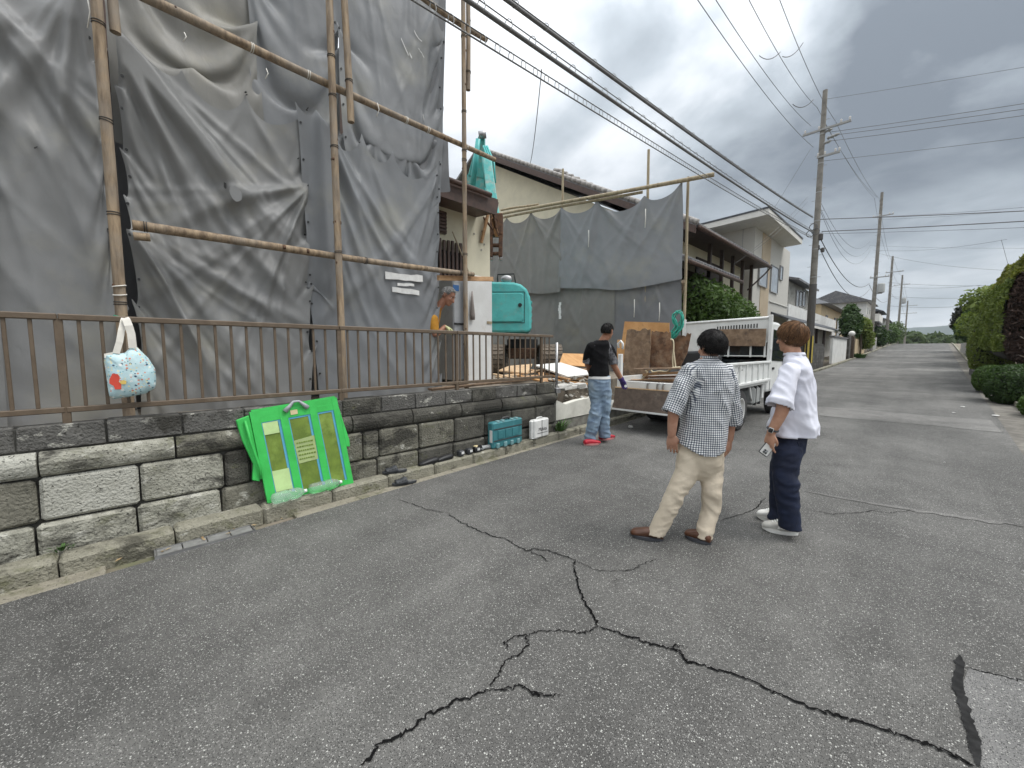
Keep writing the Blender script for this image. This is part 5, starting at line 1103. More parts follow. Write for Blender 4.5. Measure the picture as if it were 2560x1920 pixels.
MB().cyl(c+Vector((0, -.085, -.035)), c+Vector((0, -.085, .02)), .03, n=14).build('gear_head', MT['case_white'], t, True); MB().cyl(c+Vector((.03, -.085, .01)), c+Vector((.036, -.085, .01)), .05, n=18).build('disc', MT['dark'], t)
# ------------------------------------------------------------------ tote bag on the railing
def bagmat():
    m = mat('bag_cloth', (.52, .68, .70), .85, (.42, .60, .64), 8, bump=.5, bscale=26); nt = m.node_tree; N = nt.nodes; L = nt.links; p = N['Principled BSDF']
    base = p.inputs['Base Color'].links[0].from_socket; tc = N.new('ShaderNodeTexCoord'); cur = base
    for sc, thr, c in ((52, .80, (.60, .25, .17)), (44, .83, (.055, .10, .16)), (60, .80, (.72, .66, .40)), (38, .84, (.75, .78, .76)), (70, .86, (.18, .38, .42))):
        v = N.new('ShaderNodeTexVoronoi'); v.inputs['Scale'].default_value = sc; L.new(tc.outputs['Object'], v.inputs['Vector'])
        s = N.new('ShaderNodeSeparateColor'); L.new(v.outputs['Color'], s.inputs[0])
        r = N.new('ShaderNodeValToRGB'); r.color_ramp.elements[0].position = thr; r.color_ramp.elements[1].position = thr+.02; L.new(s.outputs[1], r.inputs[0])
        q = N.new('ShaderNodeValToRGB'); q.color_ramp.elements[0].position = .33; q.color_ramp.elements[0].color = (1, 1, 1, 1); q.color_ramp.elements[1].position = .4; q.color_ramp.elements[1].color = (0, 0, 0, 1); L.new(v.outputs['Distance'], q.inputs[0])
        f = N.new('ShaderNodeMath'); f.operation = 'MULTIPLY'; L.new(r.outputs[0], f.inputs[0]); L.new(q.outputs[0], f.inputs[1])
        x = N.new('ShaderNodeMix'); x.data_type = 'RGBA'; L.new(f.outputs[0], x.inputs[0]); L.new(cur, x.inputs[6]); x.inputs[7].default_value = (*c, 1); cur = x.outputs[2]
    L.new(cur, p.inputs['Base Color']); return m
bagmat(); plain('strap_white', (.74, .71, .64), .85); plain('print_red', (.60, .075, .045), .8); plain('print_yellow', (.70, .50, .14), .8)
BX = -4.16
tb = thing('tote_bag', 'pale blue patterned tote bag with white straps hanging on the brown railing', 'bag', (BX, 0, 1.2))
def bp(x, y): p = on_x(198.7+.1355*x, 674+.1355*y, BX); return p.y, p.z        # close-up pixels of the bag to the railing plane
outl = [(195, 690), (190, 790), (225, 1000), (250, 1200), (275, 1340), (350, 1390), (620, 1345), (860, 1300), (1015, 1205), (1025, 1060), (1005, 900), (900, 735), (720, 560), (600, 575), (520, 650), (420, 660), (330, 650), (205, 665)]
O2 = [bp(*q) for q in outl]; cy = sum(a for a, b in O2)/len(O2); cz = sum(b for a, b in O2)/len(O2)
bm_ = MB(); rings = []
for s, xo in ((1.0, 0), (.97, .018), (.88, .036), (.70, .052), (.45, .06), (.2, .063)): rings.append((s, xo))
def bring(s, xo, sg, k):
    out = []
    for i in range(54):
        t = i/54*len(O2); a = int(t); f = t-a; y = O2[a % len(O2)][0]*(1-f)+O2[(a+1) % len(O2)][0]*f; z = O2[a % len(O2)][1]*(1-f)+O2[(a+1) % len(O2)][1]*f
        Y, Z = cy+(y-cy)*s, cz+(z-cz)*s; w = mnoise.noise(Vector((Y*14, Z*22, k*1.3+sg)))*.012+mnoise.noise(Vector((Y*34+Z*20, Z*40, 3)))*.006
        out.append((BX+sg*(xo*1.0)+(w if xo else 0)*1.0, Y, Z))
    return out
R1 = [bring(s, x, 1, i) for i, (s, x) in enumerate(rings)]; R2 = [bring(s, x, -1, i) for i, (s, x) in enumerate(rings[1:])]
vs = [p for r in (R2[::-1]+R1) for p in r]; m_ = len(R2)+len(R1); fs = [(i*54+k, i*54+(k+1) % 54, (i+1)*54+(k+1) % 54, (i+1)*54+k) for i in range(m_-1) for k in range(54)]
fs += [tuple(range(54))[::-1], tuple(range((m_-1)*54, m_*54))]
bb = bm_.add(vs, fs).build('body', MT['bag_cloth'], tb, True)
def strap(pts, w, m='strap_white'):
    P = [Vector((BX+o, *bp(x, y))) for x, y, o in pts]; v = []
    for i, p in enumerate(P):
        d = (P[min(i+1, len(P)-1)]-P[max(i-1, 0)]); d.x = 0; d.normalize(); s = Vector((0, -d.z, d.y)); v += [p+s*w/2, p-s*w/2]
    n = len(P); v2 = [Vector(q)+Vector((-.006, 0, 0)) for q in v]
    MB().add(v+v2, [(2*i, 2*i+1, 2*i+3, 2*i+2) for i in range(n-1)]+[(2*n+2*i, 2*n+2*i+2, 2*n+2*i+3, 2*n+2*i+1) for i in range(n-1)]+[(2*i, 2*i+2, 2*n+2*i+2, 2*n+2*i) for i in range(n-1)]+[(2*i+1, 2*n+2*i+1, 2*n+2*i+3, 2*i+3) for i in range(n-1)]).build('strap', MT[m], tb)
strap([(385, 660, .03), (440, 480, .03), (470, 300, .02), (505, 150, .0), (520, 105, -.03), (520, 80, -.09)], .038)
strap([(650, 575, .04), (625, 350, .04), (585, 220, .04), (545, 120, .02), (520, 90, -.03), (515, 78, -.09)], .046)
def bprint(name, pts, m, xo):
    P = [Vector((BX+xo, *bp(*q))) for q in pts]; MB().prism(P, (.004, 0, 0)).build(name, m, bb)
bprint('red_print', [(285, 1060), (330, 975), (420, 985), (505, 975), (525, 1060), (470, 1120), (470, 1220), (370, 1225), (350, 1170), (280, 1130)], MT['print_red'], .058)
bprint('yellow_print', [(440, 1110), (490, 1070), (550, 1090), (545, 1140), (470, 1145)], MT['print_yellow'], .06)
bprint('hem_band', [(195, 665), (330, 640), (335, 675), (205, 740)], MT['strap_white'], .03)
# ------------------------------------------------------------------ people
def remesh(mb, vox, it=6, fac=.5, disp=None):
    me = bpy.data.meshes.new('tmp'); me.from_pydata([tuple(p) for p in mb.v], [], mb.f)
    bm = bmesh.new(); bm.from_mesh(me); bmesh.ops.recalc_face_normals(bm, faces=bm.faces[:]); bm.to_mesh(me); bm.free()
    o = bpy.data.objects.new('tmp', me); COL.objects.link(o)
    r = o.modifiers.new('r', 'REMESH'); r.mode = 'VOXEL'; r.voxel_size = vox; r.use_smooth_shade = True
    if it: s = o.modifiers.new('s', 'SMOOTH'); s.factor = fac; s.iterations = it
    dg = bpy.context.evaluated_depsgraph_get(); dg.update(); res = bpy.data.meshes.new_from_object(o.evaluated_get(dg))
    bpy.data.objects.remove(o); bpy.data.meshes.remove(me)
    if disp:
        n = len(res.vertices); co = np.empty(n*3); res.vertices.foreach_get('co', co); co = co.reshape(-1, 3)
        nr = np.array([v.normal[:] for v in res.vertices]); co += nr*np.array([disp(Vector(c)) for c in co])[:, None]
        res.vertices.foreach_set('co', co.ravel()); res.update()
    res.polygons.foreach_set('use_smooth', [True]*len(res.polygons)); return res
def cut(me, drop):
    bm = bmesh.new(); bm.from_mesh(me); d = [f for f in bm.faces if drop(f.calc_center_median())]
    bmesh.ops.delete(bm, geom=d, context='FACES'); bm.to_mesh(me); bm.free(); return me
def ridged(p, s=0): return 1-abs(mnoise.noise(p+Vector((s, s*1.7, s*.3))))*2.2
def msk(c, s): return min(1, max(0, .55+1.6*mnoise.noise(Vector((c.x*3.1+s, c.y*3.1, c.z*3.1)))))
def cloth_obj(name, me, m, parent, t=.004):
    o = link(name, me, m, parent); s = o.modifiers.new('thick', 'SOLIDIFY'); s.thickness = t; s.offset = -1; return o
def skin(name, c): return mat(name, c, .5, (c[0]*.86, c[1]*.78, c[2]*.74), 18, bump=.12, bscale=220, spec=.35)
skin('skin_a', (.50, .285, .20)); skin('skin_b', (.52, .30, .205)); skin('skin_tan', (.36, .185, .115)); skin('skin_old', (.40, .205, .135))
for nm_, c_ in (('hair_black', (.013, .0115, .011)), ('hair_brown', (.185, .098, .048)), ('hair_dark', (.03, .028, .027)), ('hair_grey', (.38, .38, .37))):
    mat(nm_+'_cap', tuple(v*.45 for v in c_), .8, tuple(v*.3 for v in c_), 30, bump=.4, spec=.1)
    m_ = mat(nm_, c_, .55, tuple(v*.7 for v in c_), 30, bump=0, spec=.3); N_ = m_.node_tree.nodes; L_ = m_.node_tree.links; p_ = N_['Principled BSDF']; src_ = p_.inputs['Base Color'].links[0].from_socket
    a_ = N_.new('ShaderNodeAttribute'); a_.attribute_name = 'tone'; v_ = N_.new('ShaderNodeVectorMath'); v_.operation = 'SCALE'; L_.new(src_, v_.inputs[0]); L_.new(a_.outputs['Fac'], v_.inputs['Scale']); L_.new(v_.outputs[0], p_.inputs['Base Color'])
plain('eye_white', (.7, .68, .65), .2); plain('iris', (.03, .018, .012), .1)
def hand(mb, wrist, d, nrm, L_=.175, curl=.5, side=1):
    d = Vector(d).normalized(); nrm = (Vector(nrm)-d*Vector(nrm).dot(d)).normalized(); s = d.cross(nrm)*side; w = Vector(wrist)
    mb.loft([(w, s*.026, nrm*.020), (w+d*.03, s*.034, nrm*.019), (w+d*.06, s*.040, nrm*.017), (w+d*.088, s*.041, nrm*.014), (w+d*.098, s*.034, nrm*.008)], 16, 2.6)
    for k, (o, l, r) in enumerate(((-.033, .070, .0088), (-.0115, .080, .0092), (.011, .075, .009), (.032, .060, .008))):
        p = w+d*.085+s*o; pts = [p]; a = 0.0; f = l/2.6
        for j in range(3):
            a += curl*(.55+.15*k)*(.8 if j == 0 else 1); p = p+(d*math.cos(a)+nrm*math.sin(a)+s*(o*.6))*f*(1.1-.1*j); pts.append(p)
        mb.limb(pts, [r, r*.96, r*.9, r*.78], 10, 2)
    p = w+d*.022-s*.024; mb.limb([p, p+d*.030-s*.016+nrm*.012, p+d*.055-s*.018+nrm*.026, p+d*.076-s*.012+nrm*.036], [.013, .0112, .0098, .008], 10, 2)
def head(mb, c, f, u, k=1.0, old=False):
    f = Vector(f).normalized(); u = (Vector(u)-f*Vector(u).dot(f)).normalized(); s = u.cross(f)
    ax = (s, f, u); q = lambda a, b, z: Vector(c)+s*(a*k)+f*(b*k)+u*(z*k)
    mb.ball(q(0, -.012, .030), (.074*k, .096*k, .088*k), ax, 24, 16)          # skull
    mb.ball(q(0, .018, -.022), (.064*k, .070*k, .086*k), ax, 24, 16)           # face
    mb.ball(q(0, .046, -.082), (.040*k, .036*k, .030*k), ax, 16, 10)           # jaw
    mb.limb([q(0, .080, .018), q(0, .094, -.010), q(0, .103, -.030)], [.010*k, .012*k, .0155*k], 10, 3)
    for a in (-1, 1):
        mb.ball(q(a*.012, .094, -.031), (.009*k, .010*k, .008*k), ax, 10, 8)
        mb.ball(q(a*.030, .076, .026), (.024*k, .012*k, .007*k), ax, 12, 8)    # brow
        mb.ball(q(a*.038, .062, -.022), (.022*k, .018*k, .018*k), ax, 12, 8)   # cheek
        mb.loft([(q(a*.070, -.012, .024), f*.011*k, u*.018*k), (q(a*.079, -.020, .012), f*.020*k, u*.030*k), (q(a*.085, -.022, .012), f*.019*k, u*.029*k), (q(a*.086, -.023, .012), f*.012*k, u*.02*k)], 14)
        mb.ball(q(a*.080, -.010, -.020), (.006*k, .009*k, .011*k), ax, 10, 8)
    mb.ball(q(0, .082, -.058), (.023*k, .010*k, .0065*k), ax, 12, 8); mb.ball(q(0, .079, -.068), (.020*k, .011*k, .0075*k), ax, 12, 8); mb.ball(q(0, .070, -.094), (.018*k, .014*k, .014*k), ax, 12, 8)
    return q, ax
def face_parts(q, k, root, hm):
    for a in (-1, 1):
        e = MB().ball(q(a*.030, .0635, .008), .0115*k, None, 12, 8).build('eye', MT['eye_white'], root, True)
        MB().ball(q(a*.030, .0712, .008), .005*k, None, 10, 6).build('iris', MT['iris'], e, True)
        MB().limb([q(a*.014, .090, .030), q(a*.030, .088, .036), q(a*.048, .076, .033)], [.003*k, .0042*k, .002*k], 6, 3).build('eyebrow', MT[hm+'_cap'], root, True)
def hair(q, ax, k, m, root, n=2200, L_=.5, crown=(0, -.55, .83), front=.55, back=-.75, flare=.05, seed=1, thick=.0019, vol=1.10, messy=.25, side=-.05):
    s, f, u = ax; rg = random.Random(seed); C = q(0, -.010, .026); rad = Vector((.080*k*vol, .102*k*vol, .098*k*vol))
    def E(d, o): return C+s*(d.x*rad.x*o)+f*(d.y*rad.y*o)+u*(d.z*rad.z*o)
    cr = Vector(crown).normalized(); b = MB()
    # under cap
    vs, fs = [], []; nu, nv = 40, 20
    for i in range(nv+1):
        for j in range(nu):
            th = math.pi*.74*i/nv; ph = 2*math.pi*j/nu; d = Vector((math.sin(th)*math.cos(ph), math.sin(th)*math.sin(ph), math.cos(th)))
            lim = back if d.y < .1 else back+(front-back)*min(1, max(0, (d.y-.1)/.5))
            if abs(d.x) > .75 and d.y > -.35: lim = max(lim, side)
            if d.z < lim: d.z = lim; h = math.sqrt(max(1e-6, 1-d.z*d.z)); hh = math.hypot(d.x, d.y) or 1; d.x *= h/hh; d.y *= h/hh
            w = .985+.06*mnoise.noise(d*4+Vector((seed, 0, 0)))+.05*mnoise.noise(d*9+Vector((seed, 0, 3)))-(.10 if d.z <= lim+1e-6 else 0); vs.append(E(d, w))
    for i in range(nv):
        for j in range(nu): fs.append((i*nu+j, i*nu+(j+1) % nu, (i+1)*nu+(j+1) % nu, (i+1)*nu+j))
    cap = MB().add(vs, fs).build('hair', MT[m+'_cap'], root, True)
    V_, F_ = [], []
    cnt = 0
    while cnt < n:
        d = Vector((rg.gauss(0, 1), rg.gauss(0, 1), rg.gauss(0, 1))).normalized()
        lim = back+.12 if d.y < .1 else back+.12+(front-back)*min(1, (d.y-.1)/.5)
        if abs(d.x) > .72 and d.y > -.30: lim = max(lim, side+.17)
        if d.z < lim: continue
        cnt += 1
        t = (d-cr*d.dot(cr)); 
        if t.length < .05: t = Vector((rg.gauss(0, 1), rg.gauss(0, 1), 0))
        t.normalize(); cl = mnoise.noise(d*5+Vector((seed*3, 1, 2))); t = (t+Vector((rg.gauss(0, messy), rg.gauss(0, messy), rg.gauss(0, messy)*.6-.15))+Vector((cl, mnoise.noise(d*5+Vector((9, seed, 0))), 0))*messy*1.6).normalized()
        ln = L_*rg.uniform(.65, 1.1); seg = 5; P = []; cur = d.copy(); off = 1.0+rg.uniform(.0, .05)
        for j in range(seg+1):
            P.append(E(cur, off+flare*(j/seg)**1.5*rg.uniform(.3, 1.2)+.07*cl)); nx_ = (cur+t*(ln/seg)).normalized(); t = (t-nx_*t.dot(nx_)+Vector((0, 0, -.10))).normalized(); cur = nx_
        bi = len(V_); a1, a2 = frame(P[-1]-P[0])
        for j, p in enumerate(P):
            r = thick*k*(1-.85*(j/seg)**1.5)
            for z in range(3): V_.append(p+a1*(r*math.cos(z*2.094))+a2*(r*math.sin(z*2.094)))
        for j in range(seg):
            for z in range(3): F_.append((bi+3*j+z, bi+3*j+(z+1) % 3, bi+3*j+3+(z+1) % 3, bi+3*j+3+z))
    tone = []
    for _ in range(cnt): tone += [max(.25, rg.gauss(1.0, .5))]*18
    me = bpy.data.meshes.new('hair_strands'); me.from_pydata([tuple(p) for p in V_], [], F_); me.polygons.foreach_set('use_smooth', [True]*len(F_)); at_ = me.attributes.new('tone', 'FLOAT', 'POINT'); at_.data.foreach_set('value', tone); o = link('hair_strands', me, MT[m], cap); o['kind'] = 'stuff'
def shoe(root, toe, heel, w, um, sm, h=.075, solet=.026, collar=.095, name='shoe', white=None, lift=0):
    toe, heel = Vector(toe), Vector(heel); d = (toe-heel); L_ = d.length; d.normalize(); u = Vector((0, 0, 1)); s = u.cross(d).normalized(); P = lambda a, b, z: heel+d*(a*L_)+s*b+u*z
    n = 26; low, up_ = [], []
    for k in range(n):
        a = 2*math.pi*k/n; x = .5+.5*math.cos(a); y = math.sin(a); ww = w*(.40+.12*math.sin(math.pi*min(1, x*.95))+.05*x)*abs(y)**.85*math.copysign(1, y)
        low.append(P(.5+.49*math.cos(a), ww*.98, .002+(.012*max(0, x-.8)/.2))); up_.append(P(.5+.505*math.cos(a), ww*1.04, solet+(.010*max(0, x-.8)/.2)))
    so_ = MB().add(low+up_, [tuple(range(n))[::-1], tuple(range(n, 2*n))]+[(i, (i+1) % n, n+(i+1) % n, n+i) for i in range(n)])
    prof = [(.015, .30, .050, .030), (.05, .38, .078, .060), (.16, .41, .088, .075), (.30, .40, .092, .082), (.42, .42, .085, .070), (.55, .46, .068, .05), (.70, .50, .055, .038), (.84, .48, .045, .03), (.94, .36, .034, .02), (.99, .18, .022, .01)]
    prof = [(a, ww, hh*(1 if white else .78 if a < .45 else .9), z) for a, ww, hh, z in prof]; m = MB().loft([(P(a, 0, solet-.008+hh*.5), s*(w*ww), u*(hh*.5+.004)) for a, ww, hh, _ in prof], 22, 2.4)
    me = remesh(m, .005, 3); sh = link(name, me, MT[um], root); so_.build('sole', MT[sm], sh, True, auto=50)
    if white:
        for a0, a1, z0, z1, mm in white:
            for sg in (-1, 1):
                v = [P(a0, sg*w*.455, solet+z0), P(a1, sg*w*.49, solet+z0), P(a1-.06, sg*w*.40, solet+z1), P(a0-.03, sg*w*.40, solet+z1)]; MB().prism(v, s*(sg*.006)).build('overlay', MT[mm], sh)
        for k in range(4): MB().limb([P(.52+.06*k, -w*.20, solet+.070-.008*k), P(.53+.06*k, 0, solet+.078-.009*k), P(.52+.06*k, w*.20, solet+.070-.008*k)], [.0035]*3, 6, 2).build('lace', MT['cap_white'], sh, True)
    return sh
def rings_px(l, h, dv, tw=0.0, vd=None):
    out = []
    for i, it in enumerate(l):
        x, y, hw = it[:3]; ph = math.atan((x*K-1280)/FPX)-tw; r_ = RT*math.cos(ph)-FH*math.sin(ph); f_ = FH*math.cos(ph)+RT*math.sin(ph); hw = hw*math.cos(ph); hh = h+(it[4] if len(it) > 4 else 0); c = at_h(x, y, hh); out.append((c, r_*(hw*hh/851), f_*(it[3] if len(it) > 3 else dv)))
    return out
def garment_uv(me, torso_c, sleeves, rad=.17):
    uv = me.uv_layers.new(name='UVMap'); buf = np.zeros(len(me.loops)*2); co = [v.co for v in me.vertices]
    for pl in me.polygons:
        c = pl.center; best = None
        for (a, b, r) in sleeves:
            ab = b-a; t = (c-a).dot(ab)/ab.length_squared; dist = (c-a-ab*t).length
            if t > .12 and dist < r*1.5: best = (a, ab)
        ref = None
        for li in pl.loop_indices:
            p = co[me.loops[li].vertex_index]
            if best:
                a, ab = best; dn = ab.normalized(); f1, f2 = frame(dn); w = p-a; th = math.atan2(w.dot(f2), w.dot(f1)); vv = w.dot(dn); uu = th*.068
            else:
                w = p-torso_c; th = math.atan2(w.dot(RT), -w.dot(FH)); uu = th*rad; vv = p.z
            if ref is None: ref = uu
            per = 2*math.pi*(.068 if best else rad)
            while uu-ref > per/2: uu -= per
            while uu-ref < -per/2: uu += per
            buf[2*li] = uu; buf[2*li+1] = vv
    uv.data.foreach_set('uv', buf)
def gingham():
    m = mat('gingham', (.7, .71, .71), .85, bump=.2, bscale=120); nt = m.node_tree; N = nt.nodes; L = nt.links; p = N['Principled BSDF']
    uv = N.new('ShaderNodeUVMap'); uv.uv_map = 'UVMap'; sp = N.new('ShaderNodeSeparateXYZ'); L.new(uv.outputs[0], sp.inputs[0])
    def stripe(i, per):
        a = N.new('ShaderNodeMath'); a.operation = 'MULTIPLY'; a.inputs[1].default_value = 1/per; L.new(sp.outputs[i], a.inputs[0])
        b = N.new('ShaderNodeMath'); b.operation = 'FRACT'; L.new(a.outputs[0], b.inputs[0]); c = N.new('ShaderNodeMath'); c.operation = 'GREATER_THAN'; c.inputs[1].default_value = .58; L.new(b.outputs[0], c.inputs[0]); return c.outputs[0]
    s = N.new('ShaderNodeMath'); s.operation = 'ADD'; L.new(stripe(0, .0165), s.inputs[0]); L.new(stripe(1, .0165), s.inputs[1])
    d = N.new('ShaderNodeMath'); d.operation = 'MULTIPLY'; d.inputs[1].default_value = .5; L.new(s.outputs[0], d.inputs[0])
    r = N.new('ShaderNodeValToRGB'); r.color_ramp.interpolation = 'CONSTANT'; e = r.color_ramp.elements; e[0].color = (.70, .71, .70, 1); e[1].position = .75; e[1].color = (.022, .026, .042, 1); x = e.new(.25); x.color = (.17, .19, .225, 1)
    L.new(d.outputs[0], r.inputs[0]); L.new(r.outputs[0], p.inputs['Base Color']); return m
gingham()
mat('chino', (.60, .52, .405), .85, (.53, .455, .35), 5, bump=.25, bscale=60); mat('denim_dark', (.011, .018, .045), .8, (.007, .011, .028), 9, bump=.3, bscale=160, stain=(.026, .042, .09), sscale=5, slo=.62, shi=.85)
mat('denim_light', (.24, .32, .40), .85, (.15, .21, .29), 7, bump=.3, bscale=120, stain=(.32, .36, .36), sscale=4, slo=.55, shi=.75); mat('tee_white', (.64, .65, .72), .85, (.60, .61, .69), 4, bump=.12, bscale=50)
mat('tee_black', (.006, .006, .0065), .9, (.010, .010, .011), 12, bump=.2, spec=.15); mat('camo_grey', (.19, .19, .20), .85, (.07, .07, .075), 26, .42, .58, bump=.15); mat('tee_yellow', (.50, .25, .03), .85, (.4, .18, .02), 8)
mat('leather_brown', (.115, .048, .025), .4, (.07, .03, .016), 9, bump=.15); plain('sole_grey', (.06, .062, .07), .7); mat('shoe_red', (.45, .018, .035), .55, (.3, .012, .025), 12, bump=.2); plain('sole_pink', (.60, .26, .25), .7)
mat('sneaker_grey', (.52, .51, .47), .7, (.40, .39, .36), 12, bump=.2); plain('sneaker_white', (.76, .75, .71), .6); plain('belt_white', (.72, .72, .70), .5); plain('glove_purple', (.055, .030, .14), .75); plain('glove_yellow', (.62, .62, .34), .8)
mat('trouser_dark', (.07, .065, .06), .9)
# ---- man in the checked shirt
def man_checked():
    h = 3.0; g_l = [ground(1434, 1168), ground(1361, 1156)]; g_r = [ground(1537, 1177), ground(1479, 1157)]
    root = thing('person', 'person in a black and white checked shirt and beige trousers, seen from behind', 'person', (g_l[0]+g_r[0])/2)
    b = MB(); A = lambda x, y, o=0: at_h(x, y, h+o)
    hc = A(1537, 752); fdir = (-RT*.22+FH*.97).normalized(); udir = Vector((0, 0, 1))-RT*.05
    q, ax = head(b, hc-RT*.004, fdir, udir, 1.02)
    b.limb([A(1531, 768, -.01), A(1528, 785, .0), A(1526, 800, .0)], [.056, .058, .075])
    b.loft(rings_px([(1527, 796, 34, .07), (1528, 830, 38, .09), (1524, 880, 38, .09), (1516, 940, 40, .09), (1514, 985, 40, .09)], h, .1), 20)
    sl, el, wl = A(1482, 800, -.03), A(1456, 888, -.06), A(1451, 938, -.02); sr, er_, wr = A(1570, 806, .05), A(1580, 892, .08), A(1575, 950, .12)
    b.limb([A(1490, 803, -.02), A(1471, 845, -.05), el, wl], [.040, .044, .043, .030]); b.limb([A(1564, 806, .05), A(1577, 850, .07), er_, wr], [.040, .044, .042, .029])
    b.limb([A(1490, 985, 0), A(1482, 1020, -.01), A(1463, 1055, -.02), A(1445, 1095, -.01), A(1421, 1143)], [.065, .055, .045, .04, .036]); b.limb([A(1535, 985), A(1537, 1025), A(1536, 1060, -.02), A(1534, 1100), A(1523, 1142, -.03)], [.065, .055, .045, .04, .036])
    hand(b, wl, (A(1452, 985, .03)-wl), RT*.5+FH*.9, curl=.18, side=-1); hand(b, wr, A(1570, 1000, .14)-wr, -RT*.6+FH*.8, curl=.35, side=1)
    body = link('body', remesh(b, .0043, 4), MT['skin_a'], root)
    face_parts(q, 1.02, root, 'hair_black'); hair(q, ax, 1.04, 'hair_black', root, 4200, .50, flare=.07, seed=4, vol=1.07, messy=.35, back=-.62, front=.60)
    s = MB(); s.loft(rings_px([(1532, 771, 18, .065), (1530, 778, 24, .075), (1527, 785, 40, .09), (1527, 795, 50, .115), (1531, 825, 53, .135), (1526, 880, 52, .14), (1518, 930, 55, .15), (1513, 965, 57, .155), (1512, 1000, 57, .155)], h, .13), 28, 2.3)
    cl, cr = A(1449, 894, -.07), A(1582, 918, .09); s.limb([A(1488, 800, -.02), A(1470, 845, -.05), cl], [.064, .070, .073]); s.limb([A(1566, 802, .05), A(1578, 850, .07), cr], [.068, .070, .068])
    def disp(c): return .011*msk(c, 3)*ridged(Vector((c.x*9+c.z*5, c.y*9, c.z*3)), 3)+.006*ridged(Vector((c.x*14, c.y*14, c.z*9)), 8)-.007
    me = remesh(s, .009, 5, disp=disp); dl = (cl-A(1470, 845, -.05)).normalized(); dr = (cr-A(1578, 850, .07)).normalized(); z0 = A(1459, 958).z; z1 = A(1530, 985).z
    def drop(c):
        for ce, de_, rr_ in ((cl, dl, .088), (cr, dr, .080)):
            w = c-ce; a = w.dot(de_)
            if -.008 < a < .2 and (w-de_*a).length < rr_*(1.15 if a > .02 else 1.3): return True
        x = (c-at_h(1513, 965, h)).dot(RT); hem = z1+.035+(z0-z1)*min(1, (abs(x)/.19))**2*.9
        if c.z < hem and (c-at_h(1513, 980, h)).length < .34: return True
        return c.z > A(1532, 774).z
    cut(me, drop); garment_uv(me, A(1526, 880), [(A(1488, 800, -.02), cl, .085), (A(1566, 802, .05), cr, .075)]); sh = cloth_obj('shirt', me, MT['gingham'], root)
    co = MB().loft(rings_px([(1531.5, 775, 20, .07), (1530.5, 768, 18.5, .066)], h, .06), 24); cm = bpy.data.meshes.new('collar'); n_ = 24
    cm.from_pydata([tuple(v) for v in co.v], [], co.f[:-2]); garment_uv(cm, A(1526, 880), [], .08); cm.polygons.foreach_set('use_smooth', [True]*len(cm.polygons)); cloth_obj('collar', cm, MT['gingham'], sh, .006)
    t = MB(); t.loft(rings_px([(1514, 935, 50, .12), (1513, 965, 53, .135), (1513, 990, 53, .13), (1514, 1008, 46, .11), (1514, 1025, 32, .08), (1514, 1038, 14, .04)], h, .12), 24)
    t.limb([A(1488, 990, 0), A(1483, 1020, -.01), A(1464, 1055, -.02), A(1445, 1095, -.01), A(1421, 1143), A(1413, 1162)], [.098, .094, .080, .072, .070, .070]); t.limb([A(1538, 990, 0), A(1537, 1025), A(1537, 1060, -.02), A(1535, 1100), A(1523, 1146, -.03), A(1520, 1165, -.03)], [.092, .088, .078, .074, .068, .068])
    def dt(c): k = max(0, 1-(c.z-gz(3))/.55); return (.005+.013*k)*msk(c, 5)*ridged(Vector((c.x*8+c.z*9, c.y*8, c.z*9)), 5)+.009*msk(c, 9)*ridged(Vector((c.x*11-c.z*14, c.y*11, c.z*14)), 2)-.007
    me = remesh(t, .009, 12, disp=dt); za, zb_ = A(1420, 1153).z, A(1522, 1157, -.02).z
    cut(me, lambda c: c.z < (za if (c-A(1470, 1150)).dot(RT) < 0 else zb_)+.02*((c-A(1470, 1100)).dot(FH))); cloth_obj('trousers', me, MT['chino'], root)
    shoe(root, g_l[1], g_l[0], .105, 'leather_brown', 'sole_grey'); shoe(root, g_r[1], g_r[0], .105, 'leather_brown', 'sole_grey')
man_checked()
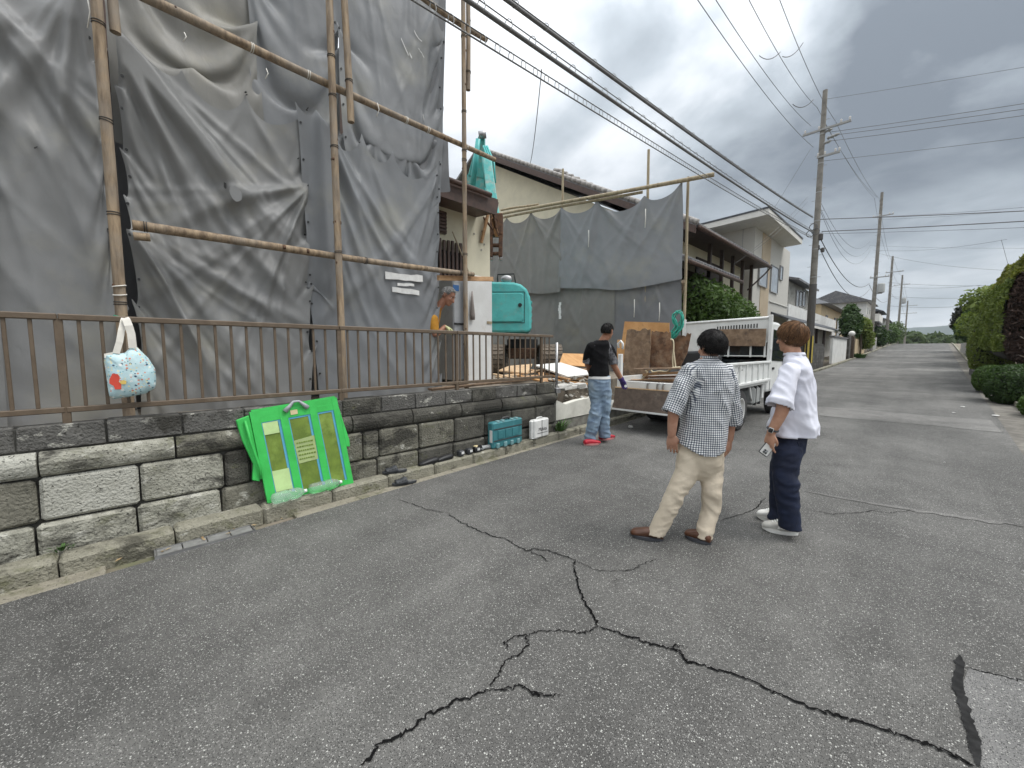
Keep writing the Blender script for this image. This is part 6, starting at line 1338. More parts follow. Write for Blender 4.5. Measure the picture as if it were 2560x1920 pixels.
# ---- man in the white tee
def man_white():
    h = 3.1; gn = [ground(1725, 1156), ground(1645, 1143)]; gf = [ground(1694, 1131), ground(1634, 1117)]
    root = thing('person', 'person in a plain white tee and dark blue jeans holding a phone', 'person', (gn[0]+gf[0])/2)
    b = MB(); A = lambda x, y, o=0: at_h(x, y, h+o)
    fdir = (-RT*.36+FH*.93).normalized(); q, ax = head(b, A(1709, 730), fdir, Vector((0, 0, 1))-RT*.04, .97)
    b.limb([A(1709, 748), A(1713, 768), A(1716, 790)], [.056, .058, .075])
    b.loft(rings_px([(1718, 795, 20, .12), (1718, 830, 26, .15), (1712, 890, 28, .14), (1706, 950, 26, .13)], h, .1), 20)
    sl, el, wl = A(1694, 805, -.19), A(1690, 885, -.22), A(1666, 934, -.16); sr, er_, wr = A(1722, 805, .19), A(1716, 890, .24), A(1694, 935, .28)
    b.limb([A(1705, 806, -.12), A(1692, 846, -.20), el, wl], [.04, .045, .044, .030]); b.limb([A(1722, 806, .12), A(1723, 846, .20), er_, wr], [.04, .044, .043, .03])
    b.limb([A(1702, 975, -.085), A(1696, 1010, -.09), A(1697, 1050, -.10), A(1702, 1090, -.10), A(1706, 1135, -.10)], [.06, .055, .045, .04, .036]); b.limb([A(1700, 975, .09), A(1690, 1010, .10), A(1687, 1050, .10), A(1684, 1090, .10), A(1679, 1120, .10)], [.06, .055, .045, .04, .036])
    hand(b, wl, A(1655, 990, -.12)-wl, RT*.85+FH*.3, curl=.5, side=-1); hand(b, wr, A(1685, 990, .30)-wr, -RT*.2-FH, curl=.5, side=1)
    link('body', remesh(b, .0043, 4), MT['skin_b'], root)
    face_parts(q, .97, root, 'hair_brown'); hair(q, ax, .98, 'hair_brown', root, 4600, .70, flare=.035, seed=8, vol=1.06, messy=.17, back=-.88, front=.35, side=-.5)
    s = MB(); s.loft(rings_px([(1716, 758, 22, .07), (1717, 768, 25, .10), (1719, 778, 31, .15), (1721, 792, 36, .18), (1719, 830, 43, .19), (1714, 880, 48, .185), (1711, 925, 54, .19), (1710, 965, 56, .195)], h, .2), 30, 2.3)
    cl = A(1680, 880, -.22); cr = A(1722, 885, .25); s.limb([A(1703, 802, -.15), A(1692, 845, -.20), cl], [.068, .075, .080]); s.limb([A(1722, 802, .15), A(1724, 845, .20), cr], [.075, .08, .085])
    def disp(c): k = min(1, max(0, (1.45-c.z)/.5)); return (.005+.022*k)*ridged(Vector((c.x*6.5, c.y*6.5, c.z*1.3)), 6)+.018*msk(c, 2)*ridged(Vector((c.x*6+c.z*8, c.y*6, c.z*5)), 2)+.005*ridged(Vector((c.x*15+c.z*8, c.y*15, c.z*9)), 12)-.016
    me = remesh(s, .010, 5, disp=disp); dl = (cl-A(1692, 845, -.20)).normalized(); dr = (cr-A(1724, 845, .20)).normalized(); hb_, hf_ = A(1769, 936).z, A(1676, 946).z
    def drop(c):
        if (c-cl).dot(dl) > -.008 and (c-cl).length < .15: return True
        if (c-cr).dot(dr) > -.008 and (c-cr).length < .15: return True
        x = (c-A(1714, 940)).dot(RT); t = (x+.2)/.4
        if c.z < hf_+(hb_-hf_)*t+.022 and (c-A(1714, 955)).length < .40 and (c-cl).length > .10: return True
        return c.z > A(1716, 764).z+.0*(c-A(1716, 764)).dot(FH)
    cut(me, drop); sh = cloth_obj('tee_shirt', me, MT['tee_white'], root)
    co = MB().loft(rings_px([(1716, 768, 25.5, .082), (1715.5, 761, 23, .073)], h, .06), 26); cm = bpy.data.meshes.new('collar'); cm.from_pydata([tuple(v) for v in co.v], [], co.f[:-2]); cm.polygons.foreach_set('use_smooth', [True]*len(cm.polygons)); cloth_obj('neck_band', cm, MT['tee_white'], sh, .008)
    t = MB(); t.loft(rings_px([(1712, 900, 38, .15), (1710, 925, 40, .16), (1706, 950, 38, .175), (1702, 975, 36, .175), (1699, 992, 32, .15), (1697, 1008, 26, .11), (1696, 1020, 16, .06)], h, .12), 24)
    t.limb([A(1702, 975, -.085), A(1696, 1010, -.09), A(1697, 1050, -.10), A(1702, 1090, -.10), A(1706, 1135, -.10), A(1707, 1150, -.1)], [.100, .094, .083, .078, .074, .074]); t.limb([A(1700, 975, .09), A(1690, 1010, .10), A(1687, 1050, .10), A(1684, 1090, .10), A(1679, 1120, .10), A(1678, 1135, .1)], [.098, .092, .080, .074, .070, .07])
    def dt(c): k = max(0, 1-abs(c.z-.52)/.28)+max(0, 1-(c.z-gz(3.6))/.3)*.8; return (.004+.012*k)*msk(c, 7)*ridged(Vector((c.x*7+c.z*9, c.y*7, c.z*11)), 15)+.004*ridged(Vector((c.x*12-c.z*10, c.y*12, c.z*15)), 4)-.004
    me = remesh(t, .009, 12, disp=dt); za, zb_ = A(1707, 1140, -.1).z, A(1679, 1122, .1).z
    cut(me, lambda c: c.z < (za if (c-A(1700, 1100)).dot(FH) < 0 else zb_)); jn = cloth_obj('jeans', me, MT['denim_dark'], root)
    pk = [A(1722, 955, -.155), A(1742, 950, -.11), A(1738, 978, -.11), A(1728, 988, -.14)]; MB().prism(pk, -FH*.006+RT*.004).build('back_pocket', MT['denim_dark'], jn)
    ov = ((.36, .60, .012, .056, 'sneaker_white'), (.06, .26, .01, .05, 'sneaker_white'))
    shoe(root, gn[1], gn[0], .104, 'sneaker_grey', 'sneaker_white', solet=.034, white=ov); shoe(root, gf[1], gf[0], .104, 'sneaker_white', 'sneaker_white', solet=.034, white=ov)
    # wristwatch on the left wrist
    wd = (wl-el).normalized(); wc = wl-wd*.028; f1, f2 = frame(wd)
    st = MB().tube([wc+f1*(.0355*math.cos(a))+f2*(.0355*math.sin(a)) for a in [6.283*i/22 for i in range(22)]], .008, 8, True).build('wristwatch', MT['bag_black'], root, True)
    fo = (-RT*.75-FH*.65); fo = (fo-wd*fo.dot(wd)).normalized(); fs = wd.cross(fo); MB().cbox(wc+fo*.040, (.034, .040, .012), .006, (fs, wd, fo)).build('watch_case', MT['case_white'], st); MB().cbox(wc+fo*.044, (.029, .035, .010), .005, (fs, wd, fo)).build('watch_face', MT['glass_dark'], st)
    # phone held in that hand (a thing of its own)
    pc = A(1659, 966, -.150); pdn = (A(1676, 945, -.15)-A(1646, 982, -.15)).normalized(); pn = (-RT*.25-FH*.95); pn = (pn-pdn*pn.dot(pdn)).normalized(); psd = pdn.cross(pn)
    ph = thing('phone', 'white backed smartphone in a black case held by the person in the white tee', 'phone', pc); pc = pc+RT*.012+FH*.012
    MB().cbox(pc, (.072, .148, .011), .009, (psd, pdn, pn)).build('case', MT['bag_black'], ph); MB().cbox(pc+pn*.006, (.062, .138, .004), .008, (psd, pdn, pn)).build('back_glass', MT['case_white'], ph)
    cbm = MB().cbox(pc+pn*.008-pdn*.045, (.032, .034, .006), .006, (psd, pdn, pn)).build('camera_bump', MT['tool_grey'], ph)
    for a, c_ in ((-.008, -.008), (.008, .008), (-.008, .008)): e = pc+pn*.011-pdn*(.045+c_)+psd*a; MB().cyl(e, e+pn*.003, .0062, n=12).build('lens', MT['dark'], cbm)
man_white()
# ---- worker walking beside the truck
def worker():
    gl = [ground(1261, 962), ground(1297, 959)]; gr_ = [ground(1295, 952), ground(1327, 946)]; h = (gl[0].dot(FH)+gr_[0].dot(FH))/2-.02
    root = thing('person', 'worker in a black tee with grey sleeves and faded jeans walking behind the truck', 'person', (gl[0]+gr_[0])/2)
    b = MB(); A = lambda x, y, o=0: at_h(x, y, h+o); k = 1.08
    fdir = (RT*.62+FH*.78).normalized(); q, ax = head(b, A(1312, 717), fdir, Vector((0, 0, 1))+RT*.08, k)
    b.limb([A(1308, 728), A(1303, 736), A(1299, 745)], [.064, .066, .08])
    b.loft(rings_px([(1295, 746, 14, .08), (1293, 765, 17, .10), (1294, 800, 17, .10), (1295, 830, 18, .10)], h, .1), 18)
    sl, el, wl = A(1275, 748, -.05), A(1269, 783, .05), A(1278, 812, .22); sr, er_, wr = A(1318, 748, .06), A(1324, 785, .08), A(1343, 821, .16)
    b.limb([A(1281, 750, -.03), A(1271, 766, 0), el, wl], [.045, .05, .05, .036]); b.limb([A(1309, 750, .04), A(1320, 766, .07), er_, wr], [.045, .052, .052, .036])
    b.limb([A(1288, 845), A(1289, 870), A(1286, 895, -.04), A(1280, 920, -.03), A(1274, 948)], [.08, .07, .06, .05, .045]); b.limb([A(1305, 845), A(1305, 870), A(1304, 895, .03), A(1304, 920, .06), A(1307, 943, .08)], [.08, .07, .055, .05, .045])
    hand(b, wl, A(1280, 835, .25)-wl, RT, curl=.4, side=1); hand(b, wr, A(1352, 842, .20)-wr, -FH*.6-RT*.3, curl=.45, side=1)
    link('body', remesh(b, .007, 3), MT['skin_tan'], root); face_parts(q, k, root, 'hair_dark')
    hair(q, ax, k, 'hair_dark', root, 1500, .28, flare=.02, seed=12, vol=1.02, messy=.2, back=-.5, front=.6)
    gm = MB(); hand(gm, wr-(wr-er_).normalized()*.01, A(1352, 842, .20)-wr, -FH*.6-RT*.3, curl=.45, side=1); gm.limb([wr-(wr-er_).normalized()*.03, wr+(wr-er_).normalized()*.02], [.042, .036])
    gme = remesh(gm, .006, 2, disp=lambda c: .0045); gv = link('glove', gme, MT['glove_purple'], root)
    gc = A(1351.5, 834, .10); MB().cyl(gc+FH*.0, gc-FH*.006, .022, n=14).build('glove_badge', MT['case_white'], gv)
    s = MB(); s.loft(rings_px([(1302, 733, 10, .075), (1299, 738, 17, .10), (1295, 744, 22, .125), (1293, 760, 23, .135), (1292, 785, 22, .13), (1294, 812, 22.5, .135), (1295, 830, 23, .14)], h, .13), 26, 2.3)
    cl, cr = A(1268.5, 784, .05), A(1325, 787, .08); s.limb([A(1278, 748, -.04), A(1271, 766, 0), cl], [.075, .076, .074]); s.limb([A(1312, 748, .05), A(1321, 766, .07), cr], [.078, .08, .078])
    me = remesh(s, .010, 5, disp=lambda c: .009*ridged(Vector((c.x*5, c.y*5, c.z*6))+Vector((c.z*3, 0, 0)), 21)-.005)
    dl = (cl-A(1271, 766, 0)).normalized(); dr = (cr-A(1321, 766, .07)).normalized(); hz_ = A(1295, 815).z
    cut(me, lambda c: ((c-cl).dot(dl) > -.008 and (c-cl).length < .14) or ((c-cr).dot(dr) > -.008 and (c-cr).length < .14) or (c.z < hz_ and (c-cl).length > .1 and (c-cr).length > .1) or c.z > A(1301, 735).z)
    me.materials.append(MT['tee_black']); me.materials.append(MT['camo_grey'])
    for pl in me.polygons:
        c = pl.center
        for a, e, r in ((A(1304, 744, .03), cr, .095), (A(1283, 744, -.02), cl, .085)):
            ab = e-a; t = (c-a).dot(ab)/ab.length_squared
            if t > .0 and (c-a-ab*t).length < r: pl.material_index = 1
    cloth_obj('tee_shirt', me, None, root)
    t = MB(); t.loft(rings_px([(1295, 811, 23, .135), (1295, 828, 24.5, .15), (1295, 842, 24.5, .15), (1296, 853, 21, .12), (1296, 863, 14, .08), (1296, 870, 7, .04)], h, .14), 22)
    t.limb([A(1288, 845), A(1289, 870), A(1286, 895, -.04), A(1280, 920, -.03), A(1274, 948), A(1273, 956)], [.118, .105, .094, .086, .082, .082]); t.limb([A(1305, 845), A(1305, 870), A(1304, 895, .03), A(1304, 920, .06), A(1307, 943, .08), A(1307, 950, .08)], [.12, .105, .092, .085, .08, .08])
    def dt(c): kk = max(0, 1-(c.z-.1)/.8); return (.007+.012*kk)*ridged(Vector((c.x*5+c.z*4, c.y*5, c.z*9)), 31)+.008*ridged(Vector((c.x*9, c.y*9, c.z*13)), 3)-.006
    me = remesh(t, .010, 4, disp=dt); za, zb_ = A(1274, 951).z, A(1307, 944, .08).z; cut(me, lambda c: c.z < (za if (c-A(1291, 940)).dot(RT) < 0 else zb_)); jn = cloth_obj('jeans', me, MT['denim_light'], root)
    MB().loft(rings_px([(1295, 812.5, 23.6, .142), (1295, 818, 24.2, .146)], h, .16), 26, 2.3).build('belt', MT['belt_white'], jn, True, auto=50)
    shoe(root, gl[1], gl[0], .115, 'shoe_red', 'sole_pink'); shoe(root, gr_[1], gr_[0], .115, 'shoe_red', 'sole_pink')
worker()
# ---- older man peering out from behind the tarpaulin
def old_man():
    h = 6.0; A = lambda x, y, o=0: at_h(x, y, h+o); fl = A(940, 790); 
    root = thing('person', 'grey haired person leaning out from behind the tarpaulin, looking down', 'person', (fl.x, fl.y, .93))
    b = MB(); fdir = (RT*.80-Vector((0, 0, 1))*.42-FH*.25).normalized(); udir = Vector((0, 0, 1))*.9+RT*.42
    q, ax = head(b, A(968, 641), fdir, udir, 1.12); b.limb([A(958, 650), A(949, 662), A(938, 678)], [.058, .062, .085])
    b.loft(rings_px([(932, 676, 14, .15), (924, 700, 20, .17), (918, 740, 20, .15), (916, 780, 20, .15)], h, .15), 18)
    hl = A(961, 706, -.10); b.limb([A(936, 690, -.18), A(940, 722, -.22), hl], [.052, .046, .033]); b.limb([A(930, 690, .18), A(922, 735, .22), A(925, 770, .2)], [.052, .046, .033])
    hand(b, hl, RT*.9-Vector((0, 0, .5)), -Vector((0, 0, 1))-FH*.4, curl=.4, side=1)
    for o in (-.1, .1): c = A(928, 790, o); b.limb([A(926, 780, o), Vector((c.x, c.y, 1.35)), Vector((c.x, c.y, 1.02))], [.09, .065, .05])
    link('body', remesh(b, .007, 3), MT['skin_old'], root); face_parts(q, 1.12, root, 'hair_grey'); hair(q, ax, 1.12, 'hair_grey', root, 1500, .30, flare=.03, seed=19, vol=1.04, messy=.25, back=-.45, front=.60)
    gm = MB(); hand(gm, hl, RT*.9-Vector((0, 0, .5)), -Vector((0, 0, 1))-FH*.4, curl=.4, side=1); link('glove', remesh(gm, .006, 2, disp=lambda c: .005), MT['glove_yellow'], root)
    s = MB(); s.loft(rings_px([(948, 664, 8, .075), (942, 670, 12, .11), (934, 682, 18, .17), (924, 705, 24, .2), (918, 740, 24, .185), (916, 790, 24, .18)], h, .15), 22); s.limb([A(936, 690, -.17), A(938, 712, -.21)], [.075, .07])
    me = remesh(s, .011, 4); cut(me, lambda c: c.z > A(949, 667).z+.01 or c.z < A(916, 786).z); cloth_obj('tee_shirt', me, MT['tee_yellow'], root)
    t = MB()
    for o in (-.1, .1): c = A(928, 790, o); t.limb([A(926, 775, o), Vector((c.x, c.y, 1.35)), Vector((c.x, c.y, 1.0))], [.13, .10, .085])
    link('trousers', remesh(t, .012, 3), MT['trouser_dark'], root)
    for o in (-.1, .1): c = A(928, 790, o); shoe(root, Vector((c.x, c.y, .935))+RT*.18, Vector((c.x, c.y, .935))-RT*.1, .11, 'bag_black', 'sole_grey')
old_man()
# ------------------------------------------------------------------ leaves
def leafmat(name, a, b, c):
    m = mat(name, a, .6, b, 2.2, .35, .66, 0, stain=c, sscale=7, slo=.52, shi=.72, spec=.3); nt = m.node_tree; N = nt.nodes; L = nt.links
    tr = N.new('ShaderNodeBsdfTranslucent'); tr.inputs[0].default_value = (a[0]*1.2, a[1]*1.3, a[2]*.8, 1); mx = N.new('ShaderNodeMixShader'); mx.inputs[0].default_value = .25
    L.new(N['Principled BSDF'].outputs[0], mx.inputs[1]); L.new(tr.outputs[0], mx.inputs[2]); L.new(mx.outputs[0], N['Material Output'].inputs[0]); return m
leafmat('leaf_dark', (.045, .085, .022), (.022, .045, .014), (.075, .12, .035)); leafmat('leaf_mid', (.075, .13, .030), (.04, .075, .02), (.115, .17, .045))
leafmat('leaf_yellow', (.19, .20, .035), (.115, .14, .03), (.25, .22, .055)); leafmat('leaf_far', (.085, .12, .045), (.05, .08, .03), (.12, .15, .06)); leafmat('leaf_hedge', (.155, .20, .04), (.085, .125, .028), (.22, .235, .055))
mat('bark', (.12, .09, .065), .9, (.06, .045, .033), 12, bump=.6); mat('bark_pale', (.30, .255, .215), .9, (.18, .15, .12), 12, bump=.4)
def leaves(pts, nrm, size, rs, seed=0, asp=.55):
    rg = np.random.RandomState(seed); n = len(pts); pts = np.asarray(pts); nrm = np.asarray(nrm)
    d = nrm*.8+rg.normal(0, .75, (n, 3)); d /= np.linalg.norm(d, axis=1)[:, None]; a = rg.normal(0, 1, (n, 3)); u = np.cross(d, a); u /= np.linalg.norm(u, axis=1)[:, None]; v = np.cross(d, u)
    s = size*rg.uniform(1-rs, 1+rs, n)[:, None]; u = u*s; v = v*s*asp
    V_ = np.stack([pts-u, pts-v*.9+d*s*.12, pts+u, pts+v*.9+d*s*.12], 1).reshape(-1, 3); F_ = np.arange(4*n).reshape(n, 4); return V_, F_
def tree(label, c, blobs, m, nleaf, size, trunk=None, nm='tree', cat='tree', seed=1, grp=None, bark='bark', shell=.45, open_=.0, zmin=None):
    rg = np.random.RandomState(seed); root = thing(nm, label, cat, c, grp); c = np.array(c, float); P, Nn = [], []; tot = sum(b[3]*b[4]*b[5] for b in blobs)
    for (x, y, z, rx, ry, rz_) in blobs:
        k = int(nleaf*rx*ry*rz_/tot); d = rg.normal(0, 1, (k, 3)); d /= np.linalg.norm(d, axis=1)[:, None]; r = rg.uniform(shell, 1.0, k)**.6
        f = np.array([mnoise.noise(Vector(q*2.3)+Vector((x*3, y*3, z*3+seed))) for q in d]); g2 = np.array([mnoise.noise(Vector(q*5.5)+Vector((seed, x, z))) for q in d]); r = r*(1+.26*f+.12*g2)
        keep = (g2 > -.35+open_*.4) | (rg.rand(k) < .35); p = np.stack([x+d[:, 0]*r*rx, y+d[:, 1]*r*ry, z+d[:, 2]*r*rz_], 1)[keep]; P.append(p); Nn.append(d[keep])
    P = np.concatenate(P)+c; Nn = np.concatenate(Nn)
    if zmin is not None: q = P[:, 2] > zmin; P, Nn = P[q], Nn[q]
    Nn[:, 2] += .4; V_, F_ = leaves(P, Nn, size, .4, seed); cr = link('crown', arrmesh('crown', V_, F_, False), MT[m], root); cr['kind'] = 'stuff'
    b = MB(); tr = trunk or (.06, 1.0)
    top = Vector(c)+Vector((blobs[0][0], blobs[0][1], blobs[0][2]*.8)); b.limb([Vector(c)-Vector((0, 0, .1)), Vector(c).lerp(top, .5)+Vector((.05, .03, 0)), top], [tr[0], tr[0]*.8, tr[0]*.4], 10)
    for bl in blobs: e = Vector(c)+Vector(bl[:3]); s = Vector(c).lerp(top, .45); b.limb([s, s.lerp(e, .6)+Vector((0, 0, .05)), e], [tr[0]*.5, tr[0]*.35, tr[0]*.12], 7)
    b.build('trunk', MT[bark], root, True); return root
# ------------------------------------------------------------------ houses along the left side
def win(par, c, w, h, axis, m='glass_sky', fm='win_frame', t=.04):
    c = Vector(c); X, N_ = (Vector((0, 1, 0)), Vector((1, 0, 0))) if axis == 'x' else (Vector((1, 0, 0)), Vector((0, -1, 0))); ax = (X, N_, Vector((0, 0, 1)))
    f = MB()
    for s in (-1, 1): f.box(c+X*(s*w/2)+N_*.015, (.05, t+.03, h+.05), ax=ax); f.box(c+Vector((0, 0, s*h/2))+N_*.015, (w-.05, t+.026, .05), ax=ax)
    fo = f.build('window', MT[fm], par); MB().box(c, (w-.04, t, h-.04), ax=ax).build('pane', MT[m], fo); return fo
glassy('glass_sky', (.32, .36, .40), .08); plain('win_frame', (.30, .30, .30), .4); plain('win_dark', (.05, .05, .05), .4); glassy('pane_dark', (.04, .045, .05), .08)
mat('siding', (.55, .535, .49), .7, (.50, .485, .445), 3, st=(1, 1, 40), bump=.25, bscale=10); mat('siding_tan', (.50, .41, .29), .7, (.46, .37, .26), 3, bump=.1); mat('soffit_white', (.66, .65, .61), .7, (.6, .59, .55), 3, bump=.05)
mat('beige_wall', (.52, .41, .26), .8, (.47, .365, .225), 2, bump=.1); mat('white_wall', (.68, .68, .66), .8, (.58, .58, .56), 2, bump=.1, stain=(.4, .4, .37), sscale=1.5, slo=.6, shi=.8); mat('dark_block', (.085, .082, .075), .9, (.045, .043, .04), 3, bump=.3, stain=(.16, .155, .14), sscale=2)
mat('roof_dark', (.07, .075, .085), .5, (.05, .054, .06), 5, bump=.1); mat('timber_dark', (.05, .033, .026), .6, (.03, .02, .016), 6); plain('awning', (.50, .47, .33), .6)
def tile_row(par, a, b, dn, n, r, m='roof_tile', w=None):      # a row of rounded eave tile ends from a to b, each running up the slope
    a, b, dn = Vector(a), Vector(b), Vector(dn)
    me = None
    for i in range(n):
        p = a.lerp(b, (i+.5)/n); MB().cyl(p, p-dn, r, n=8).build('roof_tile', MT[m], par, True)
# -- house 2: cream gable house behind the far screen
h2 = thing('tiled_house', 'cream two storey house with grey tiled gable roof behind the far screen', 'house', (-9, 17, .9))
GYY = 13.6; EV = -5.25; e0 = on_x(1533, 506, EV); RY0, RY1 = e0.y-.9, on_x(1661, 566, EV).y
rid = on_y(1063, 338, GYY); slope = (rid.z-e0.z)/(EV-rid.x); RZ = rid.z+.35; RXX = rid.x-.8
zE = e0.z
MB().prism([(EV-1.0, GYY+.3, gz(14)), (EV-1.0, GYY+.3, zE+.1), (RXX, GYY+.3, zE+slope*(EV-RXX)-.35), (2*RXX-EV+1, GYY+.3, zE), (2*RXX-EV+1, GYY+.3, gz(14))], (0, RY1-GYY-.8, 0)).build('wall', MT['stucco'], h2)
def rf_(x): return zE+slope*(EV-x)
ro = MB().prism([(EV, GYY-.35, zE), (EV, GYY-.35, zE+.12), (RXX, GYY-.35, rf_(RXX)+.12), (RXX, GYY-.35, rf_(RXX))], (0, RY1-GYY+.35, 0)).build('roof', MT['roof_tile'], h2)
MB().prism([(2*RXX-EV, GYY-.35, zE), (2*RXX-EV, GYY-.35, zE+.12), (RXX, GYY-.35, rf_(RXX)+.12), (RXX, GYY-.35, rf_(RXX))], (0, RY1-GYY+.35, 0)).build('roof', MT['roof_tile'], h2)
MB().prism([(EV+.02, GYY-.40, zE-.22), (EV+.02, GYY-.40, zE+.02), (RXX, GYY-.40, rf_(RXX)+.02), (RXX, GYY-.40, rf_(RXX)-.22)], (0, .05, 0)).build('verge_board', MT['brown_paint'], ro)
L2 = math.hypot(EV-RXX, rf_(RXX)-zE); nv_ = int(L2/.27)
for i in range(nv_): 
    t = (i+.5)/nv_; x = EV+(RXX-EV)*t; z = rf_(x)+.15; MB().cyl((x+.16, GYY-.30, z-.16*slope-.0), (x-.13, GYY-.30, z+.13*slope+.03), .10, .085, n=8).build('verge_tile', MT['roof_pale'], ro, True)
for i in range(int((RY1-GYY)/.26)):
    y = GYY-.2+.26*i; MB().cyl((EV+.05, y, zE+.06), (EV-1.6, y, rf_(EV-1.6)+.15), .07, n=8).build('roof_tile', MT['roof_tile'], ro, True)
MB().tube([(EV+.1, GYY-.3, zE-.03), (EV+.1, RY1, zE-.05)], .07, 8).build('gutter_pipe', MT['brown_paint'], ro, True)
MB().prism([(EV-.05, GYY-.2, zE-.02), (EV-1.0, GYY-.2, zE+.0), (EV-1.0, RY1, zE+.0), (EV-.05, RY1, zE-.02)], (0, 0, .03)).build('soffit', MT['timber_dark'], ro)
for i in range(5): MB().box((EV-.45, GYY+2.2+i*1.3, zE-1.35), (.12, .12, 2.7)).build('veranda_post', MT['timber_dark'], h2)
MB().box((EV-.98, GYY+3.6, zE-1.3), (.06, 2.6, 1.9)).build('shutter_panel', MT['timber_dark'], h2)
MB().tube([(EV-.4, RY1-1.6, zE-1.2), (EV-.1, RY1-.2, zE-.35), (EV+.05, RY1-.05, zE-.1)], .035, 7).build('downpipe', MT['timber_dark'], h2, True)
l0, l1 = on_x(1470, 550, EV+.5), on_x(1596, 617, EV+.5); zl = (l0.z+l1.z)/2
LY0 = 11.35
lo_ = MB().prism([(EV+.5, LY0, zl), (EV+.5, l1.y, zl), (EV-1.0, l1.y, zl+.75), (EV-1.0, LY0, zl+.75)], (0, 0, .1)).build('lower_roof', MT['roof_tile'], h2)
for i in range(int((l1.y-LY0)/.26)): y = LY0+.1+.26*i; MB().cyl((EV+.55, y, zl+.08), (EV-.9, y, zl+.80), .07, n=8).build('roof_tile', MT['roof_tile'], lo_, True)
MB().tube([(EV+.6, LY0, zl), (EV+.6, l1.y, zl-.02)], .06, 8).build('gutter_pipe', MT['brown_paint'], lo_, True)
MB().box((EV-.6, (LY0+.3+l1.y)/2, (gz(14)+zl)/2+.2), (.7, l1.y-LY0-.3, zl-gz(14)-.1)).build('ground_floor_wall', MT['timber_dark'], h2)
# second ridge piece of the same roof seen above the screen
s0, s1 = on_y(1206, 372, 16.4), on_y(1330, 428, 16.4)
r2 = MB().prism([(s0.x, 16.0, s0.z-.5), (s0.x, 16.0, s0.z), (s1.x, 16.0, s1.z), (s1.x, 16.0, s1.z-.5)], (0, 1.2, 0)).build('upper_verge', MT['brown_paint'], ro)
for i in range(9): t = (i+.5)/9; p = s0.lerp(s1, t)+Vector((0, -.3, .05)); MB().cyl(p+Vector((.2, 0, -.09)), p-Vector((.2, 0, -.09)), .11, .095, n=8).build('verge_tile', MT['roof_pale'], r2, True)
# -- house 3: tall modern house with mono pitch roof
W3 = -6.05; y3a, y3b = on_x(1633, 480, W3).y, on_x(1704, 600, W3).y; pk = on_x(1661, 456, -5.15); en = on_x(1733, 523, -5.15); zr3 = (pk.z+en.z)/2
h3 = thing('modern_house', 'tall pale house with a sloping flat roof and tan vertical panel', 'house', (-9, (y3a+y3b)/2, gz(25)))
bk = on_y(1536, 487, pk.y)
sl3 = (zr3-bk.z)/(-5.15-bk.x)
zz3 = lambda x: zr3+sl3*(x+5.15)
MB().prism([(W3, y3a, gz(24)), (W3, y3a, zz3(W3)-.1), (-14, y3a, zz3(-14)-.1), (-14, y3a, gz(24))], (0, y3b-y3a, 0)).build('wall', MT['siding'], h3)
r3_ = MB().prism([(-5.15, pk.y, zr3-.12), (-5.15, pk.y, zr3+.14), (-14.5, pk.y, zz3(-14.5)+.14), (-14.5, pk.y, zz3(-14.5)-.12)], (0, en.y-pk.y, 0)).build('roof', MT['soffit_white'], h3)
MB().prism([(-5.12, pk.y-.03, zr3+.145), (-5.12, pk.y-.03, zr3+.22), (-14.6, pk.y-.03, zz3(-14.6)+.22), (-14.6, pk.y-.03, zz3(-14.6)+.145)], (0, en.y-pk.y+.06, 0)).build('roof_sheet', MT['roof_dark'], r3_)
p0, p1 = on_x(1643, 600, W3).y, on_x(1661, 600, W3).y
MB().box((W3+.01, (p0+p1)/2, zz3(W3)/2+.3), (.03, p1-p0, zz3(W3)-.9)).build('tan_panel', MT['siding_tan'], h3)
MB().box((-6.3-.3, y3a-.01, 4), (.02, .02, 8)).build('joint_strip', MT['win_frame'], h3)
def wpx(x0, y0, x1, y1, X, par, m='glass_sky', fm='win_frame'): a, b = on_x(x0, y0, X), on_x(x1, y1, X); return win(par, (X, (a.y+b.y)/2, (a.z+b.z)/2), abs(b.y-a.y), abs(a.z-b.z), 'x', m, fm)
wpx(1666, 572, 1678, 635, W3+.02, h3); wpx(1685, 574, 1689, 606, W3+.02, h3); wpx(1641, 560, 1655, 622, W3+.05, h3)
MB().box((W3+.03, y3b-2.2, on_x(1690, 660, W3).z), (.05, 4.3, .06)).build('ledge', MT['soffit_white'], h3)
MB().box((W3+.4, y3b+.5, 2.2), (.8, 3, .12)).build('porch_roof', MT['brown_paint'], h3)
# -- house 4: white low house with porch behind the pole, grey upper floor
X4 = -6.2; 
h4 = thing('white_house', 'white house with grey tiled porch roof behind the striped pole', 'house', (-9, 36, .8))
ya, yb = on_x(1706, 620, X4).y, on_x(1836, 700, X4).y
yb = min(yb, 52)
MB().box((X4-2, (ya+yb)/2, 2.6), (4, yb-ya, 4.0)).build('wall', MT['white_wall'], h4)
u0, u1 = on_x(1705, 608, X4-.2).y, on_x(1746, 640, X4-.2).y; zt4 = on_x(1715, 612, X4-.2).z
MB().box((X4-2.2, (u0+u1)/2, zt4/2+1.2), (4, u1-u0, zt4-2.4)).build('upper_wall', MT['concrete'], h4)
MB().prism([(X4+.4, u0-.3, zt4-.05), (X4+.4, u1+.4, zt4-.05), (X4-3, u1+.4, zt4+.9), (X4-3, u0-.3, zt4+.9)], (0, 0, .14)).build('upper_roof', MT['roof_tile'], h4)
for k in range(3): a = on_x(1722+7*k, 645, X4-.18); win(h4, (X4-.17, a.y, a.z), .9, 1.1, 'x', 'pane_dark')
k0, k1 = on_x(1700, 655, X4+.9), on_x(1838, 715, X4+.9)
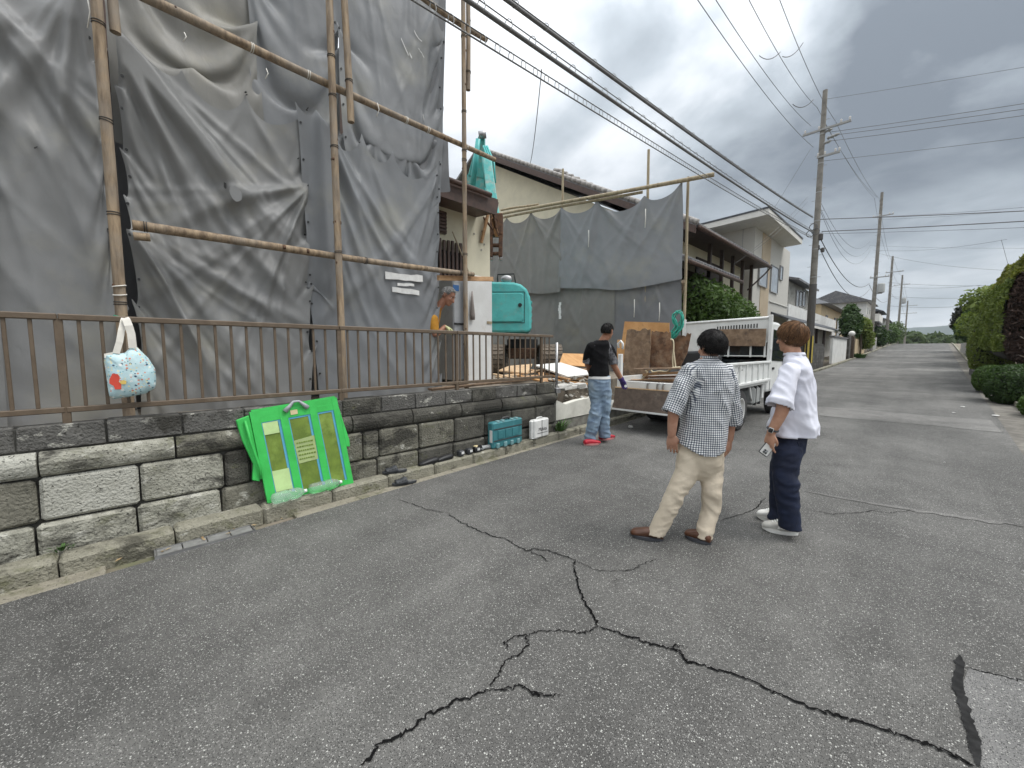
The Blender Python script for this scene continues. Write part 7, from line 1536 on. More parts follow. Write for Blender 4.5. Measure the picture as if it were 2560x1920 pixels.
pr = MB().prism([(X4+1.0, k0.y, k0.z*.0+3.2), (X4+1.0, min(k1.y, 50), 3.2), (X4-1.2, min(k1.y, 50), 4.3), (X4-1.2, k0.y, 4.3)], (0, 0, .12)).build('porch_roof', MT['roof_dark'], h4)
MB().box((X4+1.0, (k0.y+min(k1.y, 50))/2, 3.17), (.06, min(k1.y, 50)-k0.y, .16)).build('fascia', MT['soffit_white'], pr)
for k in range(4): MB().box((X4+.8, 30+k*3.2, 1.9), (.16, .16, 2.6)).build('porch_post', MT['timber_dark'], h4)
MB().box((X4+.01, 35, 1.9), (.05, 9, 2.2)).build('dark_doorway', MT['timber_dark'], h4)
a0 = on_x(1740, 722, X4+1.2); MB().prism([(X4+1.3, a0.y-2.4, 2.55), (X4+1.3, a0.y+1.0, 2.55), (X4+.1, a0.y+1.0, 2.95), (X4+.1, a0.y-2.4, 2.95)], (0, 0, .05)).build('carport_awning', MT['awning'], h4)
# -- house 5: beige two storey
X5 = -6.6; b0, b1 = on_x(1745, 670, X5).y, on_x(1868, 720, X5).y
h5 = thing('beige_house', 'beige two storey house with slate hip roof beyond the white house', 'house', (-10, 55, 1.2))
y50, y51 = 46.0, 62.0; z5 = on_x(1800, 670, X5).z
zt5 = C0.z+(758-672)/851*(abs(X5)*.719+54*.695)
MB().box((X5-4, (y50+y51)/2, zt5/2), (8, y51-y50, zt5)).build('wall', MT['beige_wall'], h5)
MB().add([(X5+.7, y50-.8, zt5), (X5+.7, y51+.8, zt5), (X5-8.7, y51+.8, zt5), (X5-8.7, y50-.8, zt5), (X5-3.5, y50+4, zt5+2.2), (X5-3.5, y51-4, zt5+2.2)], [(0, 1, 5, 4), (1, 2, 5), (2, 3, 4, 5), (3, 0, 4), (0, 3, 2, 1)]).build('roof', MT['roof_dark'], h5)
for (yy, w, zc, h_) in ((49, .9, zt5-1.3, .9), (54.5, 1.0, zt5-1.0, .4), (57, 2.2, zt5-1.7, 1.9)): win(h5, (X5+.02, yy, zc), w, h_, 'x', 'glass_sky', 'win_dark')
win(h5, (X5-2, y50-.02, zt5-1.4), 1.4, 1.0, 'y', 'glass_sky', 'win_dark')
# -- house 6 and 7 further along
def far_house(label, X, y0, y1, zt_, m, rm, seed):
    t = thing('far_house', label, 'house', (X-3, (y0+y1)/2, gz(y0)), 'houses far along the street'); MB().box((X-3, (y0+y1)/2, (zt_+gz(y0))/2), (6, y1-y0, zt_-gz(y0))).build('wall', MT[m], t)
    MB().add([(X+.6, y0-.6, zt_), (X+.6, y1+.6, zt_), (X-6.6, y1+.6, zt_), (X-6.6, y0-.6, zt_), (X-3, y0-.6, zt_+1.6), (X-3, y1+.6, zt_+1.6)], [(0, 1, 5, 4), (2, 3, 4, 5), (0, 4, 3), (1, 2, 5), (0, 3, 2, 1)]).build('roof', MT[rm], t)
    MB().prism([(X+1.3, y0, zt_-2.7), (X+1.3, y1, zt_-2.7), (X-.1, y1, zt_-2.1), (X-.1, y0, zt_-2.1)], (0, 0, .12)).build('porch_roof', MT[rm], t)
    rg = random.Random(seed)
    for k in range(3): y = y0+(k+.5)*(y1-y0)/3; win(t, (X+.02, y, zt_-1.2), 1.3, 1.1, 'x', 'pane_dark', 'soffit_white'); win(t, (X+.02, y, zt_-3.6), 1.5, 1.5, 'x', 'pane_dark', 'win_dark')
    win(t, (X-2.5, y0-.02, zt_-1.3), 1.3, 1.1, 'y', 'pane_dark', 'soffit_white')
far_house('grey house with white balcony front past the beige house', -5.0, 66, 74, 7.6, 'white_wall', 'roof_tile', 1); far_house('dark two storey house after the third pole', -4.6, 78, 86, 7.2, 'timber_dark', 'roof_dark', 2); far_house('small pale house with dark roof farthest along the street', -4.4, 90, 98, 6.6, 'white_wall', 'roof_tile', 3)
MB().box((-4.35, 69, 5.6), (1.2, 6, .9)).build('balcony_screen', MT['soffit_white'], label='white balcony screen on the grey house past the beige one', cat='balcony')
# -- garden walls, gate posts, paving
def gwall(label, y0, y1, X, h, m, blk=True, t=.15, cap=None):
    o = thing('garden_wall', label, 'wall', (X, (y0+y1)/2, gz(y0))); n = max(1, int((y1-y0)/.42)) if blk else 1; rows = int(h/.2) if blk else 1
    z0 = gz((y0+y1)/2)
    if blk:
        for r in range(rows):
            y = y0-(.21 if r % 2 else 0)
            while y < y1-.02:
                a, b = max(y, y0), min(y+.42, y1)
                if b-a > .05: MB().box((X, (a+b)/2, z0+.2*r+.1), (t, b-a-.012, .188)).build('block', MT[m], o)
                y += .42
        MB().box((X-.02, (y0+y1)/2, z0+h/2-.01), (t-.05, y1-y0, h)).build('core', MT['mortar'], o)
    else: MB().box((X, (y0+y1)/2, z0+h/2), (t, y1-y0, h)).build('panel', MT[m], o, bevel=.01)
    if cap: MB().box((X, (y0+y1)/2, z0+h+.05), (t+.16, y1-y0+.1, .1)).build('cap', MT[cap], o)
    return o
ybw0, ybw1 = on_x(1748, 770, -4.35).y, on_x(1818, 770, -4.35).y
gwall('dark stained block garden wall beside the striped pole', 26.2, 31.8, -4.35, 1.55, 'dark_block')
gwall('white plastered garden wall with grey capping after the dark wall', 33.2, 40.0, -4.1, 1.75, 'white_wall', False, cap='roof_tile')
gwall('stone gate post wall under the pine tree', 40.6, 41.6, -4.0, 1.9, 'dark_block', False); gwall('low beige garden wall beyond the pine tree', 44, 52, -3.95, 1.5, 'beige_wall', False); gwall('pale garden wall by the second pole', 56, 66, -3.9, 1.6, 'concrete', False)
gp_ = thing('gate_lantern', 'round pale lantern on a stone gate post under the pine tree', 'lantern', (-3.95, 42, gz(42))); MB().cbox((-3.95, 42, gz(42)+.9), (.4, .4, 1.9), .03).build('post', MT['bark'], gp_); MB().ball((-3.95, 42, gz(42)+2.05), .22).build('globe', MT['soffit_white'], gp_, True)
for k in range(7):
    y = 20.2+k*.75; MB().cbox((-4.35, y, gz(y)+.05), (.55, .68, .08), .01).build('paving_slab', MT['gutterm'], label='pale concrete slab of the driveway crossing beside the striped pole', cat='paving slab', group='driveway slabs by the pole')
flat('garden_ground', -22, -4.15, 11.21, 26, .33, MT['dirt'])
tuft('grass_patch', (-4.05, 18.2, gz(18)), 240, .16, .7, MT['weed'], 'patch of grass at the road edge before the driveway slabs', 'grass', w=.012); tuft('grass_patch', (-3.75, 44, gz(44)), 200, .5, .6, MT['leaf_yellow'] if 0 else MT['weed'], 'yellow green grass clump at the foot of the gate posts', 'grass', w=.03)
# ------------------------------------------------------------------ trees and shrubs on the left
tree('green broadleaf shrub between the truck and the tiled house', (-5.3, 13.2, .4), [(0, 0, 2.85, .95, .9, .75), (-.9, -.4, 3.0, .8, .7, .75), (.5, .9, 2.6, .8, .9, .75), (.55, 2.2, 2.35, .75, .9, .75), (.2, 1.4, 2.9, .6, .7, .5), (-.3, .2, 1.9, 1.1, 1.2, .8), (.6, 3.4, 2.2, .6, .8, .6)], 'leaf_mid', 10500, .075, (.07, 1), seed=3, nm='garden_tree')
tree('dark bushy pine tree over the white garden wall', (-4.25, 44, gz(44)), [(0, 0, 3.0, .8, 1.2, .9), (-.1, .5, 3.9, .6, .9, .7), (.1, -.6, 2.3, .7, 1.0, .7)], 'leaf_dark', 5200, .12, (.10, 1), seed=5, nm='pine_tree')
tree('yellow green garden tree leaning over the gate lantern', (-3.75, 46.5, gz(46)), [(0, 0, 2.7, .7, 1.1, .8), (.15, 1.0, 1.9, .7, 1.0, .7), (.2, 2.2, 1.3, .6, 1.0, .6)], 'leaf_hedge', 4200, .12, (.08, 1), seed=6, nm='garden_tree')
for k, (x, y, s) in enumerate(((-4.2, 70, 1.6), (-3.8, 88, 1.8), (-3.9, 100, 2.4))): tree(['dark shrub at the foot of the third pole', 'green bush near the end of the street on the left', 'pale green tree where the street ends on the left'][k], (x, y, gz(y)), [(0, 0, s, s*.8, s, s*.8), (.2, s, s*.8, s*.7, s*.8, s*.7)], ['leaf_dark', 'leaf_mid', 'leaf_far'][k], 1800, .2, (.1, 1), seed=30+k, nm='garden_tree')
# ------------------------------------------------------------------ right side: big clipped hedge, round shrubs, trees
def clipped(label, c, rad, m, n, size, seed, nm='clipped_shrub', flat_=1.0, p=2.6, dark=None, zlo=-.9):
    rg = np.random.RandomState(seed); root = thing(nm, label, 'shrub' if nm != 'hedge' else 'hedge', (c[0], c[1], c[2]-rad[2]))
    d = rg.normal(0, 1, (n, 3)); d /= np.linalg.norm(d, axis=1)[:, None]; k = (np.abs(d)**p).sum(1)**(-1/p); q = d*k[:, None]; lump = np.array([mnoise.noise(Vector(a*3.1)+Vector((seed, 0, 0)))*.06+mnoise.noise(Vector(a*9)+Vector((seed, 4, 0)))*.03 for a in q])
    r = (1+lump-rg.uniform(0, .10, n)**1.5)[:, None]; P = np.array(c)+q*r*np.array(rad); keep = q[:, 2] > zlo
    nn = q.copy(); V_, F_ = leaves(P[keep], nn[keep], size, .4, seed); o = link('foliage', arrmesh('foliage', V_, F_, False), MT[m], root); o['kind'] = 'stuff'
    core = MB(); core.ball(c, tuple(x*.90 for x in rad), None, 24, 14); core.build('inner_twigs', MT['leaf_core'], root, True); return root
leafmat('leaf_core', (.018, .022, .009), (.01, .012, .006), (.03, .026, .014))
def gy_(x, y): return Vector((x, y, gz(y)))
# big hedge: road face and rounded top; its cut end facing the viewer shows dark bare twigs
hdg = thing('hedge', 'tall rounded yellow green hedge with a bare brown end', 'hedge', (2.9, 21, gz(20)))
rg = np.random.RandomState(77); n = 52000; HY0, HY1, HX0, HXw, HZ = 20.0, 30.5, 1.60, 3.2, 4.5
u = rg.rand(n); ang = rg.uniform(-.35, math.pi*.72, n); yy = HY0+(HY1-HY0)*u
gzs = np.interp(yy, GY, GZ)
def sec(a, y):       # cross section: upright road side, rounded top
    pw = .62; cx = np.sign(np.cos(a))*np.abs(np.cos(a))**pw; sz = np.sign(np.sin(a))*np.abs(np.sin(a))**pw; return cx, sz
cx, sz = sec(ang, yy); prof = 1-.10*np.clip((yy-25)/5, 0, 1)-.05*np.clip((HY0+.4-yy)/.4, 0, 1)**2
lump = np.array([mnoise.noise(Vector((a*3, b*.9, 3)))*.10+mnoise.noise(Vector((a*9, b*3, 8)))*.05 for a, b in zip(ang, yy)]); rr_ = prof*(1+lump-rg.uniform(0, .05, n))
vert = np.where(sz > 0, (HZ-1.9)*sz, 1.25*sz)
zc = gzs+1.9; xc = HX0+HXw*.5+(.012*(yy-15)); P = np.stack([xc-HXw*.5*cx*rr_, yy, zc+vert*rr_], 1); Nn = np.stack([-cx, rg.normal(0, .2, n), np.clip(sz, 0, 1)+.2], 1)
top = (sz > .66); V_, F_ = leaves(P[~top], Nn[~top], .055, .4, 1); o = link('road_face', arrmesh('road_face', V_, F_, False), MT['leaf_hedge'], hdg); o['kind'] = 'stuff'
V_, F_ = leaves(P[top], Nn[top], .055, .4, 2); o = link('clipped_top', arrmesh('clipped_top', V_, F_, False), MT['leaf_yellow'], hdg); o['kind'] = 'stuff'
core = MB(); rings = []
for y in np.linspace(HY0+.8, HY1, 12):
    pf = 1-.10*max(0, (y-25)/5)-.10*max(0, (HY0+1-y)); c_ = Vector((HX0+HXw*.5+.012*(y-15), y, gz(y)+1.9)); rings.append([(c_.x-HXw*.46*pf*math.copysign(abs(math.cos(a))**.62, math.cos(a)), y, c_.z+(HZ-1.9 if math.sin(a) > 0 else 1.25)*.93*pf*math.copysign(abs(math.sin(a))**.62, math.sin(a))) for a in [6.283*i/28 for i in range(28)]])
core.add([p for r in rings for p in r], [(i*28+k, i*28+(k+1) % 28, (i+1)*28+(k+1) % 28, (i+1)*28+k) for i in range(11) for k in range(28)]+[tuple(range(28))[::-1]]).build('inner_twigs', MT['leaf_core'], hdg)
# bare end: dark brown dead sprays and pale branches
mat('dead_spray', (.060, .036, .026), .9, (.028, .018, .014), 6, bump=0)
n2 = 34000; a2 = rg.uniform(0, 6.283, n2); r2_ = np.sqrt(rg.rand(n2))*.92; cx2, sz2 = sec(a2, 0); P = np.stack([HX0+HXw*.5-HXw*.47*cx2*r2_, HY0+.12+rg.uniform(-.15, .5, n2), gz(HY0)+1.9+np.where(sz2 > 0, (HZ-2.0)*sz2, 1.2*sz2)*r2_], 1)
Nn = np.stack([rg.normal(0, .3, n2), -np.ones(n2), rg.normal(0, .6, n2)], 1); V_, F_ = leaves(P, Nn, .075, .5, 3, .28); o = link('dead_sprays', arrmesh('dead_sprays', V_, F_, False), MT['dead_spray'], hdg); o['kind'] = 'stuff'
rb = random.Random(4)
for k in range(16):
    x = HX0+rb.uniform(.2, 1.6); z = gz(HY0)+rb.uniform(.9, 3.4); p = Vector((x, HY0-.02, z)); pts = [p]
    for j in range(4): p = p+Vector((rb.uniform(.1, .28), rb.uniform(-.08, .05), rb.uniform(-.10, .14))); pts.append(p)
    MB().limb(pts, [.012, .011, .010, .008, .005], 6, 3).build('bare_branch', MT['bark_pale'], hdg, True)
clipped('round clipped shrub at the foot of the tall hedge', (1.78, 16.3, gz(16)+.45), (.55, .85, .52), 'leaf_dark', 9000, .035, 11)
clipped('small clipped shrub tucked behind the round one under the hedge', (1.62, 19.3, gz(19)+.42), (.42, .6, .42), 'leaf_mid', 5000, .035, 12)
clipped('low clipped shrub nearest the white kerb block', (1.95, 13.6, gz(13)+.22), (.42, .55, .28), 'leaf_mid', 4500, .03, 13)
clipped('pale upright clipped shrub standing behind the tall hedge', (2.35, 29.5, gz(29)+1.5), (.75, 1.6, 1.65), 'leaf_hedge', 9000, .07, 14)
tree('wispy green maple rising behind the tall hedge', (3.9, 36, gz(36)), [(0, 0, 3.6, 1.9, 2.0, 1.2), (-1.0, 1, 3.9, 1.4, 1.6, .9), (1.2, -1, 4.2, 1.5, 1.6, .9), (-.4, -1, 2.4, 1.6, 1.8, 1.0), (-1.2, 3, 2.6, 1.2, 1.6, 1.0)], 'leaf_hedge', 8000, .15, (.12, 1), seed=21, open_=.5)
tree('rounded green tree on the right farther down the street', (3.2, 46, gz(46)), [(0, 0, 2.6, 1.3, 1.8, 1.3), (-.3, 3, 2.3, 1.1, 1.5, 1.1)], 'leaf_dark', 4000, .16, (.1, 1), seed=22)
tree('reddish dark tree on the right near the street end', (3.1, 58, gz(58)), [(0, 0, 3.0, 1.2, 1.8, 1.6)], 'leaf_core', 3000, .2, (.1, 1), seed=23)
gwall('grey stone garden wall on the right beyond the hedge', 32, 56, 2.65, 1.3, 'concrete', False); gwall('low dark stone edging wall under the tall hedge', 22, 29, 1.75, .3, 'dark_block', False)
gwall('short pale concrete block by the right verge', 10.9, 11.6, 1.62, .14, 'rubble_c', False, .3)
wb = MB().cbox((1.34, 9.0, gz(9)+.05), (.22, .5, .11), .02).build('kerb_block', MT['case_white'], label='white concrete kerb block on the right verge', cat='kerb block')
# ------------------------------------------------------------------ far wood and hills at the end of the street
rg = np.random.RandomState(5); blobs = []
for k in range(90): x = rg.uniform(-60, 70); y = rg.uniform(170, 300); blobs.append((x, y, gz(y)+rg.uniform(1.2, 4.6)+(y-170)*.035, rg.uniform(3, 6), rg.uniform(3, 6), rg.uniform(2.5, 4.5)))
P, Nn = [], []
for b in blobs:
    k = 420; d = rg.normal(0, 1, (k, 3)); d /= np.linalg.norm(d, axis=1)[:, None]; r = rg.uniform(.75, 1.05, k)[:, None]; P.append(np.array(b[:3])+d*r*np.array(b[3:])); Nn.append(d)
V_, F_ = leaves(np.concatenate(P), np.concatenate(Nn), .9, .4, 9); o = link('far_wood', arrmesh('far_wood', V_, F_, False), MT['leaf_far'], None); tag(o, 'hazy green wood beyond the end of the street', 'wood', kind='stuff')
mat('hill_green', (.055, .075, .062), .95, (.04, .055, .048), .02, bump=0)
for (y, h0, sc, seed_, nm_) in ((1500, 88, 260, 1, 'hills'), (2300, 150, 420, 2, 'hills')):
    X_ = np.linspace(-2400, 2400, 120); P = np.zeros((4, 120, 3))
    for i, x in enumerate(X_):
        h = h0*(.62+.38*mnoise.noise(Vector((x/sc, seed_*7.1, 0)))+.10*mnoise.noise(Vector((x/60, seed_, 2))))+40*math.exp(-((x-30)/300)**2)*(seed_ == 1)
        for j, (dy, f) in enumerate(((0, -.4), (150, .55), (320, 1.0), (700, .3))): P[j, i] = (x, y+dy, -20+h*f)
    link(nm_, gridmesh(nm_, P), MT['hill_green'], None, kind='structure')
# ------------------------------------------------------------------ utility poles
mat('pole_concrete', (.235, .22, .195), .85, (.175, .165, .145), 3, bump=.2, stain=(.13, .12, .10), sscale=2); plain('band_dark', (.09, .085, .08), .7); plain('stripe_yellow', (.55, .43, .10), .6); plain('pole_metal', (.30, .30, .29), .5, .3); plain('cable_grey', (.13, .13, .13), .6); plain('transformer', (.36, .37, .36), .55); plain('insulator', (.55, .53, .50), .35)
def upole(label, x, y, top, r0=.17, arms=(), trafo=None, stripe=False, lean=0.0, tr_side=1):
    b = gz(y); t = thing('utility_pole', label, 'utility pole', (x, y, b), 'concrete utility poles along the street'); h = top-b
    MB().cyl((x, y, b-.3), (x+lean, y, top), r0, r0*.58, n=20).build('shaft', MT['pole_concrete'], t, True, auto=60)
    for k in range(int(h/.55)):
        z = b+2.2+k*.55; 
        if z > top-1.2: break
        sg = 1 if k % 2 else -1; rr = r0*(1-.42*(z-b)/h); MB().cyl((x+sg*rr*.9, y, z), (x+sg*(rr+.14), y, z), .011, n=6).build('step_bolt', MT['pole_metal'], t)
    for k in range(6): z = b+h*(.35+.1*k); rr = r0*(1-.42*(z-b)/h)+.006; MB().cyl((x+lean*(z-b)/h, y, z), (x+lean*(z-b)/h, y, z+.06), rr, n=18).build('steel_band', MT['pole_metal'], t, True, auto=60)
    if stripe:
        for k in range(12):
            a = 6.283*k/12; c = Vector((x+math.cos(a)*(r0+.004), y+math.sin(a)*(r0+.004), b+1.25)); MB().box(c, (.006, .088, 1.4), ax=(Vector((math.cos(a), math.sin(a), 0)), Vector((-math.sin(a), math.cos(a), 0)), Vector((0, 0, 1)))).build('warning_stripe', MT['stripe_yellow' if k % 2 else 'dark'], t)
        MB().cyl((x, y, b+1.95), (x, y, b+4.6), r0*.985+.004, r0*.93+.004, n=20).build('protective_sleeve', MT['band_dark'], t, True, auto=60)
    for z, l, off in arms:
        a = MB().box((x+off, y-.12, z), (l, .09, .09)).build('cross_arm', MT['pole_metal'], t)
        for q in (-.45, -.15, .3, .47): MB().lathe((x+off+q*l, y-.12, z+.04), (0, 0, 1), [(.03, 0), (.045, .05), (.03, .09), (.05, .13), (.02, .17)], 10).build('insulator', MT['insulator'], a, True)
    if trafo: MB().lathe((x+tr_side*.48, y, trafo), (0, 0, 1), [(.2, 0), (.30, .04), (.30, .85), (.27, .92), (.1, .98)], 18).build('transformer', MT['transformer'], t, True, auto=50); MB().box((x+tr_side*.25, y, trafo-.05), (.7, .12, .08)).build('transformer_bracket', MT['pole_metal'], t)
    return t
def pole_at(px, ytop):
    # the shaft stands just outside the left road edge; its distance follows from where that line meets the pixel column
    d = ray(px, 700); lo, hi = 9.0, 300.0
    for _ in range(60):
        m = (lo+hi)/2; x = d.x/d.y*m
        if x < road_l(m)-.18: lo, hi = lo, m
        else: lo, hi = lo, hi; lo = m
        if x < road_l(m)-.18: pass
    # x along the ray grows more negative with distance, so solve by scanning
    best = min(((abs(d.x/d.y*yy_-(road_l(yy_)-.18)), yy_) for yy_ in np.arange(9, 260, .05)))
    Y = best[1]; X = d.x/d.y*Y; z = on_y(px, ytop, Y).z; return X, Y, z
UP_ = []
for (px, yt, lab, arms, tf, st_) in ((1751, 207, 'nearest grey concrete pole with a yellow and black striped foot', [(-1.9, 1.9, .15), (-3.2, .9, .3)], None, True), (1884, 420, 'second grey concrete pole carrying a drum transformer', [(-2.4, 1.6, .2), (-8.6, 1.5, .3)], -10.2, False), (1917, 555, 'third slimmer concrete pole with a crooked arm', [(-2.2, 1.8, .3)], None, False), (1941, 595, 'fourth concrete pole with a small transformer beyond the garden walls', [(-1.8, 2.2, .0)], -5.2, False), (1957, 650, 'farthest concrete pole near the end of the street', [(-1.2, 3, .2), (-3, 3, .2)], None, False)):
    X, Y, Z = pole_at(px, yt); upole(lab, X, Y, Z, .175 if Y < 40 else .2, [(Z+a, l, o_) for a, l, o_ in arms], Z+tf if tf else None, st_, tr_side=1); UP_.append((X, Y, Z))
P1, P2, P3, P4, P5 = UP_
# boxes and brackets on the nearest pole
bx_ = thing('junction_box', 'tangle of black closures clamped to the nearest pole under the cables', 'junction box', (P1[0], P1[1], 6))
for (px, py, s) in ((1772, 512, .22), (1766, 535, .18), (1777, 540, .16)): p = on_y(px, py, P1[1]); MB().cbox(p, (s, s*.8, s*1.5), .04).build('closure', MT['band_dark'], bx_)
for (px, py) in ((1757, 490), (1750, 505), (1762, 500)): p = on_y(px, py, P1[1]-.2); MB().tube([p+Vector((.16*math.cos(a), 0, .16*math.sin(a))) for a in [6.283*i/14 for i in range(14)]], .02, 6, True).build('cable_loop', MT['cable_grey'], bx_, True)
for (px, py) in ((1785, 285), (1800, 295), (1783, 310)): p = on_y(px, py, P1[1]); MB().lathe(p-Vector((.25, 0, 0)), (1, 0, .12), [(.03, 0), (.09, .06), (.05, .12), (.09, .2), (.05, .28), (.08, .36), (.02, .5)], 10).build('strain_insulator', MT['pole_metal'], bx_, True)
# ------------------------------------------------------------------ wires
def wire(label, a, b, r, sag=.3, n=24, m='cable_grey', nm='cable', grp=None):
    a, b = Vector(a), Vector(b); P = [a.lerp(b, i/n)-Vector((0, 0, sag*4*(i/n)*(1-i/n))) for i in range(n+1)]
    return MB().tube(P, r*.75, 6).build(nm, MT[m], None, True, label=label, cat='cable', group=grp), P
CP = Vector((P1[0], P1[1], 0))
XW = -3.55
# three heavy bundles running from past the tarpaulins to the nearest pole
def lateral(px, py, X=XW): return on_x(px, py, X)
def bundle(label, near_px, end_px, X, r, rm, gap, hang, sagf=.35):
    a = on_x(*near_px, X); b = on_y(*end_px, P1[1]-.15); d = (a-b); a = a+d*.35     # continues overhead behind the viewer's frame
    t = thing('cable_bundle', label, 'cable', b); n = 60
    P = [b.lerp(a, i/n)-Vector((0, 0, sagf*4*(i/n)*(1-i/n)*.5)) for i in range(n+1)]
    MB().tube(P, r, 8).build('cable', MT['cable_grey'], t, True); Q = [p+Vector((0, 0, gap)) for p in P]; MB().tube(Q, rm, 6).build('messenger_wire', MT['cable_grey'], t, True)
    b_ = 0; k = 0; L_ = (a-b).length; m_ = int(L_/hang)
    for k in range(m_):
        f = (k+.5)/m_*n; i = int(f); p = P[i].lerp(P[min(i+1, n)], f-i); ax = (a-b).normalized(); f1 = Vector((0, 0, 1)); f2 = ax.cross(f1).normalized(); rr = gap*.5+r
        MB().tube([p+Vector((0, 0, gap*.5))+f1*(rr*math.cos(q))+f2*(r*1.3*math.sin(q))+ax*(.03*math.sin(q)) for q in [6.283*z/10 for z in range(10)]], .005, 4, True).build('hanger_ring', MT['pole_metal'], t, True)
    return t
bundle('thick black cable bundle, uppermost of three running to the nearest pole', (1130, 0), (1756, 470), XW, .024, .008, .045, .55)
bundle('thick black cable with ring hangers, middle of three running to the nearest pole', (1050, 0), (1756, 502), XW, .025, .007, .085, .42)
bundle('thin laced cable pair, lowest of three running to the nearest pole', (1003, 40), (1755, 515), XW, .009, .007, .09, .22)
# drop wire hanging from the lowest bundle
dw = on_x(1170, 150, XW); de = on_x(1142, 362, XW-3.5); wire('thin drop wire hanging down from the lowest bundle to the tiled house', dw, de, .008, .25)
# power lines overhead from the pole arm towards the viewer
ARM = [on_y(x, y, P1[1]-.12) for x, y in ((1749, 281), (1760, 262), (1784, 270), (1806, 264))]
for k, ((tx, ty), e) in enumerate((((1540, 0), on_y(1757, 318, P1[1])), ((1575, 0), on_y(1752, 272, P1[1])), ((1640, 0), on_y(1765, 232, P1[1])), ((1700, 0), on_y(1805, 262, P1[1])))):
    d = ray(tx, ty); a = C0+d*(9.0+.8*k); a = e+(a-e)*1.5; wire(['overhead power line leaving the top left of the nearest pole', 'overhead power line left of the crossarm of the nearest pole', 'overhead power line over the middle of the crossarm', 'overhead power line from the right end of the crossarm'][k], e, a, .012, .5)
for k, ((x0, y0), (x1, y1)) in enumerate((((1640, 120), (1686, 112)), ((1690, 122), (1735, 92)), ((1712, 225), (1757, 215)))):
    a = C0+ray(x0, y0)*12.5; b = C0+ray(x1, y1)*12.5; wire(['looped jumper wire between two overhead lines', 'looped jumper wire beside the crossarm lines', 'small looped jumper wire near the pole top'][k], a, b, .014, .16, 12)
# lines from pole 1 to pole 2 and onward
LB1 = ['upper left power line', 'upper middle power line', 'upper right power line', 'left service cable', 'middle service cable', 'right service cable', 'sagging thick cable', 'lower sagging thick cable']
for k, ((x0, y0), (x1, y1), r, sg) in enumerate((((1765, 232), (1889, 428), .012, .4), ((1784, 270), (1894, 425), .012, .4), ((1806, 264), (1902, 432), .012, .4), ((1765, 420), (1880, 520), .012, 1.6), ((1768, 440), (1880, 530), .012, 1.8), ((1772, 455), (1880, 540), .012, 2.0), ((1772, 515), (1878, 612), .030, 1.2), ((1768, 530), (1878, 625), .026, 1.6))):
    wire(LB1[k]+' between the nearest and second poles', on_y(x0, y0, P1[1]), on_y(x1, y1, P2[1]), r, sg)
for k, ((x0, y0), (x1, y1), r) in enumerate((((1889, 428), (1920, 560), .014), ((1900, 432), (1925, 562), .014), ((1878, 615), (1916, 650), .03))): wire(['power line', 'second power line', 'thick sagging cable'][k]+' between the second and third poles', on_y(x0, y0, P2[1]), on_y(x1, y1, P3[1]), r, .8)
for k, (A_, B_, n_) in enumerate(((P3, P4, 'third and fourth'), (P4, P5, 'fourth and fifth'))):
    for j, o_ in enumerate((.3, 2.2, 5)): wire(['top', 'middle', 'lowest'][j]+' wire between the '+n_+' poles', (A_[0]+.1, A_[1], A_[2]-o_), (B_[0]+.1, B_[1], B_[2]-o_*.8), .016, .6)
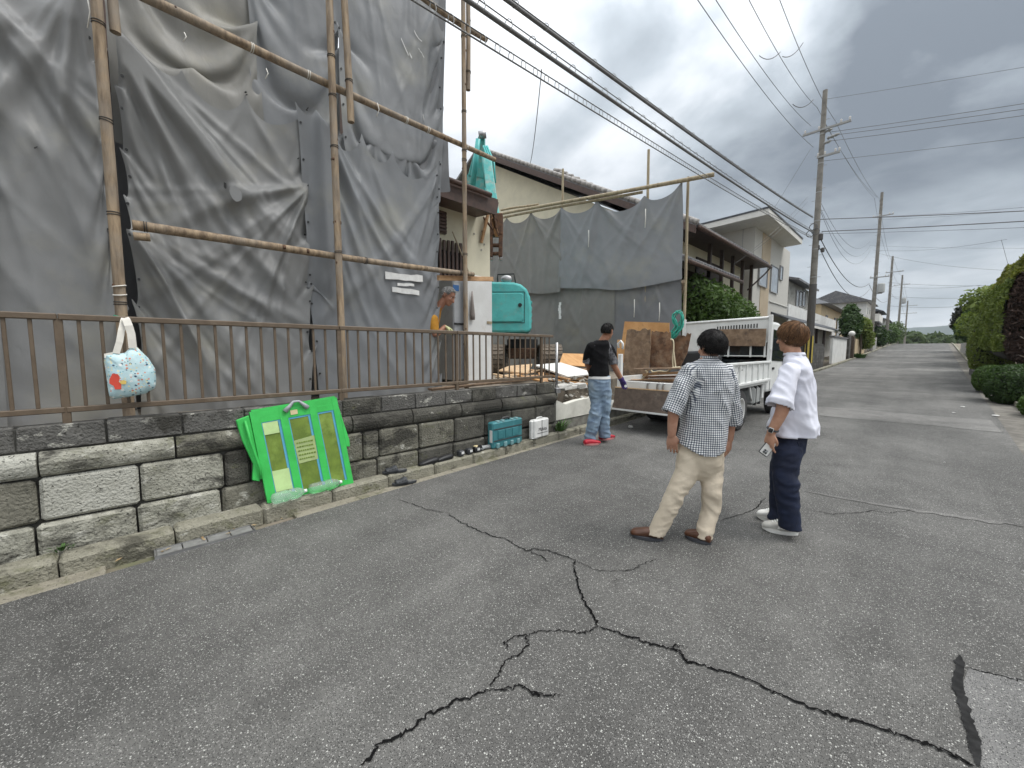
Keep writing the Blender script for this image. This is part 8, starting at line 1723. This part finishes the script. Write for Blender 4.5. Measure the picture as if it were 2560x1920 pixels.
# cross street wires going off to the right
CW = [((1778, 215), (2230, 135), .010, 'thin high wire crossing from the top of the nearest pole'), ((1795, 285), (2230, 214), .014, 'power line crossing right from the nearest pole, uppermost of three'), ((1800, 292), (2230, 226), .014, 'power line crossing right from the nearest pole, middle of three'), ((1790, 305), (2230, 240), .014, 'power line crossing right from the nearest pole, lowest of three'), ((1775, 348), (2230, 288), .011, 'single thin wire crossing right below the three power lines'),
      ((1762, 474), (2230, 448), .024, 'thick black cable crossing the street from the nearest pole'), ((1775, 500), (2230, 470), .026, 'second thick cable crossing the street just below the first'), ((1775, 505), (2230, 484), .010, 'thin cable under the second thick crossing cable')]
for (x0, y0), (x1, y1), r, l in CW: a = on_y(x0, y0, P1[1]); b = a+(C0+ray(x1, y1)*15.0-a)*2.4; wire(l, a, b, r, .12)
for k, ((x0, y0), (x1, y1), r) in enumerate((((1893, 468), (2230, 435), .016), ((1900, 474), (2230, 442), .013), ((1885, 540), (2175, 517), .013), ((1890, 545), (2200, 585), .013), ((1878, 530), (2230, 525), .010))):
    a = on_y(x0, y0, P2[1]); b = C0+ray(x1, y1)*27.0; b = a+(b-a)*(1 if k in (2, 3) else 2); wire(['upper wire crossing right from the second pole', 'wire just under the upper one crossing from the second pole', 'wire from the second pole arm to a right hand mast', 'wire sagging from the second pole down to the hedge', 'thin wire crossing at the second pole middle'][k], a, b, r, .35)
for k, y in enumerate((610, 618, 640, 660)): a = on_y(1918, y, P3[1]); b = C0+ray(2120 if k % 2 else 2230, y+(-2 if k else 4))*42; wire(['first', 'second', 'third', 'fourth'][k]+' far wire crossing the street at the third pole, counted from the top', a, b, .022, .3)
a, b = C0+ray(2163, 518)*27, C0+ray(2182, 588)*27; wire('short upright stay wire above the tall hedge', a, b, .014, 0)
a = on_y(1752, 320, P1[1]); wire('thin guy wire slanting down from the nearest pole to the tall modern house', a, on_y(1660, 470, P1[1]-2), .009, .0)
a = on_y(1745, 425, P1[1]); wire('thin service wire from the nearest pole to the tiled house', a, on_x(1600, 560, -5.3), .009, .15); wire('second service wire from the nearest pole to the tiled house', on_y(1745, 435, P1[1]), on_x(1585, 570, -5.3), .009, .25)
# ------------------------------------------------------------------ air
hzm = bpy.data.materials.new('haze_air'); hzm.use_nodes = True; hn = hzm.node_tree.nodes; hl_ = hzm.node_tree.links
for q_ in list(hn):
    if q_.type == 'BSDF_PRINCIPLED': hn.remove(q_)
pv = hn.new('ShaderNodeVolumePrincipled'); pv.inputs['Color'].default_value = (.78, .86, .95, 1); pv.inputs['Density'].default_value = .00022
hl_.new(pv.outputs[0], [q_ for q_ in hn if q_.type == 'OUTPUT_MATERIAL'][0].inputs['Volume'])
MB().box((0, 1300, 60), (5400, 4200, 290)).build('haze', hzm, label='thin pale haze in the air over the street', cat='haze', kind='stuff')
